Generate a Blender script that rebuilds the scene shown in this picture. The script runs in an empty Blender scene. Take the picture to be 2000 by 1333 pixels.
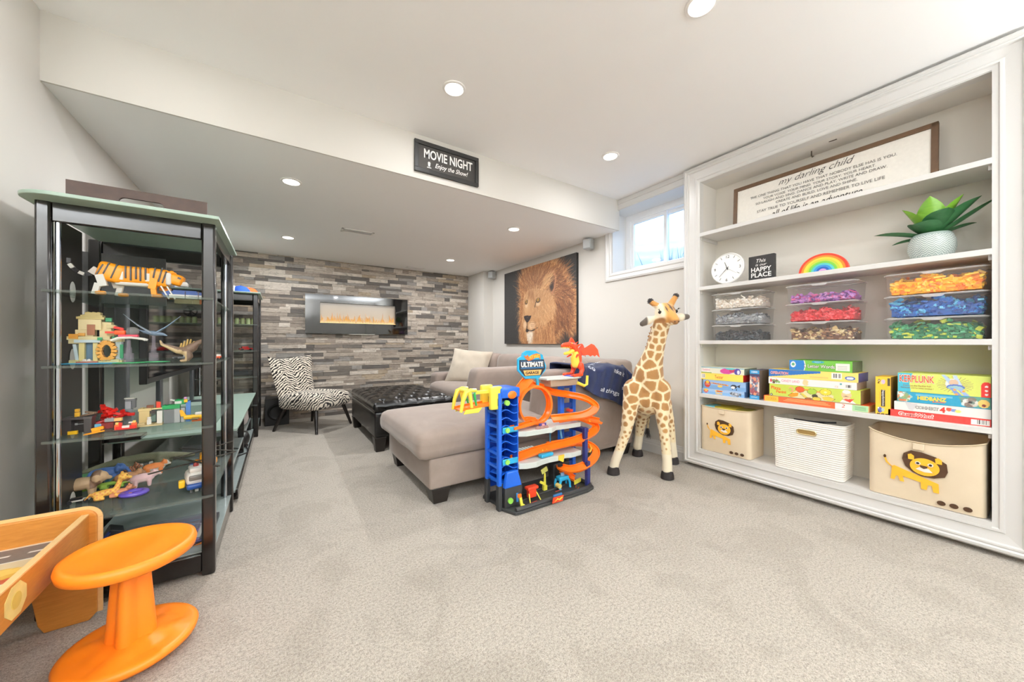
import bpy, bmesh, math, random
import numpy as np
from mathutils import Vector, Matrix, noise as mnoise

random.seed(7)
SC = bpy.context.scene
COL = SC.collection
PI = math.pi

# ------------------------------------------------------------------ camera
FPX, CAMH, HORIZON = 692.0, 1.05, 670.0
TH = math.atan(455.0 / 692.0)
cam = bpy.data.cameras.new('camera')
cam.sensor_width = 36.0
cam.lens = 36.0 * FPX / 2000.0
cam.shift_y = (HORIZON - 666.5) / 2000.0
cam.clip_start = 0.02
camo = bpy.data.objects.new('camera', cam)
camo.location = (0, 0, CAMH)
camo.rotation_euler = (PI / 2, 0, -TH)
COL.objects.link(camo)
SC.camera = camo

# ------------------------------------------------------------------ light / exposure
SC.view_settings.view_transform = 'Standard'
SC.view_settings.look = 'None'
SC.view_settings.gamma = 1.0
SC.view_settings.use_curve_mapping = False
SC.view_settings.exposure = -0.34
W = bpy.data.worlds.new('world'); SC.world = W
W.use_nodes = True
W.node_tree.nodes['Background'].inputs[0].default_value = (0.80, 0.90, 1.0, 1)
W.node_tree.nodes['Background'].inputs[1].default_value = 20.0
LAMP_HI, LAMP_LO, FILL_BACK, FILL_UP = 8.0, 26.0, 7.0, 190.0      # watts: ceiling lamps in view, then added unseen fill lamps and uplighters
SC.cycles.max_bounces = 14
SC.cycles.diffuse_bounces = 10
SC.cycles.glossy_bounces = 5
SC.cycles.transmission_bounces = 8
SC.cycles.transparent_max_bounces = 12
SC.cycles.caustics_reflective = False
SC.cycles.caustics_refractive = False
SC.cycles.sample_clamp_indirect = 6.0
SC.cycles.use_denoising = True

# ------------------------------------------------------------------ photo pixel -> point on a known plane
FW = (math.sin(TH), math.cos(TH)); RT = (math.cos(TH), -math.sin(TH))
def ray(px, py):
    u = (px - 1000.0) / FPX
    return (FW[0] + u * RT[0], FW[1] + u * RT[1], -(py - HORIZON) / FPX)
def onX(px, py, x):
    a = ray(px, py); t = x / a[0]; return Vector((x, a[1] * t, CAMH + a[2] * t))
def onY(px, py, y):
    a = ray(px, py); t = y / a[1]; return Vector((a[0] * t, y, CAMH + a[2] * t))
def onZ(px, py, z=0.0):
    a = ray(px, py); t = (z - CAMH) / a[2]; return Vector((a[0] * t, a[1] * t, z))

# ------------------------------------------------------------------ materials
def lin(c):
    o = []
    for v in c[:3]:
        v = v / 255.0
        o.append(v / 12.92 if v <= 0.04045 else ((v + 0.055) / 1.055) ** 2.4)
    return (*o, 1.0)
MATS = {}
class NT:
    def __init__(s, name):
        s.m = bpy.data.materials.new(name); s.m.use_nodes = True
        s.t = s.m.node_tree; s.b = s.t.nodes['Principled BSDF']; s.out = s.t.nodes['Material Output']
    def n(s, typ, **kw):
        nd = s.t.nodes.new(typ)
        for k, v in kw.items():
            if k.startswith('i_'):
                key = k[2:]; key = int(key) if key.isdigit() else key
                nd.inputs[key].default_value = v
            else: setattr(nd, k, v)
        return nd
    def l(s, a, b): s.t.links.new(a, b)
    def math(s, op, a, b=None, clamp=False):
        nd = s.n('ShaderNodeMath', operation=op); nd.use_clamp = clamp
        for i, v in enumerate((a, b)):
            if v is None: continue
            if isinstance(v, (int, float)): nd.inputs[i].default_value = v
            else: s.l(v, nd.inputs[i])
        return nd.outputs[0]
    def mix(s, fac, a, b):
        nd = s.n('ShaderNodeMix', data_type='RGBA')
        for sock, v in ((nd.inputs[0], fac), (nd.inputs[6], a), (nd.inputs[7], b)):
            if isinstance(v, (int, float)): sock.default_value = v
            elif isinstance(v, tuple): sock.default_value = v
            else: s.l(v, sock)
        return nd.outputs[2]
    def ramp(s, fac, stops, interp='LINEAR'):
        nd = s.n('ShaderNodeValToRGB'); cr = nd.color_ramp; cr.interpolation = interp
        while len(cr.elements) < len(stops): cr.elements.new(0.5)
        for e, (p, c) in zip(cr.elements, stops): e.position = p; e.color = c
        s.l(fac, nd.inputs[0]); return nd.outputs[0]
    def coord(s, kind='Object'):
        return s.n('ShaderNodeTexCoord').outputs[kind]
    def pos(s):
        return s.n('ShaderNodeNewGeometry').outputs['Position']
    def noise(s, vec, scale, detail=3, rough=0.5, dist=0.0):
        nd = s.n('ShaderNodeTexNoise', i_Scale=scale, i_Detail=detail, i_Roughness=rough, i_Distortion=dist)
        s.l(vec, nd.inputs['Vector']); return nd.outputs['Fac']
    def mapping(s, vec, scale=(1, 1, 1), loc=(0, 0, 0), rot=(0, 0, 0)):
        nd = s.n('ShaderNodeMapping'); nd.inputs['Scale'].default_value = scale
        nd.inputs['Location'].default_value = loc; nd.inputs['Rotation'].default_value = rot
        s.l(vec, nd.inputs['Vector']); return nd.outputs[0]
    def bump(s, h, strength, dist=0.01):
        nd = s.n('ShaderNodeBump', i_Strength=strength, i_Distance=dist)
        s.l(h, nd.inputs['Height']); s.l(nd.outputs[0], s.b.inputs['Normal']); return nd
    def base(s, c):
        if isinstance(c, tuple): s.b.inputs['Base Color'].default_value = c
        else: s.l(c, s.b.inputs['Base Color'])
    def set(s, **kw):
        for k, v in kw.items(): s.b.inputs[k.replace('_', ' ')].default_value = v
def M(name, col, rough=0.5, metal=0.0, var=0.06, vs=25.0, bump=0.0, bs=200.0, coat=0.0, emit=0.0, spec=0.5, sheen=0.0, alpha=1.0, trans=0.0, ior=1.45):
    if name in MATS: return MATS[name]
    t = NT(name); c = lin(col)
    if var > 0:
        f = t.noise(t.coord(), vs, 3)
        d = tuple(max(0, v * (1 - var * 2)) for v in c[:3]) + (1,)
        e = tuple(min(1, v * (1 + var * 2)) for v in c[:3]) + (1,)
        t.base(t.mix(f, d, e))
    else: t.base(c)
    t.set(Roughness=rough, Metallic=metal)
    t.b.inputs['Specular IOR Level'].default_value = spec
    if coat: t.set(Coat_Weight=coat, Coat_Roughness=0.08)
    if sheen: t.set(Sheen_Weight=sheen, Sheen_Roughness=0.5)
    if trans: t.set(Transmission_Weight=trans, IOR=ior)
    if alpha < 1: t.set(Alpha=alpha)
    if emit:
        t.b.inputs['Emission Color'].default_value = c; t.b.inputs['Emission Strength'].default_value = emit
    if bump: t.bump(t.noise(t.coord(), bs, 2), bump, 0.004)
    MATS[name] = t.m
    return t.m
def plastic(name, col, rough=0.35): return M(name, col, rough, var=0.03, vs=8)
def glassy(name, col, alpha, rough=0.05):
    """thin clear sheet: mostly see-through with a glossy skin"""
    if name in MATS: return MATS[name]
    t = NT(name); c = lin(col)
    tr = t.n('ShaderNodeBsdfTransparent'); tr.inputs[0].default_value = (*[min(1, 0.25 + 0.75 * v) for v in c[:3]], 1)
    f = t.noise(t.coord(), 12, 2)
    t.base(t.mix(f, c, tuple(v * 0.92 for v in c[:3]) + (1,)))
    t.set(Roughness=rough)
    mx = t.n('ShaderNodeMixShader'); mx.inputs[0].default_value = alpha
    t.l(tr.outputs[0], mx.inputs[1]); t.l(t.b.outputs[0], mx.inputs[2])
    t.l(mx.outputs[0], t.out.inputs['Surface'])
    MATS[name] = t.m
    return t.m
def vcol_mat(name, rough=0.6, spec=0.3):
    if name in MATS: return MATS[name]
    t = NT(name)
    a = t.n('ShaderNodeVertexColor'); a.layer_name = 'Col'
    f = t.noise(t.coord(), 90, 2)
    t.base(t.mix(t.math('MULTIPLY', f, 0.05), a.outputs[0], (1, 1, 1, 1)))
    t.set(Roughness=rough); t.b.inputs['Specular IOR Level'].default_value = spec
    MATS[name] = t.m
    return t.m

# ------------------------------------------------------------------ mesh building
def basis(z, up=Vector((0, 0, 1))):
    z = Vector(z).normalized()
    x = Vector(up).cross(z)
    if x.length < 1e-4: x = Vector((1, 0, 0)).cross(z)
    if x.length < 1e-4: x = Vector((0, 1, 0)).cross(z)
    x.normalize(); y = z.cross(x)
    return Matrix((x, y, z)).transposed()
def rotm(rx=0, ry=0, rz=0):
    return (Matrix.Rotation(rz, 3, 'Z') @ Matrix.Rotation(ry, 3, 'Y') @ Matrix.Rotation(rx, 3, 'X'))
class MB:
    def __init__(s): s.v = []; s.f = []; s.mi = []
    def add(s, vs, fs, m=0):
        o = len(s.v); s.v += [tuple(v) for v in vs]
        s.f += [tuple(i + o for i in f) for f in fs]; s.mi += [m] * len(fs); return s
    def box(s, c, d, m=0, R=None, taper=1.0):
        hx, hy, hz = d[0] / 2, d[1] / 2, d[2] / 2; c = Vector(c); vs = []
        for z, k in ((-hz, 1.0), (hz, taper)):
            for x, y in ((-hx, -hy), (hx, -hy), (hx, hy), (-hx, hy)):
                p = Vector((x * k, y * k, z))
                if R is not None: p = R @ p
                vs.append(c + p)
        return s.add(vs, [(3, 2, 1, 0), (4, 5, 6, 7), (0, 1, 5, 4), (1, 2, 6, 5), (2, 3, 7, 6), (3, 0, 4, 7)], m)
    def bb(s, x0, x1, y0, y1, z0, z1, m=0):
        return s.box(((x0 + x1) / 2, (y0 + y1) / 2, (z0 + z1) / 2), (abs(x1 - x0), abs(y1 - y0), abs(z1 - z0)), m)
    def cyl(s, p0, p1, r0, r1=None, n=16, m=0, caps=True):
        r1 = r0 if r1 is None else r1
        p0 = Vector(p0); p1 = Vector(p1); B = basis(p1 - p0); vs = []
        for p, r in ((p0, r0), (p1, r1)):
            for i in range(n):
                a = 2 * PI * i / n; vs.append(p + B @ Vector((r * math.cos(a), r * math.sin(a), 0)))
        fs = [(i, (i + 1) % n, n + (i + 1) % n, n + i) for i in range(n)]
        if caps: fs += [tuple(range(n - 1, -1, -1)), tuple(range(n, 2 * n))]
        return s.add(vs, fs, m)
    def ball(s, c, r, n=12, m=0, R=None, k=None):
        if isinstance(r, (int, float)): r = (r, r, r)
        k = k or max(4, n // 2 + 1); c = Vector(c); vs = []; fs = []
        for j in range(1, k):
            a = PI * j / k
            for i in range(n):
                b = 2 * PI * i / n
                p = Vector((r[0] * math.sin(a) * math.cos(b), r[1] * math.sin(a) * math.sin(b), r[2] * math.cos(a)))
                vs.append(c + (R @ p if R is not None else p))
        t = len(vs); vs.append(c + (R @ Vector((0, 0, r[2])) if R is not None else Vector((0, 0, r[2]))))
        vs.append(c + (R @ Vector((0, 0, -r[2])) if R is not None else Vector((0, 0, -r[2]))))
        for j in range(k - 2):
            for i in range(n):
                i2 = (i + 1) % n; fs.append((j * n + i, (j + 1) * n + i, (j + 1) * n + i2, j * n + i2))
        for i in range(n):
            i2 = (i + 1) % n; fs.append((t, i, i2)); fs.append((t + 1, (k - 2) * n + i2, (k - 2) * n + i))
        return s.add(vs, fs, m)
    def cap(s, p0, p1, r0, r1=None, n=12, m=0):
        """tapered capsule"""
        r1 = r0 if r1 is None else r1
        s.ball(p0, r0, n, m); s.ball(p1, r1, n, m); s.cyl(p0, p1, r0, r1, n, m)
        return s
    def chain(s, pts, n=12, m=0):
        for a, b in zip(pts[:-1], pts[1:]): s.cap(a[0], b[0], a[1], b[1], n, m)
        return s
    def loft(s, rings, m=0, closed=True, caps=True):
        n = len(rings[0]); vs = [p for r in rings for p in r]; fs = []
        for j in range(len(rings) - 1):
            for i in range(n if closed else n - 1):
                i2 = (i + 1) % n; fs.append((j * n + i, j * n + i2, (j + 1) * n + i2, (j + 1) * n + i))
        if caps and closed: fs += [tuple(range(n - 1, -1, -1)), tuple(range((len(rings) - 1) * n, len(rings) * n))]
        return s.add(vs, fs, m)
    def lathe(s, prof, c=(0, 0, 0), n=24, m=0, sx=1.0, sy=1.0, R=None, caps=True):
        c = Vector(c); rings = []
        for r, z in prof:
            ring = []
            for i in range(n):
                a = 2 * PI * i / n; p = Vector((r * sx * math.cos(a), r * sy * math.sin(a), z))
                ring.append(c + (R @ p if R is not None else p))
            rings.append(ring)
        return s.loft(rings, m, caps=caps)
    def tube(s, pts, r, n=8, m=0, sect=None, up=Vector((0, 0, 1))):
        """sweep a circle (or a flat section of (a,b) points) along a path"""
        pts = [Vector(p) for p in pts]; rings = []
        for i, p in enumerate(pts):
            d = pts[min(i + 1, len(pts) - 1)] - pts[max(i - 1, 0)]
            B = basis(d, up); rr = r[i] if isinstance(r, (list, tuple)) else r
            if sect: rings.append([p + B @ Vector((a, b, 0)) for a, b in sect])
            else: rings.append([p + B @ Vector((rr * math.cos(2 * PI * k / n), rr * math.sin(2 * PI * k / n), 0)) for k in range(n)])
        return s.loft(rings, m)
    def ext(s, poly, depth, o=(0, 0, 0), r=(1, 0, 0), u=(0, 0, 1), m=0, scale=1.0):
        """extrude a 2D polygon lying in the (r,u) plane at o along r x u by depth"""
        o = Vector(o); r = Vector(r); u = Vector(u); w = r.cross(u)
        a = [o + r * (p[0] * scale) + u * (p[1] * scale) for p in poly]; b = [p + w * depth for p in a]; n = len(a)
        fs = [tuple(range(n - 1, -1, -1)), tuple(range(n, 2 * n))] + [(i, (i + 1) % n, n + (i + 1) % n, n + i) for i in range(n)]
        return s.add(a + b, fs, m)
    def rbox(s, c, d, r, n=8, crown=0.0, m=0, R=None, wr=0.0, ws=3.0, fn=None, seed=0.0):
        """rounded (soft) box; crown swells the top, wr adds wrinkles, fn(p) deforms"""
        h = Vector(d) / 2; inn = Vector((max(h.x - r, 1e-4), max(h.y - r, 1e-4), max(h.z - r, 1e-4))); c = Vector(c)
        key = {}; vs = []; fs = []
        def g(k):
            # denser near the edges
            t = k / n * 2 - 1
            return t
        def vert(p):
            q = tuple(round(x, 5) for x in p)
            if q in key: return key[q]
            P = Vector((p[0] * h.x, p[1] * h.y, p[2] * h.z))
            I = Vector((max(-inn.x, min(inn.x, P.x)), max(-inn.y, min(inn.y, P.y)), max(-inn.z, min(inn.z, P.z))))
            dl = P - I
            if dl.length > 1e-9: P = I + dl.normalized() * min(r, 1e9)
            if crown and p[2] > 0: P.z += crown * p[2] * max(0, 1 - p[0] ** 4) * max(0, 1 - p[1] ** 4)
            if wr: P += Vector((mnoise.noise(P * ws + Vector((seed, 0, 0))), mnoise.noise(P * ws + Vector((7 + seed, 3, 1))), mnoise.noise(P * ws + Vector((seed, 9, 5))))) * wr
            if fn: P = Vector(fn(P))
            if R is not None: P = R @ P
            key[q] = len(vs); vs.append(c + P); return key[q]
        def spaced(hx, ix):
            # grid positions incl. the rounding zone
            e = ix / hx
            a = [-1, -1 + (1 - e) * 0.35, -e]; k = max(1, n)
            mid = [-e + 2 * e * i / k for i in range(1, k)]
            return a + mid + [e, 1 - (1 - e) * 0.35, 1]
        gx, gy, gz = spaced(h.x, inn.x), spaced(h.y, inn.y), spaced(h.z, inn.z)
        def face(ga, gb, f):
            for i in range(len(ga) - 1):
                for j in range(len(gb) - 1):
                    fs.append((vert(f(ga[i], gb[j])), vert(f(ga[i + 1], gb[j])), vert(f(ga[i + 1], gb[j + 1])), vert(f(ga[i], gb[j + 1]))))
        face(gx, gy, lambda a, b: (a, b, 1)); face(gy, gx, lambda a, b: (b, a, -1))
        face(gx, gz, lambda a, b: (a, -1, b)); face(gz, gx, lambda a, b: (b, 1, a))
        face(gy, gz, lambda a, b: (1, a, b)); face(gz, gy, lambda a, b: (-1, b, a))
        return s.add(vs, fs, m)
    def build(s, name, mats, parent=None, smooth=40, bevel=0.0, bseg=2, mods=None, loc=None, rot=None, kind=None, label=None):
        me = bpy.data.meshes.new(name); me.from_pydata(s.v, [], s.f); me.update()
        if not isinstance(mats, (list, tuple)): mats = [mats]
        for mt in mats: me.materials.append(mt)
        if len(mats) > 1: me.polygons.foreach_set('material_index', s.mi)
        if smooth:
            me.shade_smooth()
            if smooth < 180: me.set_sharp_from_angle(angle=math.radians(smooth))
        o = bpy.data.objects.new(name, me); COL.objects.link(o)
        if parent is not None: o.parent = parent
        if loc is not None: o.location = loc
        if rot is not None: o.rotation_euler = rot
        if bevel:
            b = o.modifiers.new('bevel', 'BEVEL'); b.width = bevel; b.segments = bseg; b.limit_method = 'ANGLE'; b.angle_limit = math.radians(40)
        if kind: o['kind'] = kind
        if label: o['label'] = label
        return o
def blob(name, mb, voxel, mat, parent=None, smooth_it=6, loc=None, rot=None):
    """fuse overlapping solids into one continuous skin"""
    o = mb.build(name, mat, parent, smooth=180, loc=loc, rot=rot)
    r = o.modifiers.new('fuse', 'REMESH'); r.mode = 'VOXEL'; r.voxel_size = voxel; r.use_smooth_shade = True
    if smooth_it:
        q = o.modifiers.new('soft', 'SMOOTH'); q.iterations = smooth_it; q.factor = 0.5
    return o
def tag(o, label, cat, group=None):
    o['label'] = label; o['category'] = cat
    if group: o['group'] = group
    return o
def thing(name, label, cat, loc=(0, 0, 0), rz=0.0, group=None):
    o = bpy.data.objects.new(name, None); COL.objects.link(o)
    o.empty_display_size = 0.05; o.location = loc; o.rotation_euler = (0, 0, rz)
    return tag(o, label, cat, group)
def struct(o): o['kind'] = 'structure'; return o
def copy_tree(o, parent=None):
    c = o.copy(); COL.objects.link(c); c.parent = parent
    for ch in list(o.children): copy_tree(ch, c)
    return c

TXT = {}
def text_mesh(s, shear=0.0, bold=0.0, ext=0.0, sp=1.0):
    key = (s, shear, bold, ext, sp)
    if key in TXT: return TXT[key]
    cu = bpy.data.curves.new('lettering', 'FONT'); cu.body = s; cu.size = 1.0; cu.shear = shear; cu.offset = bold
    cu.extrude = ext; cu.align_x = 'CENTER'; cu.align_y = 'CENTER'; cu.resolution_u = 3; cu.space_character = sp
    ob = bpy.data.objects.new('lettering', cu)
    me = bpy.data.meshes.new_from_object(ob)
    bpy.data.objects.remove(ob); bpy.data.curves.remove(cu)
    xs = [v.co.x for v in me.vertices]; ys = [v.co.y for v in me.vertices]
    if xs:
        cx, cy = (min(xs) + max(xs)) / 2, (min(ys) + max(ys)) / 2
        for v in me.vertices: v.co.x -= cx; v.co.y -= cy
        TXT[key] = (me, max(xs) - min(xs), max(ys) - min(ys))
    else: TXT[key] = (me, 1, 1)
    return TXT[key]
def text(s, mat, parent, c, r, u, w=None, h=None, shear=0.0, bold=0.0, sp=1.0, name='lettering', arc=0.0):
    """flat lettering centred at c, reading along r with up u, fitted to width w and/or height h"""
    me0, tw, thh = text_mesh(s, shear, bold, 0.0, sp)
    kx = w / tw if w else h / thh
    ky = h / thh if h else w / tw
    me = me0.copy(); me.name = name; me.materials.clear(); me.materials.append(mat)
    r = Vector(r).normalized(); u = Vector(u).normalized(); n = r.cross(u); c = Vector(c)
    for v in me.vertices:
        x, y = v.co.x * kx, v.co.y * ky
        v.co = c + r * x + u * (y + arc * x) + n * v.co.z
    o = bpy.data.objects.new(name, me); COL.objects.link(o); o.parent = parent
    return o
def painted(name, arr, mat, parent, o, r, u, w, h, disp=None):
    """print on a flat sheet: a grid of coloured points (arr rows run top to bottom, sRGB 0-255)"""
    ny, nx, _ = arr.shape
    o = Vector(o); r = Vector(r); u = Vector(u)
    X, Y = np.meshgrid(np.linspace(0, w, nx), np.linspace(h, 0, ny))
    P = np.array(o)[None, None, :] + X[..., None] * np.array(r) + Y[..., None] * np.array(u)
    idx = np.arange(nx * ny).reshape(ny, nx)
    F = np.stack([idx[1:, :-1], idx[1:, 1:], idx[:-1, 1:], idx[:-1, :-1]], -1).reshape(-1, 4)
    me = bpy.data.meshes.new(name)
    me.vertices.add(nx * ny); me.vertices.foreach_set('co', P.reshape(-1))
    me.loops.add(F.size); me.loops.foreach_set('vertex_index', F.reshape(-1).astype(np.int32))
    me.polygons.add(len(F)); me.polygons.foreach_set('loop_start', np.arange(0, F.size, 4, dtype=np.int32))
    me.update(calc_edges=True)
    a = arr.reshape(-1, 3) / 255.0
    a = np.where(a <= 0.04045, a / 12.92, ((a + 0.055) / 1.055) ** 2.4)
    at = me.color_attributes.new('Col', 'FLOAT_COLOR', 'POINT')
    at.data.foreach_set('color', np.concatenate([a, np.ones((len(a), 1))], 1).reshape(-1).astype(np.float32))
    me.materials.append(mat)
    ob = bpy.data.objects.new(name, me); COL.objects.link(ob); ob.parent = parent
    return ob
class Canvas:
    """small raster for printed pictures; x,y in 0..1 with y up"""
    def __init__(s, nx, ny, bg): s.nx, s.ny = nx, ny; s.a = np.ones((ny, nx, 3)) * np.array(bg, float); s.X, s.Y = np.meshgrid((np.arange(nx) + .5) / nx, 1 - (np.arange(ny) + .5) / ny)
    def put(s, mask, col, op=1.0):
        m = np.clip(mask.astype(float) * op, 0, 1)[..., None]; s.a = s.a * (1 - m) + np.array(col, float) * m; return s
    def ell(s, x, y, rx, ry, col, op=1.0, rot=0.0, soft=0.0):
        dx, dy = s.X - x, s.Y - y; c, q = math.cos(rot), math.sin(rot)
        d = np.sqrt(((dx * c + dy * q) / rx) ** 2 + ((-dx * q + dy * c) / ry) ** 2)
        return s.put(np.clip((1 - d) / soft, 0, 1) if soft else d < 1, col, op)
    def rect(s, x0, y0, x1, y1, col, op=1.0): return s.put((s.X >= x0) & (s.X < x1) & (s.Y >= y0) & (s.Y < y1), col, op)
    def poly(s, pts, col, op=1.0):
        ins = np.zeros(s.X.shape, bool); n = len(pts)
        for i in range(n):
            (x1, y1), (x2, y2) = pts[i], pts[(i + 1) % n]
            c = ((y1 > s.Y) != (y2 > s.Y)); xi = (x2 - x1) * (s.Y - y1) / ((y2 - y1) if abs(y2 - y1) > 1e-12 else 1e-12) + x1
            ins ^= c & (s.X < xi)
        return s.put(ins, col, op)
    def line(s, pts, wd, col, op=1.0, asp=None):
        asp = asp or s.ny / s.nx
        d = np.full(s.X.shape, 9.0)
        for (x1, y1), (x2, y2) in zip(pts[:-1], pts[1:]):
            vx, vy = x2 - x1, (y2 - y1) * asp; L = vx * vx + vy * vy + 1e-12
            t = np.clip(((s.X - x1) * vx + (s.Y - y1) * asp * vy) / L, 0, 1)
            d = np.minimum(d, np.hypot(s.X - x1 - t * vx, (s.Y - y1) * asp - t * vy))
        return s.put(d < wd, col, op)
    def strokes(s, n, region, flow, length, cols, op=0.6, seed=1, jit=0.25):
        rg = np.random.default_rng(seed); asp = s.ny / s.nx
        ok = np.argwhere(region)
        if not len(ok): return s
        pk = ok[rg.integers(0, len(ok), n)]
        for (j, i) in pk:
            x, y = (i + .5) / s.nx, 1 - (j + .5) / s.ny
            col = np.array(cols[rg.integers(len(cols))], float) * rg.uniform(0.85, 1.12)
            L = length * rg.uniform(0.5, 1.3); k = max(2, int(L * s.nx)); wob = rg.normal(0, jit)
            for q in range(k):
                fx, fy = flow(x, y); a = math.atan2(fy, fx) + wob
                x += math.cos(a) / s.nx; y += math.sin(a) / s.nx / asp
                ii, jj = int(x * s.nx), int((1 - y) * s.ny)
                if 0 <= ii < s.nx and 0 <= jj < s.ny:
                    o = op * (1 - 0.5 * q / k); s.a[jj, ii] = s.a[jj, ii] * (1 - o) + np.clip(col, 0, 255) * o
        return s
# ================================================================== room shell
RX, RY, LX, SOF = 3.0, 5.72, -0.9, 2.5           # right wall, stone wall, left wall, soffit face
ZLO, ZHI = 2.235, 2.55                            # dropped and main ceiling heights
def wall_mat(name, col, bs=260):
    t = NT(name); c = lin(col)
    f = t.noise(t.pos(), 1.3, 2)
    t.base(t.mix(f, tuple(v * 0.97 for v in c[:3]) + (1,), tuple(min(1, v * 1.02) for v in c[:3]) + (1,)))
    t.set(Roughness=0.75); t.b.inputs['Specular IOR Level'].default_value = 0.25
    t.bump(t.noise(t.pos(), bs, 2), 0.06, 0.002)
    return t.m
m_wall = wall_mat('wall_paint', (212, 209, 203))
m_ceil = wall_mat('ceiling_paint', (249, 249, 249))
m_trim = M('trim_paint', (217, 216, 214), 0.35, var=0.01, vs=3)
m_shelfin = wall_mat('bookcase_paint', (224, 221, 215))

def carpet():
    t = NT('carpet'); p = t.pos()
    n1 = t.noise(p, 240, 2, 0.7); n2 = t.noise(p, 95, 3, 0.6); n3 = t.noise(p, 3.2, 4, 0.6, 0.9)
    a = t.ramp(n1, [(0.30, lin((88, 81, 71))), (0.47, lin((162, 153, 140))), (0.64, lin((204, 197, 186)))])
    b = t.ramp(n2, [(0.32, lin((122, 114, 103))), (0.6, lin((192, 184, 171)))])
    c = t.mix(0.5, a, b)
    t.base(t.mix(t.math('MULTIPLY', t.ramp(n3, [(0.50, (0, 0, 0, 1)), (0.60, (1, 1, 1, 1))]), 0.20), c, lin((114, 104, 91))))
    t.set(Roughness=1.0, Sheen_Weight=0.25); t.b.inputs['Specular IOR Level'].default_value = 0.05
    h = t.math('ADD', t.math('MULTIPLY', n1, 0.6), t.math('ADD', t.math('MULTIPLY', n2, 0.8), t.math('MULTIPLY', n3, 1.2)))
    t.bump(h, 0.8, 0.008)
    return t.m
struct(MB().bb(-2.3, 3.4, -2.6, 5.8, -0.06, 0.0).build('floor', carpet(), smooth=0))

# main ceiling and the dropped ceiling behind the soffit
struct(MB().bb(-2.3, 3.4, -2.6, 2.56, ZHI, ZHI + 0.08).build('ceiling', m_ceil, smooth=0))
struct(MB().bb(LX - 0.05, 3.0, SOF + 0.012, 5.8, ZLO, ZHI + 0.08).build('ceiling_dropped', m_ceil, smooth=0))
struct(MB().bb(LX - 0.05, 3.0, SOF, SOF + 0.012, ZLO - 0.001, ZHI).build('wall_soffit', m_wall, smooth=0))
# left wall with the jog towards the play corner, and the wall behind the camera
struct(MB().bb(LX - 0.1, LX, 2.12, 5.8, 0, ZHI).bb(-2.3, LX - 0.1, 2.12, 2.22, 0, ZHI).bb(-2.4, -2.3, -2.6, 2.22, 0, ZHI).build('wall_left', m_wall, smooth=0))
struct(MB().bb(-2.4, 3.4, -2.7, -2.6, 0, ZHI).build('wall_behind', m_wall, smooth=0))
# right wall: openings for the built-in bookcase and the basement window, boxed-out corner at the far end
wr = MB()
wr.bb(RX, 3.36, -2.6, 0.02, 0, ZHI).bb(RX, 3.36, 0.02, 1.645, 0, 0.06).bb(RX, 3.36, 0.02, 1.645, 2.47, ZHI)
wr.bb(RX, 3.36, 1.645, 2.6, 0, 1.795).bb(RX, 3.36, 1.645, 2.6, 2.45, ZHI).bb(RX, 3.36, 1.645, 1.665, 1.795, 2.45)
wr.bb(RX, 3.36, 2.6, 5.15, 0, ZHI).bb(2.825, 3.36, 5.15, 5.8, 0, ZHI)
struct(wr.build('wall_right', m_wall, smooth=0))
# baseboards with a moulded top
def baseboard(name, p0, p1, nrm):
    p0 = Vector((*p0, 0)); p1 = Vector((*p1, 0)); n = Vector((*nrm, 0))
    prof = [(0, 0), (0.016, 0), (0.016, 0.075), (0.011, 0.082), (0.011, 0.098), (0.006, 0.108), (0.004, 0.122), (0, 0.125)]
    r0 = [p0 + n * a + Vector((0, 0, b)) for a, b in prof]; r1 = [p1 + n * a + Vector((0, 0, b)) for a, b in prof]
    return struct(MB().loft([r0, r1]).build(name, m_trim, smooth=0))
baseboard('baseboard_right', (RX, 5.15), (RX, 1.745), (-1, 0))
baseboard('baseboard_left', (LX, 5.7), (LX, 2.12), (1, 0))

# ------------------------------------------------------------------ ledger-stone wall
wb = struct(MB().bb(-1.0, 2.85, RY + 0.012, RY + 0.10, 0, ZHI).build('wall_back', M('stone_backing', (84, 76, 68), 0.9), smooth=0))
TONES = [((184, 173, 160), 5), ((168, 157, 144), 5), ((150, 139, 127), 4), ((126, 117, 108), 3), ((96, 91, 86), 4), ((172, 156, 134), 2), ((146, 142, 136), 3), ((202, 193, 181), 4), ((112, 106, 98), 2)]
def stone(i, col):
    t = NT('ledger_stone_%d' % i); p = t.pos(); c = lin(col)
    f = t.noise(t.mapping(p, (2.2, 1, 26)), 3.0, 5, 0.65, 1.2)
    g = t.noise(t.mapping(p, (6, 1, 9)), 2.0, 4, 0.6, 2.0)
    d = tuple(v * 0.58 for v in c[:3]) + (1,); e = tuple(min(1, v * 1.28) for v in c[:3]) + (1,)
    k = t.ramp(f, [(0.3, d), (0.5, c), (0.72, e)])
    t.base(t.mix(t.math('MULTIPLY', t.ramp(g, [(0.52, (0, 0, 0, 1)), (0.66, (1, 1, 1, 1))]), 0.35), k, lin((96, 84, 72))))
    t.set(Roughness=0.62); t.bump(t.math('ADD', f, g), 0.5, 0.006)
    return t.m
stones = [stone(i, c) for i, (c, w) in enumerate(TONES)]
pick = [i for i, (c, w) in enumerate(TONES) for _ in range(w)]
rs = random.Random(11)
bricks = []
z = 0.0
while z < ZLO - 0.005:
    h = min(rs.choice([0.026, 0.030, 0.036, 0.044, 0.050, 0.056]), ZLO - z)
    x = -0.9 + rs.uniform(-0.2, 0)
    while x < 2.825:
        L = rs.choice([0.10, 0.14, 0.17, 0.2, 0.24, 0.28, 0.33, 0.38]) * rs.uniform(0.9, 1.1)
        x0, x1 = max(x, -0.9), min(x + L, 2.825)
        if x1 - x0 > 0.02: bricks.append((x0, x1, z, z + h, rs.choice(pick), rs.uniform(0.004, 0.016)))
        x += L
    z += h
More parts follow.
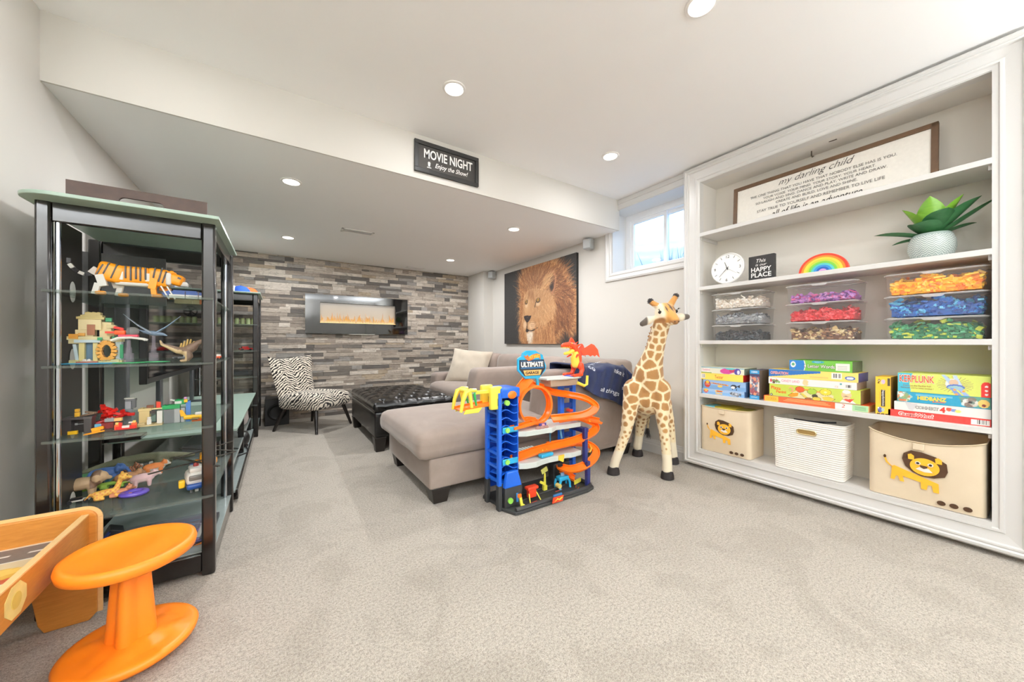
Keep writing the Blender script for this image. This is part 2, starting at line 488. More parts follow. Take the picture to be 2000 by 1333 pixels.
def seen(b):
    x0, x1, z0, z1, _, _ = b; xc, zc = (x0 + x1) / 2, (z0 + z1) / 2
    w = xc * FW[0] + RY * FW[1]; a = (x1 - x0) * (z1 - z0) / (w * w)
    if 0.30 < xc < 1.72 and 1.20 < zc < 1.74: return 0
    if xc < -0.35 and zc < 1.72: return a * 0.1
    if xc > 1.9 and zc < 0.75: return a * 0.1
    if zc < 0.45: return a * 0.3
    return a
bricks.sort(key=seen, reverse=True)
cubes = []
for mt in stones:
    o = MB().box((0, 0, 0), (1, 1, 1)).build('brick', mt, smooth=0); cubes.append(o.data); bpy.data.objects.remove(o)
for (x0, x1, z0, z1, k, dp) in bricks[:300]:
    o = bpy.data.objects.new('brick', cubes[k]); COL.objects.link(o); o.parent = wb
    o.location = ((x0 + x1) / 2, RY + 0.016 - dp / 2, (z0 + z1) / 2)
    o.scale = (x1 - x0 - 0.0015, dp + 0.012, z1 - z0 - 0.0015)
rest = MB()
for (x0, x1, z0, z1, k, dp) in bricks[300:]:
    rest.bb(x0 + .0008, x1 - .0008, RY + 0.016 - dp / 2 - (dp + .012) / 2, RY + 0.016 - dp / 2 + (dp + .012) / 2, z0 + .0008, z1 - .0008, k)
rest.build('bricks', stones, wb, smooth=0, kind='stuff')

# ------------------------------------------------------------------ recessed ceiling lamps
m_lens = M('lamp_lens', (255, 247, 232), 0.4, var=0, emit=14.0)
m_ring = M('lamp_ring', (245, 244, 242), 0.4, var=0.01)
def downlight(x, y, z, watt, label):
    t = thing('ceiling_light', label, 'ceiling light', (x, y, z), group='round recessed ceiling lights')
    MB().lathe([(0.052, -0.001), (0.068, -0.001), (0.066, -0.006), (0.054, -0.009), (0.052, -0.006), (0.052, -0.001)], n=32, caps=False).build('trim_ring', m_ring, t)
    MB().lathe([(0.0005, -0.002), (0.053, -0.002), (0.053, -0.005), (0.0005, -0.006)], n=32).build('lens', m_lens, t)
    l = bpy.data.lights.new('lamp_glow', 'AREA'); l.shape = 'DISK'; l.size = 0.10; l.energy = watt; l.color = (.98, .985, 1.0)
    lo = bpy.data.objects.new('lamp_glow', l); COL.objects.link(lo); lo.parent = t; lo.location = (0, 0, -0.012)
for x, y, lb in ((1.561, 0.849, 'round recessed light in the high ceiling farthest from the soffit, abreast of the bookcase'), (0.862, 1.931, 'round recessed light in the high ceiling in front of the movie sign'), (2.219, 1.94, 'round recessed light in the high ceiling between window and bookcase')):
    downlight(x, y, ZHI, LAMP_HI, lb)
for x, y, lb in ((0.075, 3.06, 'round recessed light in the dropped ceiling next to the soffit, over the near tower side'), (0.085, 4.70, 'round recessed light in the dropped ceiling above the zebra chair'), (2.04, 3.066, 'round recessed light in the dropped ceiling next to the soffit, above the chaise'), (2.045, 4.71, 'round recessed light in the dropped ceiling above the far end of the sofa')):
    downlight(x, y, ZLO, LAMP_LO, lb)
for x, y in ((-0.45, 1.93), (0.3, -0.4), (2.2, -0.4), (-0.9, -1.6), (1.56, -1.6)):  # unseen ceiling lamps, added outside the view as fill light
    downlight(x, y, ZHI, FILL_BACK * (.55 if y > 1 else 1), 'unseen small round recessed light added as fill in the ceiling over the play area')

# ------------------------------------------------------------------ ceiling vents
def vent(x0, x1, y0, y1, label):
    t = thing('ceiling_vent', label, 'vent', ((x0 + x1) / 2, (y0 + y1) / 2, ZLO))
    w, d = (x1 - x0), (y1 - y0)
    fr = MB(); e = 0.02
    fr.bb(-w / 2, w / 2, -d / 2, -d / 2 + e, -0.006, 0.0).bb(-w / 2, w / 2, d / 2 - e, d / 2, -0.006, 0).bb(-w / 2, -w / 2 + e, -d / 2, d / 2, -0.006, 0).bb(w / 2 - e, w / 2, -d / 2, d / 2, -0.006, 0)
    fr.build('frame', m_ring, t, bevel=0.001)
    MB().bb(-w / 2 + e, w / 2 - e, -d / 2 + e, d / 2 - e, -0.001, 0.0).build('backing', M('vent_dark', (120, 118, 115), 0.8), t)
    n = 6
    for i in range(n):
        y = -d / 2 + e + (d - 2 * e) * (i + 0.5) / n
        MB().box((0, y, -0.005), (w - 2 * e, 0.014, 0.0015), R=rotm(0.5)).build('slat', m_ring, t)
vent(0.54, 0.86, 4.0, 4.12, 'white slatted vent flush in the middle of the dropped ceiling')
vent(1.66, 1.93, 5.47, 5.58, 'white slatted vent in the dropped ceiling right against the stone wall')

# ------------------------------------------------------------------ basement window
def casing_sweep(mb, y0, y1, z0, z1, x, prof, sides='LBRT'):
    """mitred moulding on the plane X=x around the rectangle; prof = (inset from the outer edge, proud height)"""
    def ring(d, p): return [Vector((x - p, y1 - d, z0 + d)), Vector((x - p, y0 + d, z0 + d)), Vector((x - p, y0 + d, z1 - d)), Vector((x - p, y1 - d, z1 - d))]
    R = [ring(d, p) for d, p in prof]
    for i, sd in enumerate('BRTL'):
        if sd not in sides: continue
        j = (i + 1) % 4
        mb.loft([[r[i] for r in R], [r[j] for r in R]])
    return mb
tprof = [(0, 0), (0, 0.016), (0.016, 0.022), (0.022, 0.016), (0.05, 0.013), (0.056, 0.019), (0.066, 0.019), (0.072, 0.010), (0.085, 0.008), (0.085, 0)]
struct(casing_sweep(MB(), 1.66, 2.685, 1.712, 2.54, RX, tprof, 'BL').build('trim_1', m_trim, smooth=0))
struct(MB().bb(RX - 0.022, RX + 0.001, 1.66, SOF, 2.44, 2.548).bb(RX - 0.03, RX, 1.66, SOF, 2.50, 2.515).bb(RX - 0.028, RX, 1.66, SOF, 2.445, 2.455).build('trim_2', m_trim, smooth=0, bevel=0.003))
m_frame = M('window_vinyl', (246, 247, 248), 0.4, var=0.01)
w1 = struct(MB().bb(RX, 3.30, 1.667, 2.598, 1.797, 1.803).bb(RX, 3.30, 2.592, 2.598, 1.80, 2.448).bb(RX, 3.30, 1.667, 1.673, 1.80, 2.448).bb(RX, 3.30, 1.667, 2.598, 2.442, 2.448).build('window_1', m_trim, smooth=0))
fr = MB(); X0, X1 = 3.22, 3.30
fr.bb(X0, X1, 1.673, 2.592, 1.803, 1.845).bb(X0, X1, 1.673, 2.592, 2.375, 2.442).bb(X0, X1, 2.535, 2.592, 1.845, 2.375).bb(X0, X1, 1.673, 1.72, 1.845, 2.375)
fr.build('window_frame', m_frame, w1, smooth=0)
def sash(y0, y1, x0, x1):
    e = 0.032; m = MB()
    m.bb(x0, x1, y0, y1, 1.845, 1.845 + e).bb(x0, x1, y0, y1, 2.375 - e, 2.375).bb(x0, x1, y0, y0 + e, 1.845 + e, 2.375 - e).bb(x0, x1, y1 - e, y1, 1.845 + e, 2.375 - e)
    o = m.build('sash', m_frame, w1, smooth=0)
    MB().bb((x0 + x1) / 2 - .003, (x0 + x1) / 2 + .003, y0 + e, y1 - e, 1.845 + e, 2.375 - e).build('pane', glassy('window_glass', (225, 238, 250), 0.10), o)
sash(2.11, 2.535, 3.235, 3.262); sash(1.72, 2.15, 3.268, 3.295)
# galvanised window well outside, with soil and a grassy clump seen through the panes
well = MB(); ring = []
for zz in np.linspace(1.2, 2.75, 32):
    k = 0.012 * math.sin(zz * 70)
    ring.append([Vector((3.37 + (0.62 + k) * math.sin(PI * i / 24), 2.13 - (0.75 + k) * math.cos(PI * i / 24), zz)) for i in range(25)])
well.loft(ring, closed=False)
tag(well.build('window_well', M('galvanised_steel', (196, 208, 220), 0.45, 0.3, var=0.12, vs=6), smooth=60), 'corrugated pale metal window well outside the basement window', 'window well')
gr = MB(); rw = random.Random(3)
gr.bb(3.36, 4.0, 1.4, 2.86, 1.68, 1.72)
for i in range(160): gr.ball((3.38 + rw.random() * 0.5, 1.55 + rw.random() * 1.2, 1.72), rw.uniform(0.015, 0.04), 6)
o = gr.build('gravel', M('gravel', (150, 158, 166), 0.9, var=0.2, vs=30)); o['kind'] = 'stuff'; tag(o, 'grey gravel on the floor of the window well', 'gravel')
sh = MB()
for i in range(120):
    a = rw.uniform(0, 2 * PI); b = Vector((3.60 + rw.gauss(0, .05), 2.27 + rw.gauss(0, .10), 1.72)); h = rw.uniform(0.10, 0.42)
    tip = b + Vector((rw.gauss(0, .05), rw.gauss(0, .07), h)); s2 = Vector((math.cos(a), math.sin(a), 0)) * 0.006
    sh.add([b - s2, b + s2, (b + tip) / 2 + s2 * .8, tip, (b + tip) / 2 - s2 * .8], [(0, 1, 2, 3, 4)])
tag(sh.build('dry_grass_clump', M('dry_grass', (96, 120, 140), 0.8, var=0.2), smooth=0), 'dry dark grass clump growing in the window well', 'grass')

# ------------------------------------------------------------------ two little wall speakers
def speaker(loc, rz, label):
    t = thing('wall_speaker', label, 'speaker', loc, rz)
    MB().rbox((-0.075, 0, 0), (0.10, 0.095, 0.11), 0.008, n=2).build('cabinet', plastic('speaker_silver', (172, 176, 178)), t)
    MB().rbox((-0.126, 0, 0), (0.008, 0.082, 0.094), 0.003, n=2).build('grille', M('speaker_grille', (205, 209, 211), 0.5, bump=0.8, bs=400), t)
    MB().box((-0.014, 0, 0.0), (0.030, 0.03, 0.03)).build('bracket', plastic('bracket_grey', (120, 122, 124)), t)
speaker((RX, 2.90, 2.165), 0.3, 'small silver satellite speaker on the wall between lion canvas and window')
speaker((RX, 5.08, 2.165), 0.35, 'small silver satellite speaker in the wall corner beside the stone wall')

# ------------------------------------------------------------------ electric fireplace
t = thing('electric_fireplace', 'wide black glass electric fireplace with low orange flames on the stone wall', 'fireplace', (0, 0, 0))
FY = 5.655
a, b = onY(596, 573, FY), onY(796, 654, FY)
fx0, fx1, fz0, fz1 = a.x, b.x, b.z, a.z
p0, p1 = onY(625, 630.5, FY), onY(773, 598.5, FY); vx0, vx1, vz0, vz1 = p0.x, p1.x, p0.z, p1.z
m_bg = M('black_glass', (6, 7, 9), 0.04, var=0, spec=0.8)
f = MB(); f.bb(fx0, fx1, FY, FY + .008, vz1, fz1).bb(fx0, fx1, FY, FY + .008, fz0, vz0).bb(fx0, vx0, FY, FY + .008, vz0, vz1).bb(vx1, fx1, FY, FY + .008, vz0, vz1)
f.build('glass_front', m_bg, t, smooth=0)
f = MB(); q = 0.012
f.bb(fx0 + q, fx1 - q, FY + .008, RY + .003, vz1 + .002, fz1 - q).bb(fx0 + q, fx1 - q, FY + .008, RY + .003, fz0 + q, vz0 - .002).bb(fx0 + q, vx0 - .002, FY + .008, RY + .003, vz0 - .002, vz1 + .002).bb(vx1 + .002, fx1 - q, FY + .008, RY + .003, vz0 - .002, vz1 + .002)
f.build('housing', M('fireplace_housing', (18, 18, 19), 0.5), t, smooth=0)
tt = NT('glow_backing'); tt.base(lin((150, 138, 122))); tt.set(Roughness=0.12)  # back panel; beige room reflection and flame glow put in as emission
sep = tt.n('ShaderNodeSeparateXYZ'); tt.l(tt.pos(), sep.inputs[0])
g = tt.math('DIVIDE', tt.math('SUBTRACT', sep.outputs[2], vz0), vz1 - vz0, True)
tt.l(tt.ramp(g, [(0, lin((255, 196, 120))), (0.35, lin((198, 176, 150))), (1, lin((150, 146, 140)))]), tt.b.inputs['Emission Color'])
tt.b.inputs['Emission Strength'].default_value = 0.55
MB().bb(vx0, vx1, FY + .05, FY + .054, vz0, vz1).build('glow_backing', tt.m, t, smooth=0)
ft = NT('flames')
sp2 = ft.n('ShaderNodeSeparateXYZ'); ft.l(ft.pos(), sp2.inputs[0])
g = ft.math('DIVIDE', ft.math('SUBTRACT', sp2.outputs[2], vz0), 0.16, True)
ft.l(ft.ramp(g, [(0, lin((255, 240, 190))), (0.3, lin((255, 186, 92))), (1, lin((246, 170, 110)))]), ft.b.inputs['Emission Color'])
ft.b.inputs['Emission Strength'].default_value = 1.05; ft.base((0, 0, 0, 1))
fl = MB(); rf = random.Random(5); vh = vz1 - vz0
for i in range(120):
    x = rf.uniform(vx0 + .02, vx1 - .02); h = vh * rf.choice([.12, .18, .25, .32, .42, .52]) * rf.uniform(.7, 1.05); w0 = rf.uniform(.006, .017); ln = rf.uniform(-.03, .03)
    y = FY + .02 + rf.random() * .025
    pts = [Vector((x, y, vz0)), Vector((x + ln * .1, y, vz0 + h * .25)), Vector((x + ln * .5, y, vz0 + h * .6)), Vector((x + ln, y, vz0 + h))]
    fl.tube(pts, [w0 * .7, w0, w0 * .45, .0008], 5)
fl.build('flames', ft.m, t, kind='stuff')
MB().bb(vx0, vx1, FY + .010, FY + .048, vz0 - .001, vz0 + .006).build('ember_bed', M('ember_bed', (255, 214, 150), 0.5, var=0.1, emit=1.1), t)
MB().box(((fx0 + fx1) / 2 + .03, FY + .004, fz0 - .006), (0.36, 0.01, 0.006)).build('control_strip', M('control_strip', (214, 210, 203), 0.4), t)

# ------------------------------------------------------------------ three unseen uplighters, added behind the camera to brighten the ceiling
def fill_torchiere(x, y, watt, label):
    t = thing('fill_uplighter', label, 'added fill lamp', (x, y, 0), group='added fill uplighters')
    m_b = M('fill_lamp_steel', (150, 148, 144), .3, .9)
    MB().lathe([(.001, 0), (.14, 0), (.14, .015), (.03, .03), (.001, .03)], n=28).build('base', m_b, t)
    MB().cyl((0, 0, .03), (0, 0, 1.70), .012, n=12).build('pole', m_b, t)
    MB().lathe([(.012, 1.69), (.06, 1.70), (.14, 1.74), (.18, 1.80), (.176, 1.80), (.135, 1.75), (.05, 1.712), (.012, 1.71)], n=32, caps=False).build('bowl', m_b, t, smooth=60)
    l = bpy.data.lights.new('fill_uplight', 'AREA'); l.shape = 'DISK'; l.size = .26; l.energy = watt; l.color = (.91, .96, 1.0)
    lo = bpy.data.objects.new('fill_uplight', l); COL.objects.link(lo); lo.parent = t; lo.location = (0, 0, 1.765); lo.rotation_euler = (PI, 0, 0)
fill_torchiere(-1.9, -1.5, FILL_UP, 'unseen steel bowl uplighter added as ceiling fill, standing in the jog by the side wall')
fill_torchiere(2.5, -1.7, FILL_UP, 'unseen steel bowl uplighter added as ceiling fill, standing on the open carpet beyond the bookcase')
fill_torchiere(0.3, -2.2, FILL_UP, 'unseen steel bowl uplighter added as ceiling fill, standing against the wall opposite the soffit')
# ================================================================== built-in bookcase
BX, BK = 2.92, 3.21                       # casing front plane, back panel
SH = [1.966, 1.517, 1.069, 0.628, 0.165]  # top faces of the shelves (last one is the floor of the case)
BY0, BY1 = 0.160, 1.618
bk = thing('bookcase', 'tall white built-in bookcase with moulded frame and open shelves', 'bookcase', (0, 0, 0))
cprof = [(0, 0), (0, 0.068), (0.008, 0.078), (0.020, 0.080), (0.028, 0.072), (0.034, 0.076), (0.042, 0.076), (0.048, 0.064), (0.095, 0.058), (0.100, 0.066), (0.110, 0.066), (0.116, 0.058), (0.134, 0.058), (0.134, 0)]
casing_sweep(MB(), 0.026, 1.748, 0.027, 2.532, RX, cprof).build('frame_moulding', m_trim, bk, smooth=0)
MB().bb(RX, BK + .012, BY1, BY1 + .02, 0.09, 2.44).build('side_panel', m_shelfin, bk, smooth=0)
MB().bb(RX, BK + .012, BY0 - .02, BY0, 0.09, 2.44).build('side_panel', m_shelfin, bk, smooth=0)
MB().bb(RX - .054, RX, BY1, BY1 + .012, 0.16, 2.40).bb(RX - .054, RX, BY0 - .012, BY0, 0.16, 2.40).bb(RX - .054, RX + .01, BY0 - .012, BY1 + .012, 2.394, 2.402).build('jamb_lining', m_trim, bk, smooth=0)
MB().bb(BK, BK + .012, BY0, BY1, 0.09, 2.44).build('back_panel', wall_mat('bookcase_back', (222, 218, 210)), bk, smooth=0)
MB().bb(RX + .0005, BK, BY0, BY1, 2.395, 2.44).build('top_panel', m_shelfin, bk, smooth=0)
for z_ in SH[:-1]:
    MB().bb(2.935, BK, BY0, BY1, z_ - .03, z_).build('shelf', m_trim, bk, bevel=0.002)
    MB().bb(2.96, BK, BY1 - .012, BY1, z_ - .055, z_ - .03).build('shelf_cleat', m_trim, bk, smooth=0)
    MB().bb(2.96, BK, BY0, BY0 + .012, z_ - .055, z_ - .03).build('shelf_cleat', m_trim, bk, smooth=0)
MB().bb(2.935, BK, BY0, BY1, SH[4] - .03, SH[4]).build('bottom_panel', m_trim, bk, smooth=0)
UR, UU, UN = Vector((0, -1, 0)), Vector((0, 0, 1)), Vector((-1, 0, 0))   # reading direction, up and outward for things facing the room

# letters forgotten on the front face below the frame
for (px, py, s) in ((1589, 279, '1'), (1628, 255, '-')):
    p = onX(px, py, 3.16); 
    t = thing('sign_hook', 'small dark metal hook under the top panel of the bookcase' if s == '1' else 'short brown peg under the top panel of the bookcase', 'hook', (3.12, p.y, 2.40))
    m = MB()
    if s == '1': m.tube([(0, 0, 0.0), (0, 0, -.035), (-.004, -.006, -.05), (-.012, -.016, -.05)], .004, 6)
    else: m.tube([(-.05, .0, 0), (-.05, 0, -.006), (-.05, -.02, -.008), (-.05, -.04, -.008)], .003, 6)
    m.build('shaft', M('hook_bronze', (92, 84, 72) if s == '1' else (120, 82, 56), 0.4, 0.3), t)

# ------------------------------------------------------------------ framed verse
m_oak = M('walnut_frame', (96, 70, 46), 0.5, var=0.15, vs=40)
t = thing('framed_verse', 'long brown-framed white verse board leaning on the top shelf', 'wall sign', (0, 0, 0))
s0, s1, sb, st = 1.435, 0.350, SH[0], 2.312
lean = 0.02
def fp(y, z, o=0.0): return Vector((3.125 + lean * (z - sb) / (st - sb) - o, y, z))
R_ = rotm(0, math.atan2(lean, st - sb), 0)
e = 0.028; L = s0 - s1; H = st - sb
fm = MB()
fm.box(fp((s0 + s1) / 2, st - e / 2), (0.03, L, e), R=R_).box(fp((s0 + s1) / 2, sb + e / 2 + .002), (0.03, L, e), R=R_)
fm.box(fp(s0 - e / 2, (st + sb) / 2), (0.03, e, H), R=R_).box(fp(s1 + e / 2, (st + sb) / 2), (0.03, e, H), R=R_)
fm.build('frame', m_oak, t, bevel=0.002)
MB().box(fp((s0 + s1) / 2, (st + sb) / 2), (0.012, L - e, H - e), R=R_).build('board', M('verse_board', (240, 236, 228), 0.6, var=0.03, vs=60), t, smooth=0)
m_ink = M('verse_ink', (92, 90, 86), 0.7, var=0.02); m_inkd = M('verse_ink_dark', (48, 46, 44), 0.7, var=0.02)
yc = (s0 + s1) / 2 + .02; tu = Vector((lean / H, 0, 1)).normalized()
for (s, zc, w, sh_, bo, mm, hh) in (('my darling child', st - .065, 0.42, .45, -.012, m_inkd, .058), ('THE ONE THING THAT YOU HAVE THAT NOBODY ELSE HAS IS YOU.', st - .115, .80, 0, 0, m_ink, None), ('YOUR VOICE. YOUR MIND. YOUR STORY. YOUR HEART.', st - .145, .62, 0, 0, m_ink, None),
        ('SO LAUGH AND SING, DANCE AND PLAY, WRITE AND DRAW.', st - .174, .72, 0, 0, m_ink, None), ('CREATE AND BUILD. LOVE AND SHINE.', st - .202, .45, 0, 0, m_ink, None), ('STAY TRUE TO YOURSELF AND REMEMBER TO LIVE LIFE', st - .238, .70, 0, 0, m_ink, None), ('all of life is an adventure', st - .285, .50, .35, 0, m_inkd, .05)):
    text(s, mm, t, fp(yc, zc, .0085), UR, tu, w=w, h=hh, shear=sh_, bold=bo)

# ------------------------------------------------------------------ clock
z2 = SH[1]
t = thing('wall_clock', 'round white clock with thin black hands leaning on the shelf beside the black sign', 'clock', (2.965, 1.408, z2))
cR = 0.123; ln = rotm(0, 0.10, 0)
def cp(y, z, o=0.0): return ln @ Vector((-o, y, z))
B = ln @ Matrix(((0, 0, -1), (-1, 0, 0), (0, 1, 0)))   # local z -> outward
MB().lathe([(0.001, 0), (cR - .004, 0), (cR, .006), (cR, .024), (cR - .006, .030), (cR - .012, .024), (0.001, .022)], cp(0, cR, -.012), 48, R=B).build('case', M('clock_white', (244, 244, 242), 0.35, var=0.01), t)
m_blk = M('print_black', (26, 26, 27), 0.5, var=0.02)
ur, uu = ln @ Vector((0, -1, 0)), ln @ Vector((0, 0, 1))
def ck(ang, r, o=.0135): return cp(0, cR, o) + ur * (r * math.sin(ang)) + uu * (r * math.cos(ang))
for k in range(12):
    if k % 3: MB().cyl(ck(k * PI / 6, cR * .70), ck(k * PI / 6, cR * .86), .0014, n=6).build('hour_mark', m_blk, t)
for s, k in (('12', 0), ('3', 3), ('6', 6), ('9', 9)): text(s, m_blk, t, ck(k * PI / 6, cR * .76), ur, uu, h=.022, bold=0)
for nm, ang, r, w in (('hour_hand', math.radians(-22), .055, .0025), ('minute_hand', math.radians(222), .085, .002), ('second_hand', math.radians(125), .085, .0008)):
    MB().cyl(ck(ang + PI, .015, .0150), ck(ang, r, .0150), w, w * .5, 6).build(nm, m_blk, t)
MB().cyl(ck(0, 0, .010), ck(0, 0, .0165), .004, n=12).build('hub', m_blk, t)

# ------------------------------------------------------------------ small black sign
t = thing('block_sign', 'square black block sign with white lettering beside the clock', 'sign', (3.01, 1.183, z2))
MB().box((0, 0, .092), (0.035, 0.168, 0.184)).build('block', M('sign_black', (44, 43, 43), 0.6, var=0.08), t, bevel=0.002)
m_wht = M('print_white', (244, 243, 240), 0.6, var=0.01)
for s, z_, w, h, sh_, bo in (('This', .146, .062, .026, .3, 0), ('is our', .116, .075, .018, .3, 0), ('HAPPY', .081, .132, .034, 0, .02), ('PLACE', .040, .132, .034, 0, .02)):
    text(s, m_wht, t, (-.0185, .0, z_), UR, UU, w=w, h=h, shear=sh_, bold=bo)

# ------------------------------------------------------------------ rainbow
t = thing('wooden_rainbow', 'painted wooden rainbow of nested arches on the shelf', 'rainbow ornament', (2.99, 0.822, z2))
rc = [(224, 62, 44), (240, 138, 50), (250, 206, 70), (196, 208, 70), (120, 190, 72), (92, 196, 190), (58, 140, 205), (34, 92, 170), (206, 150, 210)]
R0 = 0.128
for i, c in enumerate(rc):
    r1 = R0 * (1 - i / 9.6); r0 = R0 * (1 - (i + 1) / 9.6) if i < 8 else 0.0
    pl = [(-r1 * math.cos(PI * k / 24), r1 * .93 * math.sin(PI * k / 24)) for k in range(25)]
    pl += [(r0 * math.cos(PI * k / 24), r0 * .93 * math.sin(PI * k / 24)) for k in range(25)] if r0 else []
    MB().ext(pl, .028 - (i % 2) * .003, (.014 - (i % 2) * .0015, 0, .0), UR, UU).build('arch', plastic('rainbow_%d' % i, c), t, smooth=30)

# ------------------------------------------------------------------ potted succulent
t = thing('potted_agave', 'green artificial agave in a grey ceramic pot with a white zigzag pattern', 'potted plant', (3.06, 0.368, z2))
def herring():
    q = NT('pot_zigzag'); co = q.coord(); sx = q.n('ShaderNodeSeparateXYZ'); q.l(co, sx.inputs[0])
    ang = q.math('MULTIPLY', q.math('ARCTAN2', sx.outputs[1], sx.outputs[0]), 22 / (2 * PI))
    tri = q.math('PINGPONG', ang, 0.5)
    v = q.math('FRACT', q.math('ADD', q.math('MULTIPLY', sx.outputs[2], 85.0), q.math('MULTIPLY', tri, 2.2)))
    ln_ = q.math('LESS_THAN', v, 0.30)
    seam = q.math('LESS_THAN', q.math('PINGPONG', ang, 0.25), 0.03)
    band = q.math('MULTIPLY', q.math('GREATER_THAN', sx.outputs[2], 0.012), q.math('LESS_THAN', sx.outputs[2], 0.128))
    fac = q.math('MULTIPLY', ln_, band)
    q.base(q.mix(fac, lin((158, 172, 168)), lin((232, 236, 232)))); q.set(Roughness=0.25)
    q.bump(fac, 0.4, 0.003); return q.m
MB().lathe([(0.001, 0), (.066, 0), (.082, .022), (.092, .060), (.089, .10), (.078, .132), (.070, .142), (.066, .140), (.070, .12), (.001, .118)], n=48).build('pot', herring(), t, smooth=50)
MB().lathe([(.001, .12), (.066, .12), (.05, .127), (.001, .13)], n=20).build('soil', M('moss', (70, 84, 52), 0.9, var=0.2), t)
def leafmat(nm, a, b):
    q = NT(nm); f = q.noise(q.mapping(q.coord(), (2, 2, 8)), 8, 3)
    q.base(q.mix(f, lin(a), lin(b))); q.set(Roughness=0.38, Subsurface_Weight=0.0); return q.m
lm = [leafmat('agave_dark', (34, 84, 48), (62, 118, 70)), leafmat('agave_light', (92, 150, 40), (140, 188, 62))]
def agave_leaf(az, el, L, w, droop, k):
    m = MB(); d = Vector((math.cos(az), math.sin(az), 0)); s = Vector((-math.sin(az), math.cos(az), 0)); rings = []; p = Vector((0, 0, .125)) + d * .012; e_ = el
    N = 9
    for i in range(N + 1):
        q = i / N; ww = w * (0.55 + 1.5 * q) * (1 - q ** 2.2) if q < 1 else 0.0004; ww = max(ww, .0004)
        n = (-math.sin(e_) * d + math.cos(e_) * Vector((0, 0, 1)))
        rings.append([p - s * ww + n * ww * .42, p - s * ww * .5 + n * ww * .10, p, p + s * ww * .5 + n * ww * .10, p + s * ww + n * ww * .42, p + s * ww * .5 + n * (ww * .1 - .004 * (1 - q) - .0006), p - n * (.006 * (1 - q) + .0008), p - s * ww * .5 + n * (ww * .1 - .004 * (1 - q) - .0006)])
        p = p + (math.cos(e_) * d + math.sin(e_) * Vector((0, 0, 1))) * (L / N); e_ -= droop / N
    m.loft(rings).build('leaf', lm[k], t, smooth=60)
for az, el, L, w, dr, k in ((180, 82, .225, .056, .05, 1), (108, 62, .205, .046, .05, 1), (-100, 64, .225, .044, .05, 1), (10, 78, .20, .048, .1, 1), (145, 68, .15, .050, .2, 1),
        (155, 48, .135, .066, .7, 0), (-150, 52, .18, .060, .4, 0), (-102, 48, .235, .052, .1, 0), (-88, 34, .26, .028, -.1, 0), (93, 20, .225, .034, .15, 0), (80, 4, .150, .020, .25, 0), (-60, 25, .17, .03, .2, 0), (30, 45, .13, .045, .4, 0), (-30, 45, .13, .045, .4, 0)):
    agave_leaf(math.radians(az), math.radians(el), L, w, dr, k)
# ================================================================== sofa set
def suede(name, col):
    t = NT(name); c = lin(col); co = t.pos()
    f = t.noise(co, 4.5, 4, 0.6, 0.8); g = t.noise(co, 420, 2)
    d = tuple(v * 0.76 for v in c[:3]) + (1,); e = tuple(min(1, v * 1.20) for v in c[:3]) + (1,)
    t.base(t.mix(f, d, e)); t.set(Roughness=0.9, Sheen_Weight=0.35, Sheen_Roughness=0.4)
    t.b.inputs['Specular IOR Level'].default_value = 0.15
    t.bump(g, 0.12, 0.002); return t.m
m_suede = suede('taupe_suede', (150, 136, 127))
m_legw = M('espresso_wood', (34, 29, 26), 0.35, var=0.08)
def tapered_foot(parent, x, y, h=0.105, w=0.13, name='leg', k=0.72):
    MB().loft([[Vector((x + sx * w / 2 * k, y + sy * w / 2 * k, 0)) for sx, sy in ((-1, -1), (1, -1), (1, 1), (-1, 1))],
               [Vector((x + sx * w / 2, y + sy * w / 2, h)) for sx, sy in ((-1, -1), (1, -1), (1, 1), (-1, 1))]]).build(name, m_legw, parent, bevel=0.003)
def arm_shape(x0, x1, y0, y1, z0, z1, slope, r=0.05, wr=0.004, seed=0):
    c = ((x0 + x1) / 2, (y0 + y1) / 2, (z0 + z1) / 2); h = z1 - z0
    def fn(p):
        k = max(0, (c[0] - x0 - (p.x + c[0] - x0 - (x1 - x0) / 2 + (x1 - x0) / 2)) ) if False else 0
        q = (p.z / h + 0.5); fx = max(0.0, 0.5 - p.x / (x1 - x0))
        return (p.x + slope * (q - 1) * fx, p.y, p.z)
    return MB().rbox(c, (x1 - x0, y1 - y0, h), r, n=10, wr=wr, ws=5, fn=fn, seed=seed)
# --- chaise
t = thing('chaise_lounge', 'taupe suede chaise lounge with one low arm, behind the toy garage', 'chaise', (0, 0, 0))
MB().rbox((1.80, 2.67, 0.205), (2.00, 1.0, 0.20), 0.018, n=6).build('base', m_suede, t)
def cush(p):
    return (p.x, p.y, p.z)
MB().rbox((1.40, 2.665, 0.385), (1.36, 1.05, 0.17), 0.062, n=14, crown=0.03, wr=0.006, ws=4).build('seat_cushion', m_suede, t, smooth=60)
arm_shape(1.76, 2.83, 2.168, 2.40, 0.105, 0.825, 0.10, 0.06).build('armrest', m_suede, t, smooth=60)
MB().rbox((2.70, 2.67, 0.495), (0.26, 0.99, 0.79), 0.06, n=10, wr=0.006).build('backrest', m_suede, t, smooth=60)
MB().rbox((2.42, 2.78, 0.66), (0.28, 0.74, 0.42), 0.09, n=10, crown=0.03, wr=0.012, ws=4, R=rotm(0, 0.18, 0)).build('back_cushion', m_suede, t, smooth=60)
for x, y in ((0.885, 2.245), (0.885, 3.09), (2.72, 2.25), (2.72, 3.09)): tapered_foot(t, x, y)
MB().tube([(0.735, 2.17, .40), (0.735, 3.16, .40)], .003, 6).build('piping', m_suede, t)
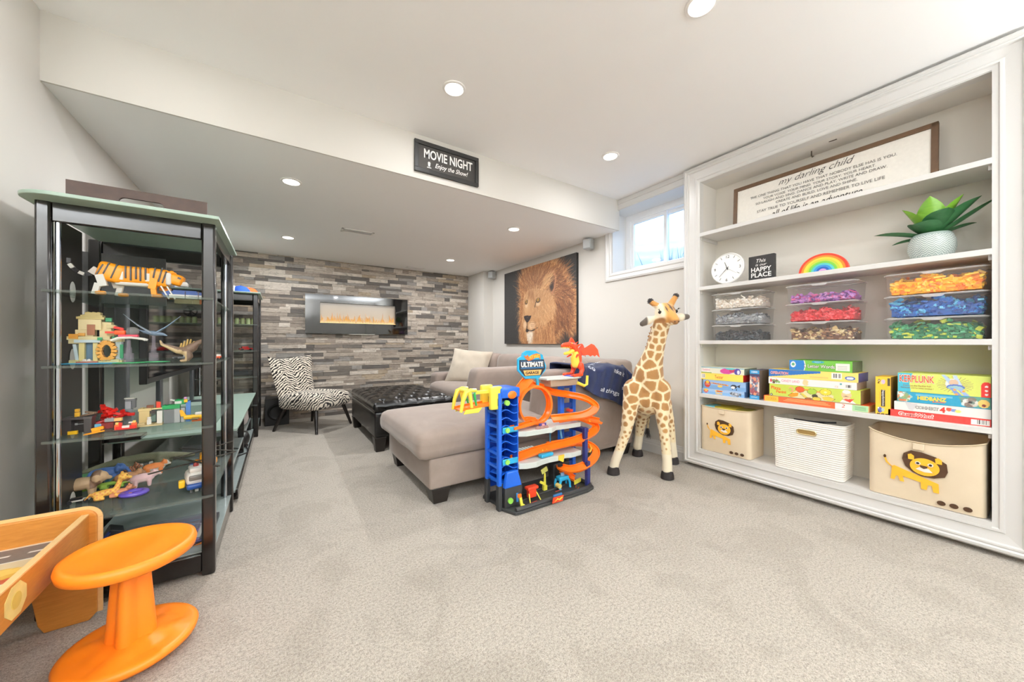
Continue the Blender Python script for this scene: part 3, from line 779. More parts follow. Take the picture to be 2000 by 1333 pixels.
# --- two-seat sofa beyond it
t = thing('sofa', 'taupe suede sofa along the wall, with loose back cushions, beside the leather ottoman', 'sofa', (0, 0, 0))
MB().rbox((2.25, 4.03, 0.205), (1.10, 1.60, 0.20), 0.018, n=6).build('base', m_suede, t)
MB().rbox((2.14, 4.02, 0.415), (0.92, 1.19, 0.22), 0.07, n=12, crown=0.025, wr=0.006, ws=4).build('seat_cushion', m_suede, t, smooth=60)
arm_shape(1.70, 2.80, 3.21, 3.43, 0.105, 0.785, 0.16, 0.05, seed=3).build('armrest', m_suede, t, smooth=60)
arm_shape(1.80, 2.80, 4.62, 4.86, 0.105, 0.635, 0.04, 0.05, seed=5).build('armrest', m_suede, t, smooth=60)
MB().rbox((2.68, 4.03, 0.49), (0.24, 1.60, 0.78), 0.06, n=10, wr=0.006).build('backrest', m_suede, t, smooth=60)
for y0, y1, sd in ((3.44, 4.02, 1), (4.03, 4.61, 2)):
    MB().rbox((2.47, (y0 + y1) / 2, 0.70), (0.24, y1 - y0, 0.42), 0.09, n=10, wr=0.014, ws=4, R=rotm(0, 0.16, 0), seed=sd).build('back_cushion', m_suede, t, smooth=60)
for x, y in ((1.77, 3.30), (1.86, 4.76), (2.72, 3.30), (2.72, 4.76)): tapered_foot(t, x, y)
# --- throw pillow
def pil(w, h, th, name, mat, c, R, label):
    m = MB(); N = 18; rings = []
    for sgn in (1, -1):
        V = []
        for i in range(N + 1):
            for j in range(N + 1):
                u, v = i / N * 2 - 1, j / N * 2 - 1
                e = (max(0, 1 - u ** 2) * max(0, 1 - v ** 2)) ** 0.42
                pin = 1 - 0.07 * (1 - u * u) * abs(v) ** 3 - 0.07 * (1 - v * v) * abs(u) ** 3
                p = Vector((u * w / 2 * pin, v * h / 2 * pin, sgn * th / 2 * e))
                p += Vector((0, 0, 1)) * mnoise.noise(Vector((u * 2.3, v * 2.3, sgn))) * 0.02 * e
                V.append(Vector(c) + R @ p)
        F = [(i * (N + 1) + j, (i + 1) * (N + 1) + j, (i + 1) * (N + 1) + j + 1, i * (N + 1) + j + 1) for i in range(N) for j in range(N)]
        m.add(V, F if sgn > 0 else [f[::-1] for f in F])
    return tag(m.build(name, mat, smooth=180), label, 'pillow')
nrm = Vector((-0.62, -0.62, 0.48)).normalized(); B = basis(nrm) @ Matrix.Rotation(-0.10, 3, 'Z')
pil(0.56, 0.50, 0.20, 'throw_pillow', suede('beige_linen', (190, 179, 163)), (2.12, 4.27, 0.735), B, 'plain beige throw pillow leaning back on the sofa seat')

# --- navy throw with white script, over the chaise arm
m_navy = M('navy_fleece', (28, 40, 78), 0.95, var=0.15, vs=30, sheen=0.15, bump=0.5, bs=300)
def drape(s, v):
    """s along the arm 0..1, v from the hidden side over the top and down the near side"""
    x = 1.99 + 0.64 * s
    L = 0.13 + 0.23 + 0.06 + 0.36 * (0.30 + 0.70 * s) ; d = v * L
    w = 0.012 * math.sin(s * 17 + d * 6) + 0.010 * mnoise.noise(Vector((s * 5, d * 7, 2)))
    z1 = 0.850 + 0.010 * math.sin(s * 11) + (0.02 if s < 0.2 else 0)
    if d < 0.13: return Vector((x, 2.425, z1 - 0.012 - (0.13 - d)))
    d -= 0.13
    if d < 0.23: return Vector((x, 2.425 - d - (0.03 * d / .23), z1 + w * .5))
    d -= 0.23
    a = min(d / 0.06, 1.0)
    y = 2.165 - 0.03 * math.sin(a * PI / 2); zz = z1 - 0.03 * (1 - math.cos(a * PI / 2))
    if d > 0.06: d2 = d - 0.06; y -= 0.02 + abs(w) + 0.03 * d2; zz -= d2; x += -0.10 * d2 * (1 - s)
    else: y -= 0.02 * a + abs(w) * a
    return Vector((x, y, zz))
m = MB(); NS, NV = 44, 40
V = [drape(i / NS, j / NV) for i in range(NS + 1) for j in range(NV + 1)]
F = [(i * (NV + 1) + j, (i + 1) * (NV + 1) + j, (i + 1) * (NV + 1) + j + 1, i * (NV + 1) + j + 1) for i in range(NS) for j in range(NV)]
m.add(V, F)
tb = thing('throw_blanket', 'navy blue throw printed with white script, draped over the chaise arm', 'blanket', (0, 0, 0))
o = m.build('cloth', m_navy, tb, smooth=180); so = o.modifiers.new('thick', 'SOLIDIFY'); so.thickness = 0.008; so.offset = 1
MB().tube([drape(1, .45) + Vector((.01, 0, 0)), drape(1, .6) + Vector((.02, -.01, 0)), drape(1, .8) + Vector((.012, -.01, -.01)), drape(.97, 1) + Vector((0, -.005, -.012))], [.012, .02, .024, .02], 8).build('rolled_edge', m_navy, tb, smooth=180)
m_script = M('blanket_script', (214, 220, 232), 0.9, var=0.05)
def cloth_text(s, sc, vc, w, h):
    me0, tw, th = text_mesh(s, 0.4, 0.01)
    me = me0.copy(); me.materials.clear(); me.materials.append(m_script)
    for v in me.vertices:
        s_, v_ = sc + v.co.x / tw * w, vc - v.co.y / th * h
        p = drape(s_, v_); n = (drape(s_ + .01, v_) - p).cross(drape(s_, v_ + .01) - p).normalized()
        if n.y > 0 and abs(n.y) > abs(n.z): n = -n
        if n.z < 0 and abs(n.z) >= abs(n.y): n = -n
        v.co = p + n * 0.013
    ob = bpy.data.objects.new('lettering', me); COL.objects.link(ob); ob.parent = tb
for a in (('good', .12, .47, .16, .06), ('do', .30, .66, .10, .07), ('all things', .62, .90, .36, .075), ('make it', .80, .62, .22, .06), ('with love', .62, .40, .3, .06), ('some', .86, .40, .14, .05), ('small', .93, .78, .1, .05), ('kind', .42, .52, .14, .05)): cloth_text(*a)

# ================================================================== leather ottoman
def leather():
    t = NT('black_leather'); co = t.coord()
    v = t.n('ShaderNodeTexVoronoi', i_Scale=220.0); t.l(co, v.inputs['Vector'])
    f = t.noise(co, 14, 3); t.base(t.mix(f, lin((9, 9, 10)), lin((20, 19, 19))))
    t.set(Roughness=0.27); t.b.inputs['Specular IOR Level'].default_value = 0.55
    t.bump(t.math('ADD', v.outputs['Distance'], t.math('MULTIPLY', f, 1.5)), 0.15, 0.003); return t.m
m_lea = leather()
OX0, OX1, OY0, OY1 = 0.75, 1.585, 3.52, 4.82
t = thing('tufted_ottoman', 'large black leather ottoman with a button-tufted top', 'ottoman', ((OX0 + OX1) / 2, (OY0 + OY1) / 2, 0))
ow, od = OX1 - OX0, OY1 - OY0
MB().rbox((0, 0, 0.262), (ow - .02, od - .02, 0.245), 0.02, n=6).build('body', m_lea, t)
nbx, nby = 5, 7; sx, sy = ow / (nbx + .4), od / (nby + .4)
BT = [((i - (nbx - 1) / 2) * sx + (0 if j % 2 == 0 else sx / 2) - (0 if j % 2 == 0 else 0), (j - (nby - 1) / 2) * sy) for j in range(nby) for i in range(nbx if j % 2 == 0 else nbx - 1)]
def tuft(p):
    if p.z < 0.0: return p
    ex = 1 - (abs(p.x) / (ow / 2)) ** 6; ey = 1 - (abs(p.y) / (od / 2)) ** 6
    dm = min(math.hypot(p.x - bx, p.y - by) for bx, by in BT)
    u, v = (p.x / sx + 0.5 * (p.y / sy)), (p.x / sx - 0.5 * (p.y / sy))
    cr = min(abs(u - round(u)), abs(v - round(v)))
    edge = min(ow / 2 - abs(p.x), od / 2 - abs(p.y))
    dz = 0.036 * max(0, ex) * max(0, ey) - 0.028 * math.exp(-(dm / 0.032) ** 2) - 0.014 * math.exp(-(cr / 0.10) ** 2) * (1 if edge > 0.09 else 0.3)
    if edge < 0.14:  # pleats running over the rim
        pu = p.x / sx if (od / 2 - abs(p.y)) < (ow / 2 - abs(p.x)) else p.y / sy
        dz -= 0.010 * math.exp(-((pu - round(pu)) / 0.06) ** 2)
    return (p.x, p.y, p.z + dz)
MB().rbox((0, 0, 0.425), (ow, od, 0.095), 0.035, n=64, fn=tuft).build('lid', m_lea, t, smooth=80)
bts = MB()
for bx, by in BT: bts.ball((bx, by, 0.482), (0.011, 0.011, 0.006), 8)
bts.build('buttons', m_lea, t, kind='stuff')
for a_ in (-1, 1):
    for b_ in (-1, 1): tapered_foot(t, a_ * (ow / 2 - .065), b_ * (od / 2 - .065), 0.14, 0.11)

# ================================================================== zebra slipper chair
def zebra():
    t = NT('zebra_fabric'); co = t.coord(); s = t.n('ShaderNodeSeparateXYZ'); t.l(co, s.inputs[0])
    nx = t.noise(co, 7, 3, 0.6); n2 = t.noise(co, 22, 2, 0.5)
    along = t.math('ADD', s.outputs[2], s.outputs[1])
    ax = t.math('PINGPONG', t.math('ADD', t.math('ABSOLUTE', s.outputs[0]), 0.0), 0.155)
    ph = t.math('SUBTRACT', t.math('MULTIPLY', along, 24.0), t.math('MULTIPLY', ax, 17.0))
    ph = t.math('ADD', ph, t.math('ADD', t.math('MULTIPLY', nx, 3.0), t.math('MULTIPLY', n2, 1.0)))
    w = t.math('PINGPONG', ph, 0.5)
    th = t.math('ADD', 0.10, t.math('MULTIPLY', n2, 0.26))
    k = t.math('LESS_THAN', w, th)
    t.base(t.mix(k, lin((226, 217, 201)), lin((30, 26, 24)))); t.set(Roughness=0.85, Sheen_Weight=0.2)
    t.b.inputs['Specular IOR Level'].default_value = 0.2
    t.bump(t.noise(co, 500, 1), 0.15, 0.002); return t.m
m_zeb = zebra()
CR = math.radians(43)
t = thing('zebra_chair', 'armless slipper chair in zebra-stripe fabric with splayed dark legs', 'chair', (0.355, 5.03, 0), CR)
MB().rbox((0, -0.04, 0.345), (0.60, 0.56, 0.17), 0.06, n=12, crown=0.03).build('seat', m_zeb, t, smooth=80)
bm_ = MB(); rings = []
for k in range(17):
    q = k / 16; z_ = 0.28 + q * 0.575; y_ = 0.20 + 0.17 * q + 0.02 * q * q
    w_ = 0.27 + 0.055 * q ** 1.5; th_ = 0.055 - 0.018 * q; flare = 0.055 * q ** 2
    rg = []
    for i in range(25):
        u = i / 24 * 2 - 1; top = (0.045 * abs(u) ** 3 - 0.012) * q ** 3
        rg.append(Vector((u * w_, y_ - th_ * (1 - abs(u) ** 8) - flare * u ** 4, z_ + top)))
    for i in range(25):
        u = 1 - i / 24 * 2; top = (0.045 * abs(u) ** 3 - 0.012) * q ** 3
        rg.append(Vector((u * w_, y_ + th_ * .7 * (1 - abs(u) ** 8) - flare * u ** 4 + .004, z_ + top)))
    rings.append(rg)
bm_.loft(rings).build('backrest', m_zeb, t, smooth=70)
for sx_ in (-1, 1):
    for fy, gy in ((-0.24, -0.315), (0.20, 0.29)):
        MB().cyl((sx_ * .22, fy, 0.29), (sx_ * .29, gy, 0.0), .026, .015, 10).build('leg', m_legw, t)

# ================================================================== subwoofer by the stone wall
t = thing('subwoofer', 'black box subwoofer on the floor between tall stand and zebra chair', 'speaker', (-0.02, 5.545, 0))
MB().box((0, 0, .17), (.26, .28, .34)).build('cabinet', M('subwoofer_black', (24, 23, 23), 0.45, var=.1), t, bevel=.004)
MB().lathe([(.001, 0), (.10, 0), (.105, .006), (.09, .012), (.06, -.005), (.001, .004)], (.0, -.141, .17), 24, R=rotm(PI / 2)).build('driver', M('driver_cone', (14, 14, 14), 0.5), t)

# ================================================================== media unit: two open towers, a low stand and the television
m_blk2 = M('black_lacquer', (26, 23, 22), 0.22, var=0.06, coat=0.4)
m_chrome = M('chrome', (190, 196, 204), 0.12, 1.0, var=0.02)
m_gl = glassy('shelf_glass', (206, 216, 210), 0.17, 0.05)
m_glgreen = glassy('frosted_glass', (176, 200, 186), 0.93, 0.28)
m_glgrey = M('smoked_glass', (150, 160, 158), 0.12, var=0.05, spec=0.6)
def perforated():
    t = NT('perforated_steel'); co = t.coord(); v = t.n('ShaderNodeTexVoronoi', i_Scale=190.0); v.inputs['Randomness'].default_value = 0.0
    t.l(t.mapping(co, (1, 1, 1), rot=(0.785, 0, 0)), v.inputs['Vector'])
    t.base(t.ramp(v.outputs['Distance'], [(0.28, lin((10, 10, 10))), (0.36, lin((72, 70, 68)))])); t.set(Roughness=0.4, Metallic=0.4); return t.m
m_perf = perforated()
def tower(xf, y0, y1, label, back0, back1):
    t = thing('media_tower', label, 'shelf unit', (xf, y0, 0)); d = y1 - y0
    def stile(xa, xb, ya, yb, z0=0.0, z1=1.60): return MB().bb(xa, xb, ya, yb, z0, z1).build('post', m_blk2, t, bevel=0.008)
    stile(-.048, 0, 0, .045); stile(-.055, .004, d - .045, d, 0.0, 1.60)
    stile(back0, back0 + .042, 0, .030); stile(back1, back1 + .05, d - .045, d)
    MB().bb(back0 + .042, -.048, .004, .028, 1.515, 1.60).build('top_rail', m_blk2, t, bevel=.004)
    MB().bb(back1 + .05, -.055, d - .036, d - .004, 1.515, 1.60).build('top_rail', m_blk2, t, bevel=.004)
    MB().bb(-.036, -.006, .045, d - .045, 1.53, 1.60).build('top_rail', m_blk2, t, bevel=.004)
    MB().bb(back0 + .042, -.048, .004, .028, 0.02, 0.10).build('bottom_rail', m_blk2, t, bevel=.004)
    MB().bb(back1 + .05, -.055, d - .036, d - .004, 0.02, 0.10).build('bottom_rail', m_blk2, t, bevel=.004)
    MB().bb(-.036, -.006, .045, d - .045, 0.02, 0.10).build('bottom_rail', m_blk2, t, bevel=.004)
    for x_, y_ in ((back0 + .054, .020), (-.03, .065), (-.03, d - .07)):
        MB().cyl((x_, y_, .10), (x_, y_, 1.53), .0085, n=12).build('rod', m_chrome, t)
    MB().bb(back0 + .012, back0 + .02, .14, .33, .05, 1.55).build('perforated_panel', m_perf, t, smooth=0)
    for z_ in (.36, .68, .98, 1.27):
        o = MB().ball((back0 + .022, .235, z_), (.004, .026, .045), 20).build('oval_plate', M('plate_white', (222, 222, 218), .5), t)
    def outline(z_, th, x0, x1, ya, yb, bow, mat, nm):
        N = 14; pts = []
        for k in range(N + 1):
            q = k / N; pts.append((x0 + (x1 - x0) * q, ya - bow * math.sin(PI * q)))
        pts += [(x1, yb), (x0 - (back0 - back1) * 0.9 if nm == 'glass_shelf' else x0, yb)]
        MB().ext([(p[0], p[1]) for p in pts], th, (0, 0, z_ - th), (1, 0, 0), (0, 1, 0)).build(nm, mat, t, smooth=20, bevel=.0015)
    for z_ in (1.253, .962, .676, .362): outline(z_, .010, back0 + .02, -.006, -.006, d - .02, .026, m_gl, 'glass_shelf')
    outline(.108, .008, back0 + .02, -.004, .02, d - .02, 0, m_glgrey, 'base_panel')
    # frosted green glass top with a rounded back corner
    pts = [(.024, -.095), (.024, d - .06), (back0 - .03, d - .06)]
    for k in range(9):
        a_ = PI + (PI / 2) * k / 8; pts.append((back0 + .075 + .105 * math.cos(a_), -.0 + .095 * math.sin(a_)))
    MB().ext(pts[::-1], -.014, (0, 0, 1.602), (1, 0, 0), (0, 1, 0)).build('glass_top', m_glgreen, t, smooth=20, bevel=.002)
    return t
tw1 = tower(-.243, 2.09, 2.83, 'near black open tower with green glass top and toys on glass shelves', -.525, -.60)
tw2 = tower(-.195, 4.85, 5.50, 'far black open tower beside the stone wall, with caps on its glass top', -.55, -.56)
MB().bb(-.62, -.30, .700, .716, 1.262, 1.53).build('grey_wood_panel', M('grey_woodgrain', (96, 96, 98), 0.5, var=.1, vs=60), tw1, smooth=0)
# low stand
t = thing('tv_stand', 'low black media stand with a green glass top between the two towers', 'tv stand', (-.225, 2.87, 0)); d = 1.95
MB().ext([(-.57, 0), (0.0, 0), (.005, .3), (.01, d), (-.57, d)], .014, (0, 0, .486), (1, 0, 0), (0, 1, 0)).build('glass_top', m_glgreen, t, smooth=0, bevel=.002)
for x_, y_ in ((-.05, .03), (-.05, .95), (-.05, d - .05), (-.54, .03), (-.54, d - .05)): MB().bb(x_ - .02, x_ + .02, y_, y_ + .045, 0.0, .486).build('post', m_blk2, t, bevel=.006)
MB().bb(-.56, -.03, .0, d, .225, .237).build('glass_shelf', m_glgrey, t, smooth=0)
MB().bb(-.56, -.01, .0, d, .09, .102).build('base_shelf', m_glgrey, t, smooth=0)
MB().bb(-.03, 0, .07, d - .05, .02, .09).build('plinth', m_blk2, t, bevel=.004)
# television, on two feet on the stand
t = thing('television', 'very large flat black television on the low stand between the towers', 'television', (-.66, 2.97, 0.5)); d = 1.77
MB().bb(-.035, 0, 0, d, .30, 1.36).build('bezel', M('tv_plastic', (30, 31, 33), 0.35), t, bevel=.004)
MB().bb(0, .003, .015, d - .015, .335, 1.345).build('screen', M('tv_screen', (7, 8, 10), 0.05, var=0, spec=.7), t, smooth=0)
for y_ in (.35, d - .35): MB().bb(-.10, .10, y_ - .02, y_ + .02, 0, .018).bb(-.03, -.005, y_ - .03, y_ + .03, .015, .32).build('stand_leg', M('tv_leg', (86, 88, 92), .3, .5), t, bevel=.004)
# slim column speaker on the stand
t = thing('column_speaker', 'slim grey column loudspeaker standing on the low media stand', 'speaker', (-.745, 2.90, .5))
MB().bb(-.09, .09, -.06, .06, 0, .02).build('foot', m_blk2, t, bevel=.004); MB().bb(-.012, .012, -.012, .012, .02, .17).build('stem', m_chrome, t)
MB().rbox((0, 0, .50), (.055, .05, .68), .012, n=3).build('column', M('speaker_grey', (92, 94, 97), .5, bump=.5, bs=400), t)
# dark tray on the tower
t = thing('wooden_tray', 'dark brown wooden tray with a cut-out handle on top of the near tower', 'tray', (-.528, 2.475, 1.602))
m_tray = M('wenge_wood', (70, 48, 38), .45, var=.18, vs=30)
def rr(x0, x1, z0, z1, r, n=6):
    P_ = []
    for cx, cz, a0 in ((x1 - r, z0 + r, -PI / 2), (x1 - r, z1 - r, 0), (x0 + r, z1 - r, PI / 2), (x0 + r, z0 + r, PI)):
        for k in range(n + 1): P_.append((cx + r * math.cos(a0 + PI / 2 * k / n), cz + r * math.sin(a0 + PI / 2 * k / n)))
    return P_
def slot_panel(w, z0, z1, hw, hz0, hz1, y, th):
    m = MB()
    m.bb(-w / 2, -hw, y, y + th, z0, z1).bb(hw, w / 2, y, y + th, z0, z1).bb(-hw, hw, y, y + th, z0, hz0).bb(-hw, hw, y, y + th, hz1, z1)
    r = (hz1 - hz0) / 2
    for s_ in (-1, 1):   # rounded ends of the handle hole
        for top in (0, 1):
            P_ = [(s_ * hw, hz1 if top else hz0)] + [(s_ * (hw - r + r * math.cos(a_)), (hz0 + hz1) / 2 + (1 if top else -1) * r * math.sin(a_)) for a_ in [PI / 2 * k / 6 for k in range(7)]]
            m.ext(P_, th, (0, y + th, 0), (1, 0, 0), (0, 0, 1))
    return m
slot_panel(.46, 0, .145, .075, .062, .105, -.175, .013).build('end_panel', m_tray, t, smooth=0)
slot_panel(.46, 0, .145, .075, .062, .105, .162, .013).build('end_panel', m_tray, t, smooth=0)
MB().bb(-.23, -.217, -.162, .162, 0, .09).build('side_panel', m_tray, t, smooth=0); MB().bb(.217, .23, -.162, .162, 0, .09).build('side_panel', m_tray, t, smooth=0)
MB().bb(-.217, .217, -.162, .162, .004, .012).build('tray_floor', m_tray, t, smooth=0)

# ================================================================== play table
def beech(nm, a, b):
    t = NT(nm); f = t.noise(t.mapping(t.coord(), (3, 3, 22)), 6, 4, .6, .5); t.base(t.mix(f, lin(a), lin(b))); t.set(Roughness=.38); t.bump(f, .05, .002); return t.m
m_ply = beech('table_veneer', (170, 104, 34), (214, 146, 66)); m_edge = beech('table_edge', (226, 182, 118), (240, 204, 146))
t = thing('play_table', 'low honey-wood train table with a printed town scene top', 'play table', (-.60, 2.02, 0))
ez = .418
# local x runs left from the near corner; end panel lies at y = 0
def panel(y, nm):
    P_ = [(.03, 0.0)] + [(.03 + .0, 0)] 
    out = [(0.02, .30), (.02, ez - .035)] + [(.02 - .035 + .035 * math.cos(a_), ez - .035 + .035 * math.sin(a_)) for a_ in [PI / 2 * k / 6 for k in range(1, 7)]]
    out += [(-.68 + .035 * math.cos(a_), ez - .035 + .035 * math.sin(a_)) for a_ in [PI / 2 + PI / 2 * k / 6 for k in range(7)]]
    out += [(-.70, .03), (-.68, 0), (-.58, 0), (-.555, .03), (-.51, .28), (-.16, .28), (-.125, .03), (-.11, 0), (0.0, 0), (.02, .025)]
    return MB().ext(out, .024, (0, y, 0), (1, 0, 0), (0, 0, 1)).build(nm, [m_ply], t, smooth=25, bevel=.003)
panel(0, 'end_panel'); panel(-1.10, 'end_panel')
ed = [(.021, .02), (.021, ez - .035)] + [(.021 - .036 + .036 * math.cos(a_), ez - .036 + .036 * math.sin(a_)) for a_ in [PI / 2 * k / 6 for k in range(7)]] + [(-.68, ez)]
MB().tube([(p[0], -.012, p[1]) for p in ed], 1, sect=[(-.0122, -.002), (.0122, -.002), (.0122, .002), (-.0122, .002)], up=Vector((0, 1, 0))).build('edge_band', m_edge, t, smooth=30)
for x_ in (0.0, -.68):
    MB().bb(x_ - .018, x_, -1.10, -.024, .295, .398).build('side_rail', m_ply, t, smooth=0)
    MB().bb(x_ - .0185, x_ + .0005, -1.10, -.024, .398, .403).build('rail_edge', m_edge, t, smooth=0)
cv = Canvas(150, 210, (214, 198, 160))      # top: x left->right over 0.66 m, y from the camera end to the far end over 1.07 m
cv.poly([(0, .60), (1, .40), (1, .36), (0, .5)], (196, 182, 146), .5)
cv.rect(0, .885, 1, .985, (104, 100, 98))
for k in range(9): cv.rect(.04 + k * .115, .93, .10 + k * .115, .939, (236, 236, 232))
cv.rect(0, .985, 1, .990, (236, 236, 232)); cv.rect(0, .880, 1, .885, (236, 236, 232))
cv.ell(.46, .80, .16, .045, (74, 164, 132), soft=.4); cv.ell(.33, .78, .10, .03, (150, 196, 104), soft=.4)
cv.ell(.80, .69, .20, .05, (84, 162, 84), soft=.4)
cv.ell(.62, .665, .22, .028, (150, 136, 110), soft=.3)
cv.poly([(.50, .72), (.94, .74), (.92, .79), (.56, .78)], (196, 82, 40)); cv.poly([(.50, .70), (.94, .72), (.94, .735), (.50, .715)], (232, 228, 220))
cv.ell(.74, .80, .21, .042, (222, 172, 60)); cv.ell(.74, .812, .18, .026, (236, 196, 92)); cv.rect(.70, .70, .75, .76, (226, 178, 90))
for k, (x_, y_) in enumerate(((.85, .52), (.78, .50), (.7, .51), (.9, .53))): cv.ell(x_, y_, .05, .014, (140, 128, 104), .6)
cv.poly([(.55, .30), (1, .40), (1, .20), (.6, .1)], (86, 170, 118)); cv.ell(.25, .25, .2, .1, (120, 178, 200)); cv.ell(.2, .55, .16, .05, (120, 180, 96), soft=.5)
MB().bb(-.68, -.018, -1.10, -.024, .318, .330).build('table_bed', m_ply, t, smooth=0)
painted('printed_top', cv.a, vcol_mat('table_print', .35), t, (-.68, -1.10, .3305), (1, 0, 0), (0, 1, 0), .662, 1.076)
pt = [(.0 , .045 * 1.0)]; oc = []
for k in range(8): oc.append((.052 * math.cos(PI / 8 + k * PI / 4), .047 * math.sin(PI / 8 + k * PI / 4)))
MB().ext(oc, .0012, (0.0002, -.47, .348), (0, 1, 0), (0, 0, 1)).build('badge', M('badge_cream', (226, 204, 128), .5, var=.1), t, smooth=0)
MB().lathe([(.001, .0), (.024, 0), (.022, .0018), (.001, .002)], (.0008, -.47, .348), 16, R=rotm(0, PI / 2, 0)).build('badge_star', M('badge_gold', (206, 178, 86), .5, var=.1), t)

# ================================================================== orange wobble stool
m_org = M('orange_polymer', (250, 138, 30), .42, var=.04, vs=6, bump=.05, bs=500)
t = thing('wobble_stool', 'bright orange plastic wobble stool with a round seat and rounded base', 'stool', (-.415, 1.70, 0))
MB().lathe([(.001, .352), (.10, .349), (.135, .358), (.150, .366), (.162, .362), (.166, .348), (.162, .330), (.146, .320), (.06, .318), (.001, .318)], n=64).build('seat', m_org, t, smooth=60)
rings = []
for q in range(9):
    z_ = .06 + .265 * q / 8; s_ = 1.18 - .36 * q / 8 + (.10 if q == 8 else 0); rg = []
    for i in range(48):
        a_ = 2 * PI * i / 48; r_ = .046 * s_ * (1 + .20 * math.cos(4 * a_ + .5)); rg.append(Vector((r_ * math.cos(a_), r_ * math.sin(a_), z_)))
    rings.append(rg)
MB().loft(rings).build('column', m_org, t, smooth=60)
prof = []
def base_rings():
    R_ = []
    for r_, z_ in ((.001, .0), (.05, .001), (.10, .006), (.145, .018), (.166, .034), (.170, .048), (.164, .056), (.150, .058), (.120, .054), (.10, .056), (.078, .066), (.001, .070)):
        R_.append([Vector((r_ * math.cos(2 * PI * i / 64), r_ * math.sin(2 * PI * i / 64), z_ + (.012 * max(0, math.cos(4 * 2 * PI * i / 64 + .5)) if .09 < r_ < .13 and z_ > .03 else 0))) for i in range(64)])
    return R_
MB().loft(base_rings()).build('base', m_org, t, smooth=60)
# ================================================================== clear bins of sorted building bricks
m_clear = glassy('clear_plastic', (250, 250, 250), 0.09, 0.10)
m_rim = glassy('clear_plastic_rim', (252, 252, 252), 0.30, 0.12)
BW, BH, BD = 0.368, 0.1265, 0.215
def clear_bin(yc, z0, label):
    t = thing('clear_bin', label, 'storage bin', (2.968, yc, z0), group='stacked clear bins of building bricks')
    # tapered open body, seen through; local x runs into the shelf
    def ring(k, z): 
        w, d = BW / 2 * k, BD / 2 * k; r = .018; P_ = []
        for cx, cy, a0 in ((d - r, w - r, 0), (-d + r, w - r, PI / 2), (-d + r, -w + r, PI), (d - r, -w + r, 1.5 * PI)):
            for i in range(4): P_.append(Vector((BD / 2 + cx + r * math.cos(a0 + PI / 2 * i / 3), cy + r * math.sin(a0 + PI / 2 * i / 3), z)))
        return P_
    MB().loft([ring(.90, .002), ring(.955, .012), ring(.985, BH - .022), ring(1.0, BH - .014)], caps=False).add(ring(.90, .002), [tuple(range(16))]).build('body', m_clear, t, smooth=50)
    lid = MB().loft([ring(1.0, BH - .014), ring(1.03, BH - .0135), ring(1.03, BH - .009), ring(.97, BH - .003), ring(.93, BH - .003), ring(.92, BH - .008)], caps=False)
    lid.add(ring(.92, BH - .008), [tuple(range(16))]).build('lid', m_rim, t, smooth=30)
    MB().ext([(-.045, 0), (.045, 0), (.030, -.012), (-.030, -.012)], .006, (-.005, 0, BH - .010), (0, -1, 0), (0, 0, 1)).build('latch', m_rim, t, smooth=0)
    return t
def brick_pile(yc, z0, cols, fill, label, seed, extra=None):
    rg = random.Random(seed); m = MB(); mats = [plastic('toy_brick_%d_%d_%d' % c, c, .3) for c in cols]
    w, d = BW * .90, BD * .86
    def top(u, v): return BH * fill * (.72 + .28 * math.sin(u * 5 + seed) * math.cos(v * 3 + seed) + .10 * mnoise.noise(Vector((u * 4, v * 3, seed))))
    for L_ in range(7):
        for k in range(52 if L_ > 2 else 34):
            u, v = rg.uniform(-1, 1), rg.uniform(-1, 1) if L_ > 4 else rg.choice([-1, -1, rg.uniform(-1, 1)]) * rg.uniform(.8, 1)
            zt = .008 + (L_ + .5) / 7 * top(u, v)
            kx = .90 + .06 * zt / BH
            s_ = rg.choice([(.020, .020, .013), (.038, .020, .013), (.030, .020, .010), (.040, .012, .012), (.056, .020, .006), (.024, .012, .013), (.046, .028, .009)])
            hl = s_[0] / 2 + .004
            y = max(-w / 2 * kx / .9 + hl, min(w / 2 * kx / .9 - hl, u * w / 2)); x = max(-d / 2 + hl * .7, min(d / 2 - hl * .7, v * d / 2))
            R_ = rotm(rg.gauss(0, .5), rg.gauss(0, .5), rg.uniform(0, PI)) if L_ > 2 else rotm(rg.gauss(0, .2), rg.gauss(0, .2), rg.uniform(0, PI))
            mi = rg.randrange(len(mats)); c = Vector((BD / 2 + x, y, zt))
            m.box(c, s_, mi, R_)
            if L_ >= 3 and rg.random() < .5:
                for a in (-1, 1): m.cyl(c + R_ @ Vector((a * s_[0] / 4, 0, s_[2] / 2)), c + R_ @ Vector((a * s_[0] / 4, 0, s_[2] / 2 + .002)), .0026, n=6, m=mi)
    N_ = 12
    V_ = [Vector((BD / 2 + (j / N_ * 2 - 1) * d / 2 * .93, (i / N_ * 2 - 1) * w / 2 * .96, max(.02, .006 + top(i / N_ * 2 - 1, j / N_ * 2 - 1) * .80))) for i in range(N_ + 1) for j in range(N_ + 1)]
    V0 = [Vector((p.x, p.y, .004)) for p in V_]; q_ = N_ + 1; rim_ = [i * q_ for i in range(q_)] + [N_ * q_ + j for j in range(1, q_)] + [i * q_ + N_ for i in range(N_ - 1, -1, -1)] + [j for j in range(N_ - 1, 0, -1)]
    m.add(V_, [(i * q_ + j, (i + 1) * q_ + j, (i + 1) * q_ + j + 1, i * q_ + j + 1) for i in range(N_) for j in range(N_)], 0)
    m.loft([[V0[i] for i in rim_], [V_[i] for i in rim_]], 0, caps=False)
    o = m.build('brick_pile', mats, smooth=0, kind='stuff', loc=(2.968, yc, z0)); tag(o, label, 'toy bricks', 'loose bricks sorted by colour in the bins'); return o
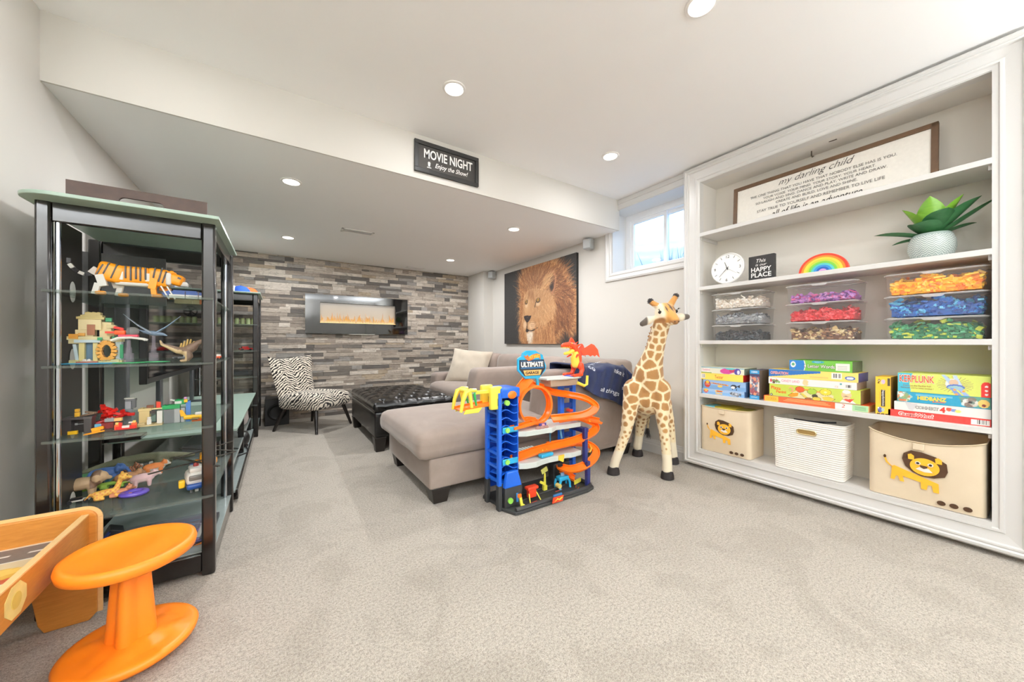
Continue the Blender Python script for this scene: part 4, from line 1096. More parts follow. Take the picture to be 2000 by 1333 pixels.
white_, lg, dg, blk = [(238, 232, 222), (226, 218, 204), (240, 236, 230), (214, 200, 184)], [(160, 164, 168), (140, 145, 150), (182, 186, 188), (120, 124, 130)], [(62, 66, 70), (44, 46, 50), (78, 84, 90), (52, 62, 70)], None
cols3 = [(1.345, [('white', white_, .62), ('light grey', lg, .66), ('dark grey', dg, .6)], 'beneath the clock'),
         (0.836, [('purple', [(170, 108, 186), (206, 150, 210), (104, 64, 130), (196, 84, 140)], .42), ('red', [(206, 46, 54), (224, 84, 92), (182, 34, 44), (216, 62, 72)], .66), ('brown and tan', [(110, 74, 54), (206, 180, 130), (222, 204, 160), (84, 60, 48), (150, 108, 80)], .66)], 'beneath the rainbow'),
         (0.352, [('yellow and orange', [(250, 170, 34), (252, 196, 48), (240, 132, 32), (250, 208, 80)], .86), ('blue', [(40, 92, 170), (52, 120, 196), (92, 180, 220), (30, 68, 136)], .84), ('green', [(40, 128, 84), (64, 154, 106), (28, 104, 66), (206, 216, 80)], .80)], 'beneath the potted agave')]
for ci, (yc, rows, where) in enumerate(cols3):
    for ri, (nm, cols, fill) in enumerate(rows):
        z0 = SH[2] + (2 - ri) * (BH + .0005)
        lev = ('topmost', 'middle', 'lowest')[ri]
        clear_bin(yc, z0, 'clear lidded bin holding %s bricks, %s of its stack %s' % (nm, lev, where))
        brick_pile(yc, z0, cols, fill, 'loose %s building bricks inside a clear bin' % nm, ci * 10 + ri)

# ================================================================== board games
m_print = vcol_mat('box_print', .45)
def P2(c): return c
def game(name, label, y1, y0, z0, z1, body, art=None, xf=2.966, dep=.21, res=None, side=None, top=None):
    """box between y1 (left end as seen) and y0, art(Canvas) paints the front"""
    t = thing(name, label, 'board game', (xf, (y0 + y1) / 2, z0)); w, h = y1 - y0, z1 - z0
    MB().box((dep / 2, 0, h / 2), (dep, w, h)).build('carton', M('carton_%d_%d_%d' % body, body, .5, var=.04), t, bevel=.0015)
    if art:
        nx = res or max(40, int(w * 420)); ny = max(16, int(h * 420)); cv = Canvas(nx, ny, body); art(cv)
        painted('front_print', cv.a, m_print, t, (-.0004, w / 2 - .001, .001), UR, UU, w - .002, h - .002)
    if side: painted('end_print', side, m_print, t, (.001, -w / 2 - .0004, .001), (1, 0, 0), UU, dep - .002, h - .002) if not isinstance(side, tuple) else MB().bb(.001, dep - .001, -w / 2 - .0006, -w / 2, .001, h - .001).build('end_print', M('end_%d_%d_%d' % side, side, .5, var=.15, vs=60), t, smooth=0)
    def put(s, u, v, mat, ww=None, hh=None, **k): return text(s, mat, t, (-.001 - k.pop('lift', 0), w / 2 - u * w, v * h), UR, UU, w=ww * w if ww else None, h=hh * h if hh else None, **k)
    t['w'] = w
    return t, put
def pm(nm, c): return M('ink_' + nm, c, .5, var=.02)
iw, ik, ir, io, iy, ib = pm('white', (246, 245, 240)), pm('black', (30, 28, 30)), pm('red', (206, 48, 36)), pm('orange', (226, 104, 40)), pm('yellow', (250, 206, 70)), pm('blue', (40, 96, 170))
SZ = SH[3]
def noise_art(c, cols, n, seed, box=(0, 0, 1, 1), r=(.02, .08)):
    rg = random.Random(seed); asp = c.nx / c.ny
    for _ in range(n):
        rr_ = rg.uniform(*r); c.ell(rg.uniform(box[0], box[2]), rg.uniform(box[1], box[3]), rr_ / asp * 1.6, rr_ * 1.6, rg.choice(cols), .85)
def barcode(c, x0, y0, x1, y1):
    c.rect(x0, y0, x1, y1, (240, 238, 234)); k = 0; rg = random.Random(2); x = x0 + (x1 - x0) * .12
    while x < x1 - (x1 - x0) * .12:
        wd = rg.choice([.02, .03, .05]) * (x1 - x0); c.rect(x, y0 + (y1 - y0) * .2, x + wd, y1 - (y1 - y0) * .08, (60, 60, 60)); x += wd * 2
# left stack
def a(c):
    c.rect(0, 0, 1, .5, (126, 176, 224)); c.ell(.10, .55, .06, .36, (196, 52, 50)); c.ell(.10, .72, .05, .2, (240, 184, 60)); c.ell(.42, .68, .10, .16, (240, 190, 80)); c.rect(.36, .58, .50, .80, (190, 84, 40))
    c.ell(.78, .42, .10, .34, (150, 150, 156), .8); noise_art(c, [(70, 72, 80), (200, 200, 206), (120, 122, 130)], 40, 3, (.70, .1, .92, .7), (.03, .10)); c.poly([(.64, .62), (.74, .66), (.70, .5)], (50, 60, 70))
t, put = game('game_box', 'light blue game box with yellow lettering, lowest of the stack at the bookcase side', 1.607, 1.285, SZ, SZ + .045, (160, 190, 226), a, side=(92, 126, 176)); put('Game', .42, .32, iy, .16, .42, bold=.02); put('MATE', .10, .42, iw, .08, .2)
def a(c):
    c.rect(0, 0, 1, .42, (120, 166, 216)); c.ell(.115, .52, .075, .40, (44, 52, 80)); c.ell(.115, .5, .068, .36, (196, 62, 44)); c.ell(.115, .74, .04, .16, (244, 190, 60)); c.poly([(.20, .72), (.62, .60), (.62, .46), (.20, .62)], (236, 170, 60)); c.poly([(.25, .69), (.58, .60), (.58, .48), (.25, .62)], (176, 70, 36)); c.ell(.42, .36, .06, .12, (240, 196, 90))
    c.ell(.74, .46, .07, .22, (38, 44, 58)); c.ell(.72, .36, .045, .14, (232, 236, 240)); c.poly([(.80, .52), (.88, .72), (.87, .36)], (38, 44, 58)); c.rect(.70, .1, .72, .25, (38, 44, 58)); c.rect(.79, .08, .81, .22, (38, 44, 58))
t, put = game('game_box', 'blue game box with an orca picture, second up in its stack', 1.60, 1.275, SZ + .0455, SZ + .117, (150, 184, 226), a, side=(96, 130, 184)); put('CRANIUM', .43, .58, iy, .22, .10); put('JUNIOR', .115, .48, iw, .1, .14)
def a(c): barcode(c, .03, .2, .12, .85)
t, put = game('game_box', 'yellow game box with thin red lettering and a red end', 1.622, 1.293, SZ + .1175, SZ + .172, (248, 222, 96), a, side=(196, 34, 28)); put('Twister', .46, .5, ir, .20, .5, shear=.2)
def a(c):
    c.rect(0, .85, 1, 1, (110, 170, 196)); c.ell(.62, .45, .14, .42, (206, 70, 150)); c.ell(.76, .6, .08, .3, (190, 60, 90)); c.ell(.86, .45, .07, .5, (74, 64, 150)); c.ell(.88, .4, .03, .3, (224, 226, 240)); c.rect(.04, .18, .24, .75, (246, 240, 238)); c.rect(.02, 0, .28, .15, (130, 170, 90)); c.ell(.7, .9, .1, .2, (80, 190, 196))
t, put = game('game_box', 'white and pink picture game box, topmost of the stack beside the tall puzzle', 1.625, 1.286, SZ + .1725, SZ + .223, (232, 234, 214), a, side=(120, 130, 116)); put('Candyland', .15, .5, pm('pink', (214, 120, 150)), .18, .4)
def a(c):
    c.rect(0, 0, 1, .13, (44, 150, 206)); c.rect(0, .87, 1, 1, (44, 150, 206)); noise_art(c, [(180, 90, 90), (200, 180, 170), (120, 110, 130), (96, 120, 150), (226, 150, 110), (150, 70, 80), (230, 226, 220)], 160, 9, (.05, .2, .95, .72), (.02, .05))
t, put = game('puzzle_box', 'tall narrow upright puzzle box numbered 1000 with a crowded picture', 1.248, 1.183, SZ, SZ + .218, (62, 58, 92), a, side=(98, 86, 76), dep=.20); put('1000', .5, .935, iw, .6, .055, bold=.02); put('BUFFALO', .5, .07, iw, .6, .035)
# middle stack
def a(c):
    c.rect(0, 0, .165, 1, (246, 190, 70)); c.rect(0, 0, .012, 1, (226, 96, 40)); c.rect(.72, 0, .865, 1, (240, 238, 232)); c.rect(.865, 0, 1, 1, (166, 210, 160))
    for k in range(4): c.rect(.20 + .02 * k, .22 + .18 * k, .70 - .02 * k, .26 + .18 * k, (246, 186, 120))
    for k in range(3): c.rect(.89, .25 + .2 * k, .98, .30 + .2 * k, (84, 130, 96))
t, put = game('game_box', 'long thin orange game box with a green end, lowest of the middle stack', 1.155, .602, SZ, SZ + .040, (232, 92, 40), a, side=(206, 176, 120)); put('ZOOREKA', .085, .5, pm('gold', (206, 140, 40)), .12, .55, bold=.01); put('2', .79, .6, ir, .03, .5, shear=.2)
def a(c):
    c.rect(0, 0, 1, .06, (160, 156, 130)); c.poly([(.26, .06), (.30, .5), (.5, .7), (.74, .5), (.74, .06)], (224, 214, 166))
    blk_ = (70, 44, 20)
    for (x, y, rx, ry, col) in ((.375, .72, .05, .22, (212, 86, 34)), (.51, .64, .05, .21, (164, 198, 62)), (.655, .68, .058, .23, (232, 210, 60)), (.54, .32, .028, .13, (60, 58, 40)), (.56, .12, .045, .14, (214, 190, 70)), (.47, .08, .035, .08, (150, 90, 50))):
        c.ell(x, y, rx + .005, ry + .02, blk_); c.ell(x, y, rx, ry, col)
    c.rect(.42, .70, .47, .78, (222, 130, 50)); c.rect(.56, .62, .60, .70, (222, 130, 50)); c.ell(.655, .68, .016, .06, (250, 240, 170))
    for pts, col in (([(.24, .18), (.29, .42), (.36, .44), (.35, .2), (.28, .05)], (240, 150, 30)), ([(.375, .42), (.41, .44), (.465, .16), (.43, .14)], (214, 200, 80)), ([(.62, .3), (.68, .38), (.75, .24), (.72, .05), (.64, .08)], (222, 196, 66)), ([(.28, .46), (.33, .62), (.35, .55)], (240, 196, 100))): c.poly([(p[0] + (.006 if p[0] > .5 else -.006), p[1]) for p in pts], blk_); c.poly(pts, col)
    c.poly([(.80, .05), (.84, .4), (.9, .4), (.96, .05)], (244, 242, 236)); c.ell(.865, .62, .05, .28, (240, 196, 150)); c.ell(.865, .84, .04, .14, (244, 242, 236)); c.poly([(.80, .44), (.86, .56), (.93, .44), (.9, .5), (.83, .5)], (50, 34, 30)); c.poly([(.82, .30), (.94, .38), (.90, .10)], (206, 60, 40)); c.ell(.27, .66, .03, .2, (230, 150, 120)); c.ell(.262, .64, .018, .13, (176, 200, 70))
    c.ell(.028, .13, .016, .09, (30, 30, 30)); c.ell(.028, .13, .009, .05, (230, 230, 220))
t, put = game('game_box', 'tall green picture game box with cartoon pizza toppings and a moustached chef', 1.12, .638, SZ + .0405, SZ + .128, (196, 212, 84), a, side=(140, 122, 80)); put('Pizza', .085, .68, io, .12, .26, bold=.03, arc=-.1); put('Panini', .15, .40, io, .12, .22, bold=.03)
def a(c):
    barcode(c, .88, .15, .955, .7); c.ell(.035, .5, .016, .26, (206, 70, 90)); noise_art(c, [(170, 60, 80), (90, 60, 50), (120, 170, 90), (226, 150, 60)], 16, 4, (.06, .2, .16, .7), (.06, .12)); noise_art(c, [(240, 206, 150)], 12, 8, (.44, .2, .48, .8), (.08, .16)); c.rect(.83, .6, .855, .8, (60, 150, 160))
t, put = game('game_box', 'white candy-lettered game box with pink print, under the blue and yellow one', 1.125, .655, SZ + .1285, SZ + .175, (242, 240, 238), a, side=(170, 150, 136)); put('CANDY LAND', .28, .58, pm('candypink', (222, 140, 160)), .22, .36, bold=.01); put('CE', .80, .28, pm('ltorange', (230, 190, 150)), .035, .25)
def a(c):
    c.poly([(0, 1), (.62, 1), (.62, .78), (0, .06)], (28, 104, 176)); c.poly([(0, .06), (0, 0), (.1, 0)], (248, 214, 110)); barcode(c, .735, .25, .84, .9); c.ell(.92, .42, .05, .22, (40, 90, 170)); c.ell(.92, .42, .036, .14, (220, 226, 240)); c.rect(.5, .35, .7, .38, (206, 170, 100)); c.rect(.5, .25, .7, .28, (206, 170, 100))
t, put = game('game_box', 'blue and yellow game box lettered OPERATION with a barcode', 1.123, .648, SZ + .1755, SZ + .234, (248, 216, 116), a, side=(76, 74, 130)); put('OPERATION', .135, .56, iw, .225, .36, bold=.05, lift=.0002); put('OPERATION', .135, .56, ir, .22, .32, lift=.0008)
def a(c):
    c.ell(-.02, .5, .30, 1.5, (240, 240, 236)); c.ell(-.02, .5, .285, 1.45, (28, 120, 196)); c.ell(.07, .56, .045, .3, (246, 246, 240)); c.ell(.07, .58, .028, .14, (80, 150, 110)); c.ell(.48, .86, .10, .12, (40, 160, 190)); c.rect(.76, .15, .96, .8, (240, 238, 230)); 
    for k in range(4): c.rect(.79, .25 + .13 * k, .93, .28 + .13 * k, (160, 158, 150))
t, put = game('game_box', 'bright green word-puzzle box on top of the middle stack', 1.0, .675, SZ + .2345, SZ + .304, (108, 180, 60), a, side=(104, 122, 92)); put('4 Letter Words', .50, .45, ik, .50, .36, bold=.06, lift=.0002); put('4 Letter Words', .50, .46, iw, .49, .32, bold=.015, lift=.0008); put('MATCH IT', .48, .86, iw, .1, .09)
# upright yellow box
def a(c):
    c.rect(.38, .22, .64, .66, (44, 36, 30)); c.rect(.80, .76, .97, .97, (60, 50, 40)); c.ell(.25, .90, .09, .035, (30, 28, 28)); c.ell(.25, .90, .05, .018, (240, 220, 160)); c.ell(.21, .835, .06, .022, (60, 44, 24)); c.ell(.52, .87, .14, .06, (206, 180, 214)); c.ell(.4, .83, .07, .03, (240, 210, 150))
    c.ell(.3, .12, .16, .075, (84, 96, 170)); c.ell(.5, .13, .10, .05, (180, 200, 190)); c.ell(.2, .17, .05, .025, (240, 236, 230)); c.ell(.22, .075, .05, .025, (40, 40, 60)); c.rect(.28, .3, .30, .6, (200, 150, 60))
    for k in range(3): c.rect(.10 + .28 * k, .0, .32 + .28 * k, .035, (60, 46, 20))
t, put = game('domino_box', 'upright yellow domino box between the middle and the end stacks', .574, .511, SZ, SZ + .222, (250, 194, 52), a, side=(150, 112, 60), dep=.18)
text('happydominos', iw, t, (-.001, .0315 - .51 * .063, .222 * .44), (0, 0, -1), (0, -1, 0), w=.092, h=.012, bold=.01)
# end stack
def a(c): barcode(c, .825, .12, .985, .84); c.rect(.66, .48, .75, .5, (236, 120, 110))
t, put = game('game_box', 'red flat game box lettered GUESS WHO, lowest of the end stack', .522, .163, SZ, SZ + .0375, (220, 52, 44), a, side=None); put('GuessWho?', .30, .5, iw, .37, .66, bold=.09, lift=.0002); put('GuessWho?', .30, .5, ir, .35, .52, bold=.01, lift=.0008)
def a(c): c.poly([(.13, .95), (.27, .9), (.22, .1), (.17, .15)], (214, 212, 214)); c.ell(.60, .62, .030, .2, (222, 84, 60)); c.ell(.65, .55, .03, .16, (120, 140, 200)); c.ell(.69, .5, .03, .16, (222, 214, 110))
t, put = game('game_box', 'white game box lettered CONNECT 4 between red and blue boxes', .497, .163, SZ + .038, SZ + .087, (238, 236, 232), a); put('CONNECT', .37, .52, ik, .25, .36, bold=.06, lift=.0002); put('CONNECT', .37, .53, iw, .24, .30, lift=.0008); put('4', .535, .5, ir, .06, .62, bold=.04, lift=.0004)
def a(c):
    c.poly([(.0, .1), (.0, .95), (.10, .98), (.19, .55), (.12, .12)], (170, 206, 196)); noise_art(c, [(244, 236, 220), (206, 120, 70), (130, 160, 110), (240, 240, 236), (90, 150, 140)], 26, 5, (.02, .15, .14, .9), (.06, .14)); c.rect(.02, .08, .11, .24, (222, 110, 60))
    c.poly([(.68, .92), (1, .98), (1, .06), (.74, .12)], (90, 150, 130)); noise_art(c, [(214, 206, 196), (96, 120, 110), (236, 236, 232), (120, 100, 90)], 22, 6, (.73, .2, .86, .8), (.08, .16)); c.ell(.93, .45, .055, .36, (244, 200, 110)); c.ell(.93, .3, .022, .12, (120, 40, 40)); c.ell(.80, .5, .02, .1, (30, 30, 34))
    for k in range(2): c.rect(.22, .80 - .1 * k, .62, .83 - .1 * k, (150, 210, 226))
t, put = game('game_box', 'turquoise game box with yellow HEDBANZ lettering and a laughing face', .485, .163, SZ + .0875, SZ + .145, (32, 150, 186), a); put('HEDBANZ', .40, .5, iy, .32, .36, bold=.05, lift=.0004); put('Junior', .48, .24, io, .15, .18, bold=.03, lift=.0008)
def a(c):
    c.poly([(0, 0), (0, 1), (.18, 1), (.14, .5), (.16, 0)], (64, 180, 206)); 
    for k in range(26):
        an = k * 2 * PI / 26; c.line([(.64, .52), (.64 + .19 * math.cos(an), .52 + .40 * math.sin(an))], .0035, (150, 120, 90))
    c.ell(.62, .55, .075, .26, (232, 236, 240), .9); c.poly([(.50, 1), (.54, 1), (.66, .5), (.6, .45)], (170, 196, 226)); c.poly([(.62, 1), (.66, 1), (.72, .5), (.66, .5)], (190, 210, 232)); c.ell(.63, .62, .05, .16, (206, 176, 150)); c.ell(.65, .40, .095, .14, (70, 100, 176)); c.ell(.65, .37, .08, .10, (150, 190, 196)); c.poly([(.59, .36), (.63, .36), (.72, 0), (.65, 0)], (120, 150, 206)); c.poly([(.67, .36), (.71, .36), (.80, 0), (.74, 0)], (150, 176, 220))
    for x, y in ((.64, .28), (.73, .22), (.66, .06)): c.ell(x, y, .016, .05, (240, 150, 60))
    c.ell(.955, .55, .05, .18, (214, 40, 34)); c.rect(.905, 0, 1, .55, (214, 40, 34))
    for y in (.52, .32, .14): c.ell(.955, y, .016, .045, (246, 240, 236))
t, put = game('game_box', 'tall blue and lime game box with red KER PLUNK lettering, topmost of the end stack', .483, .163, SZ + .1455, SZ + .252, (206, 216, 104), a); put('KERPLUNK', .225, .70, iw, .41, .42, bold=.04, lift=.0002); put('KERPLUNK', .225, .70, pm('kerred', (222, 74, 36)), .40, .36, bold=.01, lift=.0008); put("Don't Let the Marbles Fall!", .23, .35, pm('kerbrown', (150, 80, 40)), .32, .09); put('Ne laissez pas les billes tomber !', .23, .22, pm('kerbrown', (150, 80, 40)), .38, .09)

# ================================================================== baskets
def canvas_mat():
    q = NT('canvas_cloth'); f = q.noise(q.coord(), 6, 3); q.base(q.mix(f, lin((214, 196, 168)), lin((232, 216, 190)))); q.set(Roughness=.9); q.bump(q.noise(q.coord(), 700, 1), .2, .002); return q.m
m_cnv = canvas_mat(); m_seam = M('canvas_seam', (204, 186, 156), .9)
m_lb, m_ly, m_lw, m_lk = M('felt_brown', (74, 48, 26), .9, var=.1), M('felt_yellow', (242, 180, 50), .9, var=.06), M('felt_cream', (238, 232, 224), .9), M('felt_black', (40, 30, 26), .9)
def lion_bin(yc, w, h, label, sag):
    z0 = SH[4]; D = .25; t = thing('lion_basket', label, 'storage basket', (2.948, yc, z0))
    def rim(u): return h - sag * (1 - (2 * u - 1) ** 2) * 1.0
    def ring(z, k, thick):
        P_ = []; r = .03; ww, dd = w / 2 - thick, D / 2 - thick
        pts = []
        for cx, cy, a0 in ((-dd + r, ww - r, PI / 2), (-dd + r, -ww + r, PI), (dd - r, -ww + r, 1.5 * PI), (dd - r, ww - r, 0)):
            seg = [(cx + r * math.cos(a0 + PI / 2 * i / 5), cy + r * math.sin(a0 + PI / 2 * i / 5)) for i in range(6)]
            pts += seg
        # refine the long edges
        out = []
        for i in range(len(pts)):
            a_, b_ = pts[i], pts[(i + 1) % len(pts)]; n_ = 14 if math.hypot(a_[0] - b_[0], a_[1] - b_[1]) > .1 else 1
            for q in range(n_): out.append((a_[0] + (b_[0] - a_[0]) * q / n_, a_[1] + (b_[1] - a_[1]) * q / n_))
        for x, y in out:
            u = .5 - y / w; zz = k * (rim(u) if x < 0 else h + .004); bul = 0.0
            if x < -dd + .02: bul = -(.008 * math.sin(PI * k) * (1 - (2 * u - 1) ** 2)) + .004 * mnoise.noise(Vector((y * 9, zz * 11, yc))) * math.sin(PI * k)
            P_.append(Vector((D / 2 + x + bul, y, .003 + zz)))
        return P_
    rings = [ring(0, k / 12, 0) for k in range(13)]
    inner = [ring(0, k / 12, .005) for k in range(12, 0, -3)]
    m = MB().loft(rings + inner, caps=False); m.add(rings[0], [tuple(range(len(rings[0])))]); m.add(ring(0, .25, .005), [tuple(range(len(rings[0])))])
    m.build('body', m_cnv, t, smooth=60)
    rp = [p + Vector((-.001, 0, 0)) for p in rings[-1]]; MB().tube(rp + [rp[0]], .004, 6).build('rim_binding', m_seam, t)
    def F(u, v): # point on the front face
        y = w / 2 - u * w; k = v
        return Vector((-.010 - .004, y, v * h))
    def piece(nm, pts, mat, lift, parent=t):
        return MB().ext([(p[0], p[1]) for p in pts], .0016, (-.0095 - lift, w / 2, 0.0), UR, UU).build(nm, mat, parent, smooth=0)
    def disc(cx, cz, rx, rz, n=20): return [(cx + rx * math.cos(2 * PI * i / n), cz + rz * math.sin(2 * PI * i / n)) for i in range(n)]
    s = w / .43; cx, cz = .50 * w, .57 * h; S = lambda P_: [(cx + a_ * s, cz + b_ * s) for a_, b_ in P_]
    piece('lion_body', S([(-.115, -.035), (-.105, -.028), (.03, -.075), (.06, -.085), (.062, -.135), (.042, -.135), (.036, -.102), (.022, -.102), (.018, -.130), (-.002, -.130), (-.004, -.095), (-.072, -.080), (-.066, -.112), (-.082, -.112), (-.090, -.085), (-.098, -.086), (-.104, -.110), (-.120, -.108), (-.116, -.07)]), m_ly, 0)
    piece('lion_tail', S([(-.115, -.04), (-.106, -.046), (-.132, -.014), (-.140, .012), (-.146, .010), (-.139, -.018)]), m_ly, 0)
    piece('tail_tuft', S(disc(-.143, .016, .006, .010, 10)), m_lb, .0008)
    mane = piece('lion_mane', S([(-.074, .02), (-.068, .052), (-.04, .074), (.0, .072), (.05, .058), (.088, .030), (.092, -.012), (.082, -.042), (.045, -.058), (.0, -.060), (-.035, -.045), (-.062, -.018)]), m_lb, .0018)
    for dx in (-.040, .060): piece('lion_ear', S([(dx - .010, .024), (dx - .012, .050), (dx, .056), (dx + .012, .046), (dx + .012, .024)]), m_ly, .0036)
    piece('lion_face', S(disc(.010, -.006, .054, .047, 28)), m_ly, .0036)
    piece('lion_muzzle', S([(-.022, -.024), (-.008, -.010), (.01, -.006), (.026, -.012), (.04, -.030), (.01, -.034)]), m_lw, .0054)
    for dx in (-.014, .032): 
        piece('lion_eye', S(disc(dx, .010, .0105, .0095, 14)), m_lw, .0054); piece('lion_pupil', S(disc(dx, .010, .006, .006, 12)), m_lk, .0070)
    piece('lion_nose', S([(-.006, .002), (.022, .0), (.020, -.010), (.008, -.016), (-.004, -.010)]), m_lb, .0072)
    for u in (.66, .76, .865): piece('paw_dot', disc(u * w, .085 * h, .0155 * s, .0125 * s, 16), m_lb, .0)
    MB().box((-.012, .0 + .012, rim(.5) - .018), (.008, .042, .034)).build('pull_tab', m_cnv, t, bevel=.002)
    return t
lion_bin(1.425, .375, .362, 'beige canvas basket with an appliqued lion, full of toys, beside the white ribbed basket', .010)
lion_bin(.388, .425, .375, 'empty beige canvas basket with a larger appliqued lion and sagging rim', .045)
fl2 = thing('toy_mat', 'folded yellow and blue toy mat lying in the full lion basket', 'toy', (3.07, 1.425, SH[4] + .30))
MB().rbox((0, .05, .03), (.2, .22, .07), .02, n=3, wr=.01, ws=9).build('folded_layer', M('mat_yellow', (206, 186, 70), .8, var=.15), fl2); MB().rbox((-.03, .13, .035), (.14, .10, .06), .02, n=3, wr=.01).build('folded_layer', M('mat_blue', (110, 190, 206), .8, var=.1), fl2); MB().rbox((.02, -.10, .03), (.16, .10, .06), .02, n=3, wr=.01).build('folded_layer', M('mat_olive', (150, 140, 60), .8, var=.2), fl2)
# white ribbed basket
t = thing('ribbed_basket', 'white horizontally ribbed basket with a brass oval handle hole', 'storage basket', (2.952, .900, SH[4]))
w, h, D = .395, .357, .22
rings = []
def rr2(k, x0, zz, off):
    r = .03; ww, dd = w / 2 * k + off, D / 2 + off; P_ = []
    for cx, cy, a0 in ((-dd + r, ww - r, PI / 2), (-dd + r, -ww + r, PI), (dd - r, -ww + r, 1.5 * PI), (dd - r, ww - r, 0)):
        for i in range(6): P_.append(Vector((D / 2 + cx + r * math.cos(a0 + PI / 2 * i / 5), cy + r * math.sin(a0 + PI / 2 * i / 5), zz)))
    return P_
nrib = 26
for i in range(nrib):
    for q in range(4): rings.append(rr2(.95 + .05 * (i + q / 4) / nrib, 0, .003 + h * (i + q / 4) / nrib, -.004 + .0036 * math.sin(PI * q / 4)))
top_ = rr2(1, 0, h, -.004); inn = [rr2(1, 0, h, -.010), rr2(.96, 0, .02, -.012)]
m = MB().loft(rings + [top_] + inn, caps=False); m.add(rings[0], [tuple(range(24))]); m.add(inn[1], [tuple(range(24))])
m.build('body', M('white_rope', (238, 235, 229), .8, var=.03), t, smooth=50)
ov = [(.052 * math.cos(2 * PI * i / 40) * (1 if True else 1), .016 * math.sin(2 * PI * i / 40)) for i in range(40)]
def stad(a_, L_=.036, r_=.016): 
    return (L_ * (1 if math.cos(a_) > 0 else -1) * min(1, abs(math.cos(a_)) * 3) + r_ * math.cos(a_), r_ * math.sin(a_))
SP = [stad(2 * PI * i / 48) for i in range(49)]
MB().tube([(-.002, -(p[0] + .0), h * .795 + p[1]) for p in SP], .004, 6).build('handle_ring', M('brass', (196, 180, 140), .3, .8), t)
MB().ext([(p[0], p[1]) for p in SP[:-1]], .001, (-.0006, 0, h * .795), UR, UU).build('handle_hole', M('handle_inside', (150, 120, 66), .7), t, smooth=0)
cb = thing('toy_cable', 'dark coiled toy parts lying in the ribbed basket', 'toy', (3.06, .88, SH[4] + .30)); MB().tube([(.06 * math.cos(k * .5), .09 * math.sin(k * .5) * (1 + .02 * k), .004 * k - .02) for k in range(22)], .006, 6).build('coil', plastic('cable_black', (36, 36, 38)), cb); MB().rbox((-.02, .08, .01), (.08, .09, .05), .01, n=2).build('block', plastic('toy_mustard', (190, 160, 60)), cb)

# ================================================================== lion photograph on canvas
cv = Canvas(230, 156, (42, 41, 41))
cv.put(np.clip(1 - cv.X * 2, 0, 1), (52, 50, 48), .6)
mane = [(.33, 0), (.27, .12), (.268, .27), (.262, .47), (.285, .60), (.262, .72), (.258, .82), (.30, .93), (.40, .985), (.5, 1), (.6, .995), (.70, .985), (.78, .94), (.855, .85), (.90, .71), (.975, .58), (1.0, .52), (1.0, .28), (.94, .12), (.86, .19), (.80, .12), (.74, 0)]
def inside(pts):
    c2 = Canvas(cv.nx, cv.ny, (0, 0, 0)); c2.poly(pts, (255, 255, 255)); return c2.a[..., 0] > 128
Mn = inside(mane)
cv.poly(mane, (150, 98, 56))
cv.put(Mn * np.clip((cv.X - .72) * 3.2, 0, 1), (112, 66, 38), .85)
cv.put(Mn * np.clip((.30 - cv.Y) * 2.5, 0, 1) * (cv.X > .72), (70, 44, 30), .8)
def flow(x, y):
    dx, dy = x - .50, (y - .60) * .68
    L = math.hypot(dx, dy) + 1e-6
    dn = (.12 if x < .55 else .3) ; 
    if y < .5: return (dx / L * .55, -1.0)
    return (dx / L + .15, dy / L + .55 * (y - .55) - dn * (x > .62))
cv.strokes(3600, Mn, flow, .10, [(196, 142, 90), (168, 110, 66), (140, 88, 50), (214, 166, 112), (110, 66, 38), (182, 124, 76)], .62, 5)
cv.strokes(700, Mn & (cv.X > .75), flow, .10, [(120, 72, 42), (84, 50, 32), (150, 96, 58)], .6, 8)
edge = inside(mane) & ~inside([(.5 + (x - .5) * .93, .5 + (y - .5) * .94) for x, y in mane])
cv.strokes(700, edge, lambda x, y: ((x - .5), (y - .42)), .05, [(190, 132, 82), (160, 104, 62), (216, 170, 118)], .6, 9)
face = [(.33, .62), (.315, .52), (.31, .42), (.30, .30), (.32, .20), (.345, .10), (.40, .04), (.48, .06), (.56, .16), (.64, .24), (.73, .30), (.765, .44), (.72, .58), (.64, .66), (.54, .69), (.46, .71), (.38, .69)]
Fc = inside(face); cv.poly(face, (190, 142, 96)); cv.strokes(1500, Fc, lambda x, y: (.7 * (x - .42) + .1, (y - .36) * .9 + (.2 if y > .5 else -.5)), .045, [(204, 158, 110), (182, 132, 86), (220, 180, 134), (164, 114, 72)], .55, 6)
cv.ell(.43, .64, .05, .08, (158, 108, 68), .5, soft=.6); cv.ell(.385, .50, .05, .14, (212, 172, 126), .7, soft=.6); cv.ell(.42, .42, .055, .16, (196, 148, 102), .6, soft=.5)
cv.ell(.47, .60, .018, .10, (150, 100, 62), .5, .2, .5); cv.ell(.40, .62, .014, .09, (146, 98, 60), .5, -.2, .5)
# eyes
for ex, ey, rx in ((.535, .545, .030), (.367, .545, .020)):
    cv.ell(ex, ey - .045, rx * 1.5, .035, (222, 190, 150), .8, soft=.6); cv.ell(ex, ey, rx * 1.15, .034, (40, 28, 22), .95, .25 if ex > .45 else -.2, .3); cv.ell(ex, ey + .004, rx * .55, .020, (196, 150, 70)); cv.ell(ex, ey + .006, rx * .22, .010, (16, 12, 10))
cv.line([(.505, .525), (.49, .47)], .005, (52, 34, 26), .9)
cv.poly([(.325, .365), (.36, .372), (.40, .368), (.44, .362), (.425, .32), (.395, .285), (.378, .275), (.36, .29), (.335, .33)], (48, 36, 34)); cv.ell(.385, .345, .02, .012, (90, 70, 64), .6, soft=.6)
cv.ell(.45, .235, .065, .065, (226, 190, 150), .85, soft=.5); cv.ell(.345, .25, .03, .06, (222, 190, 154), .85, soft=.5)
for k in range(4): cv.line([(.42 + .008 * k, .27 - .022 * k), (.51, .275 - .024 * k)], .0022, (120, 76, 48), .6)
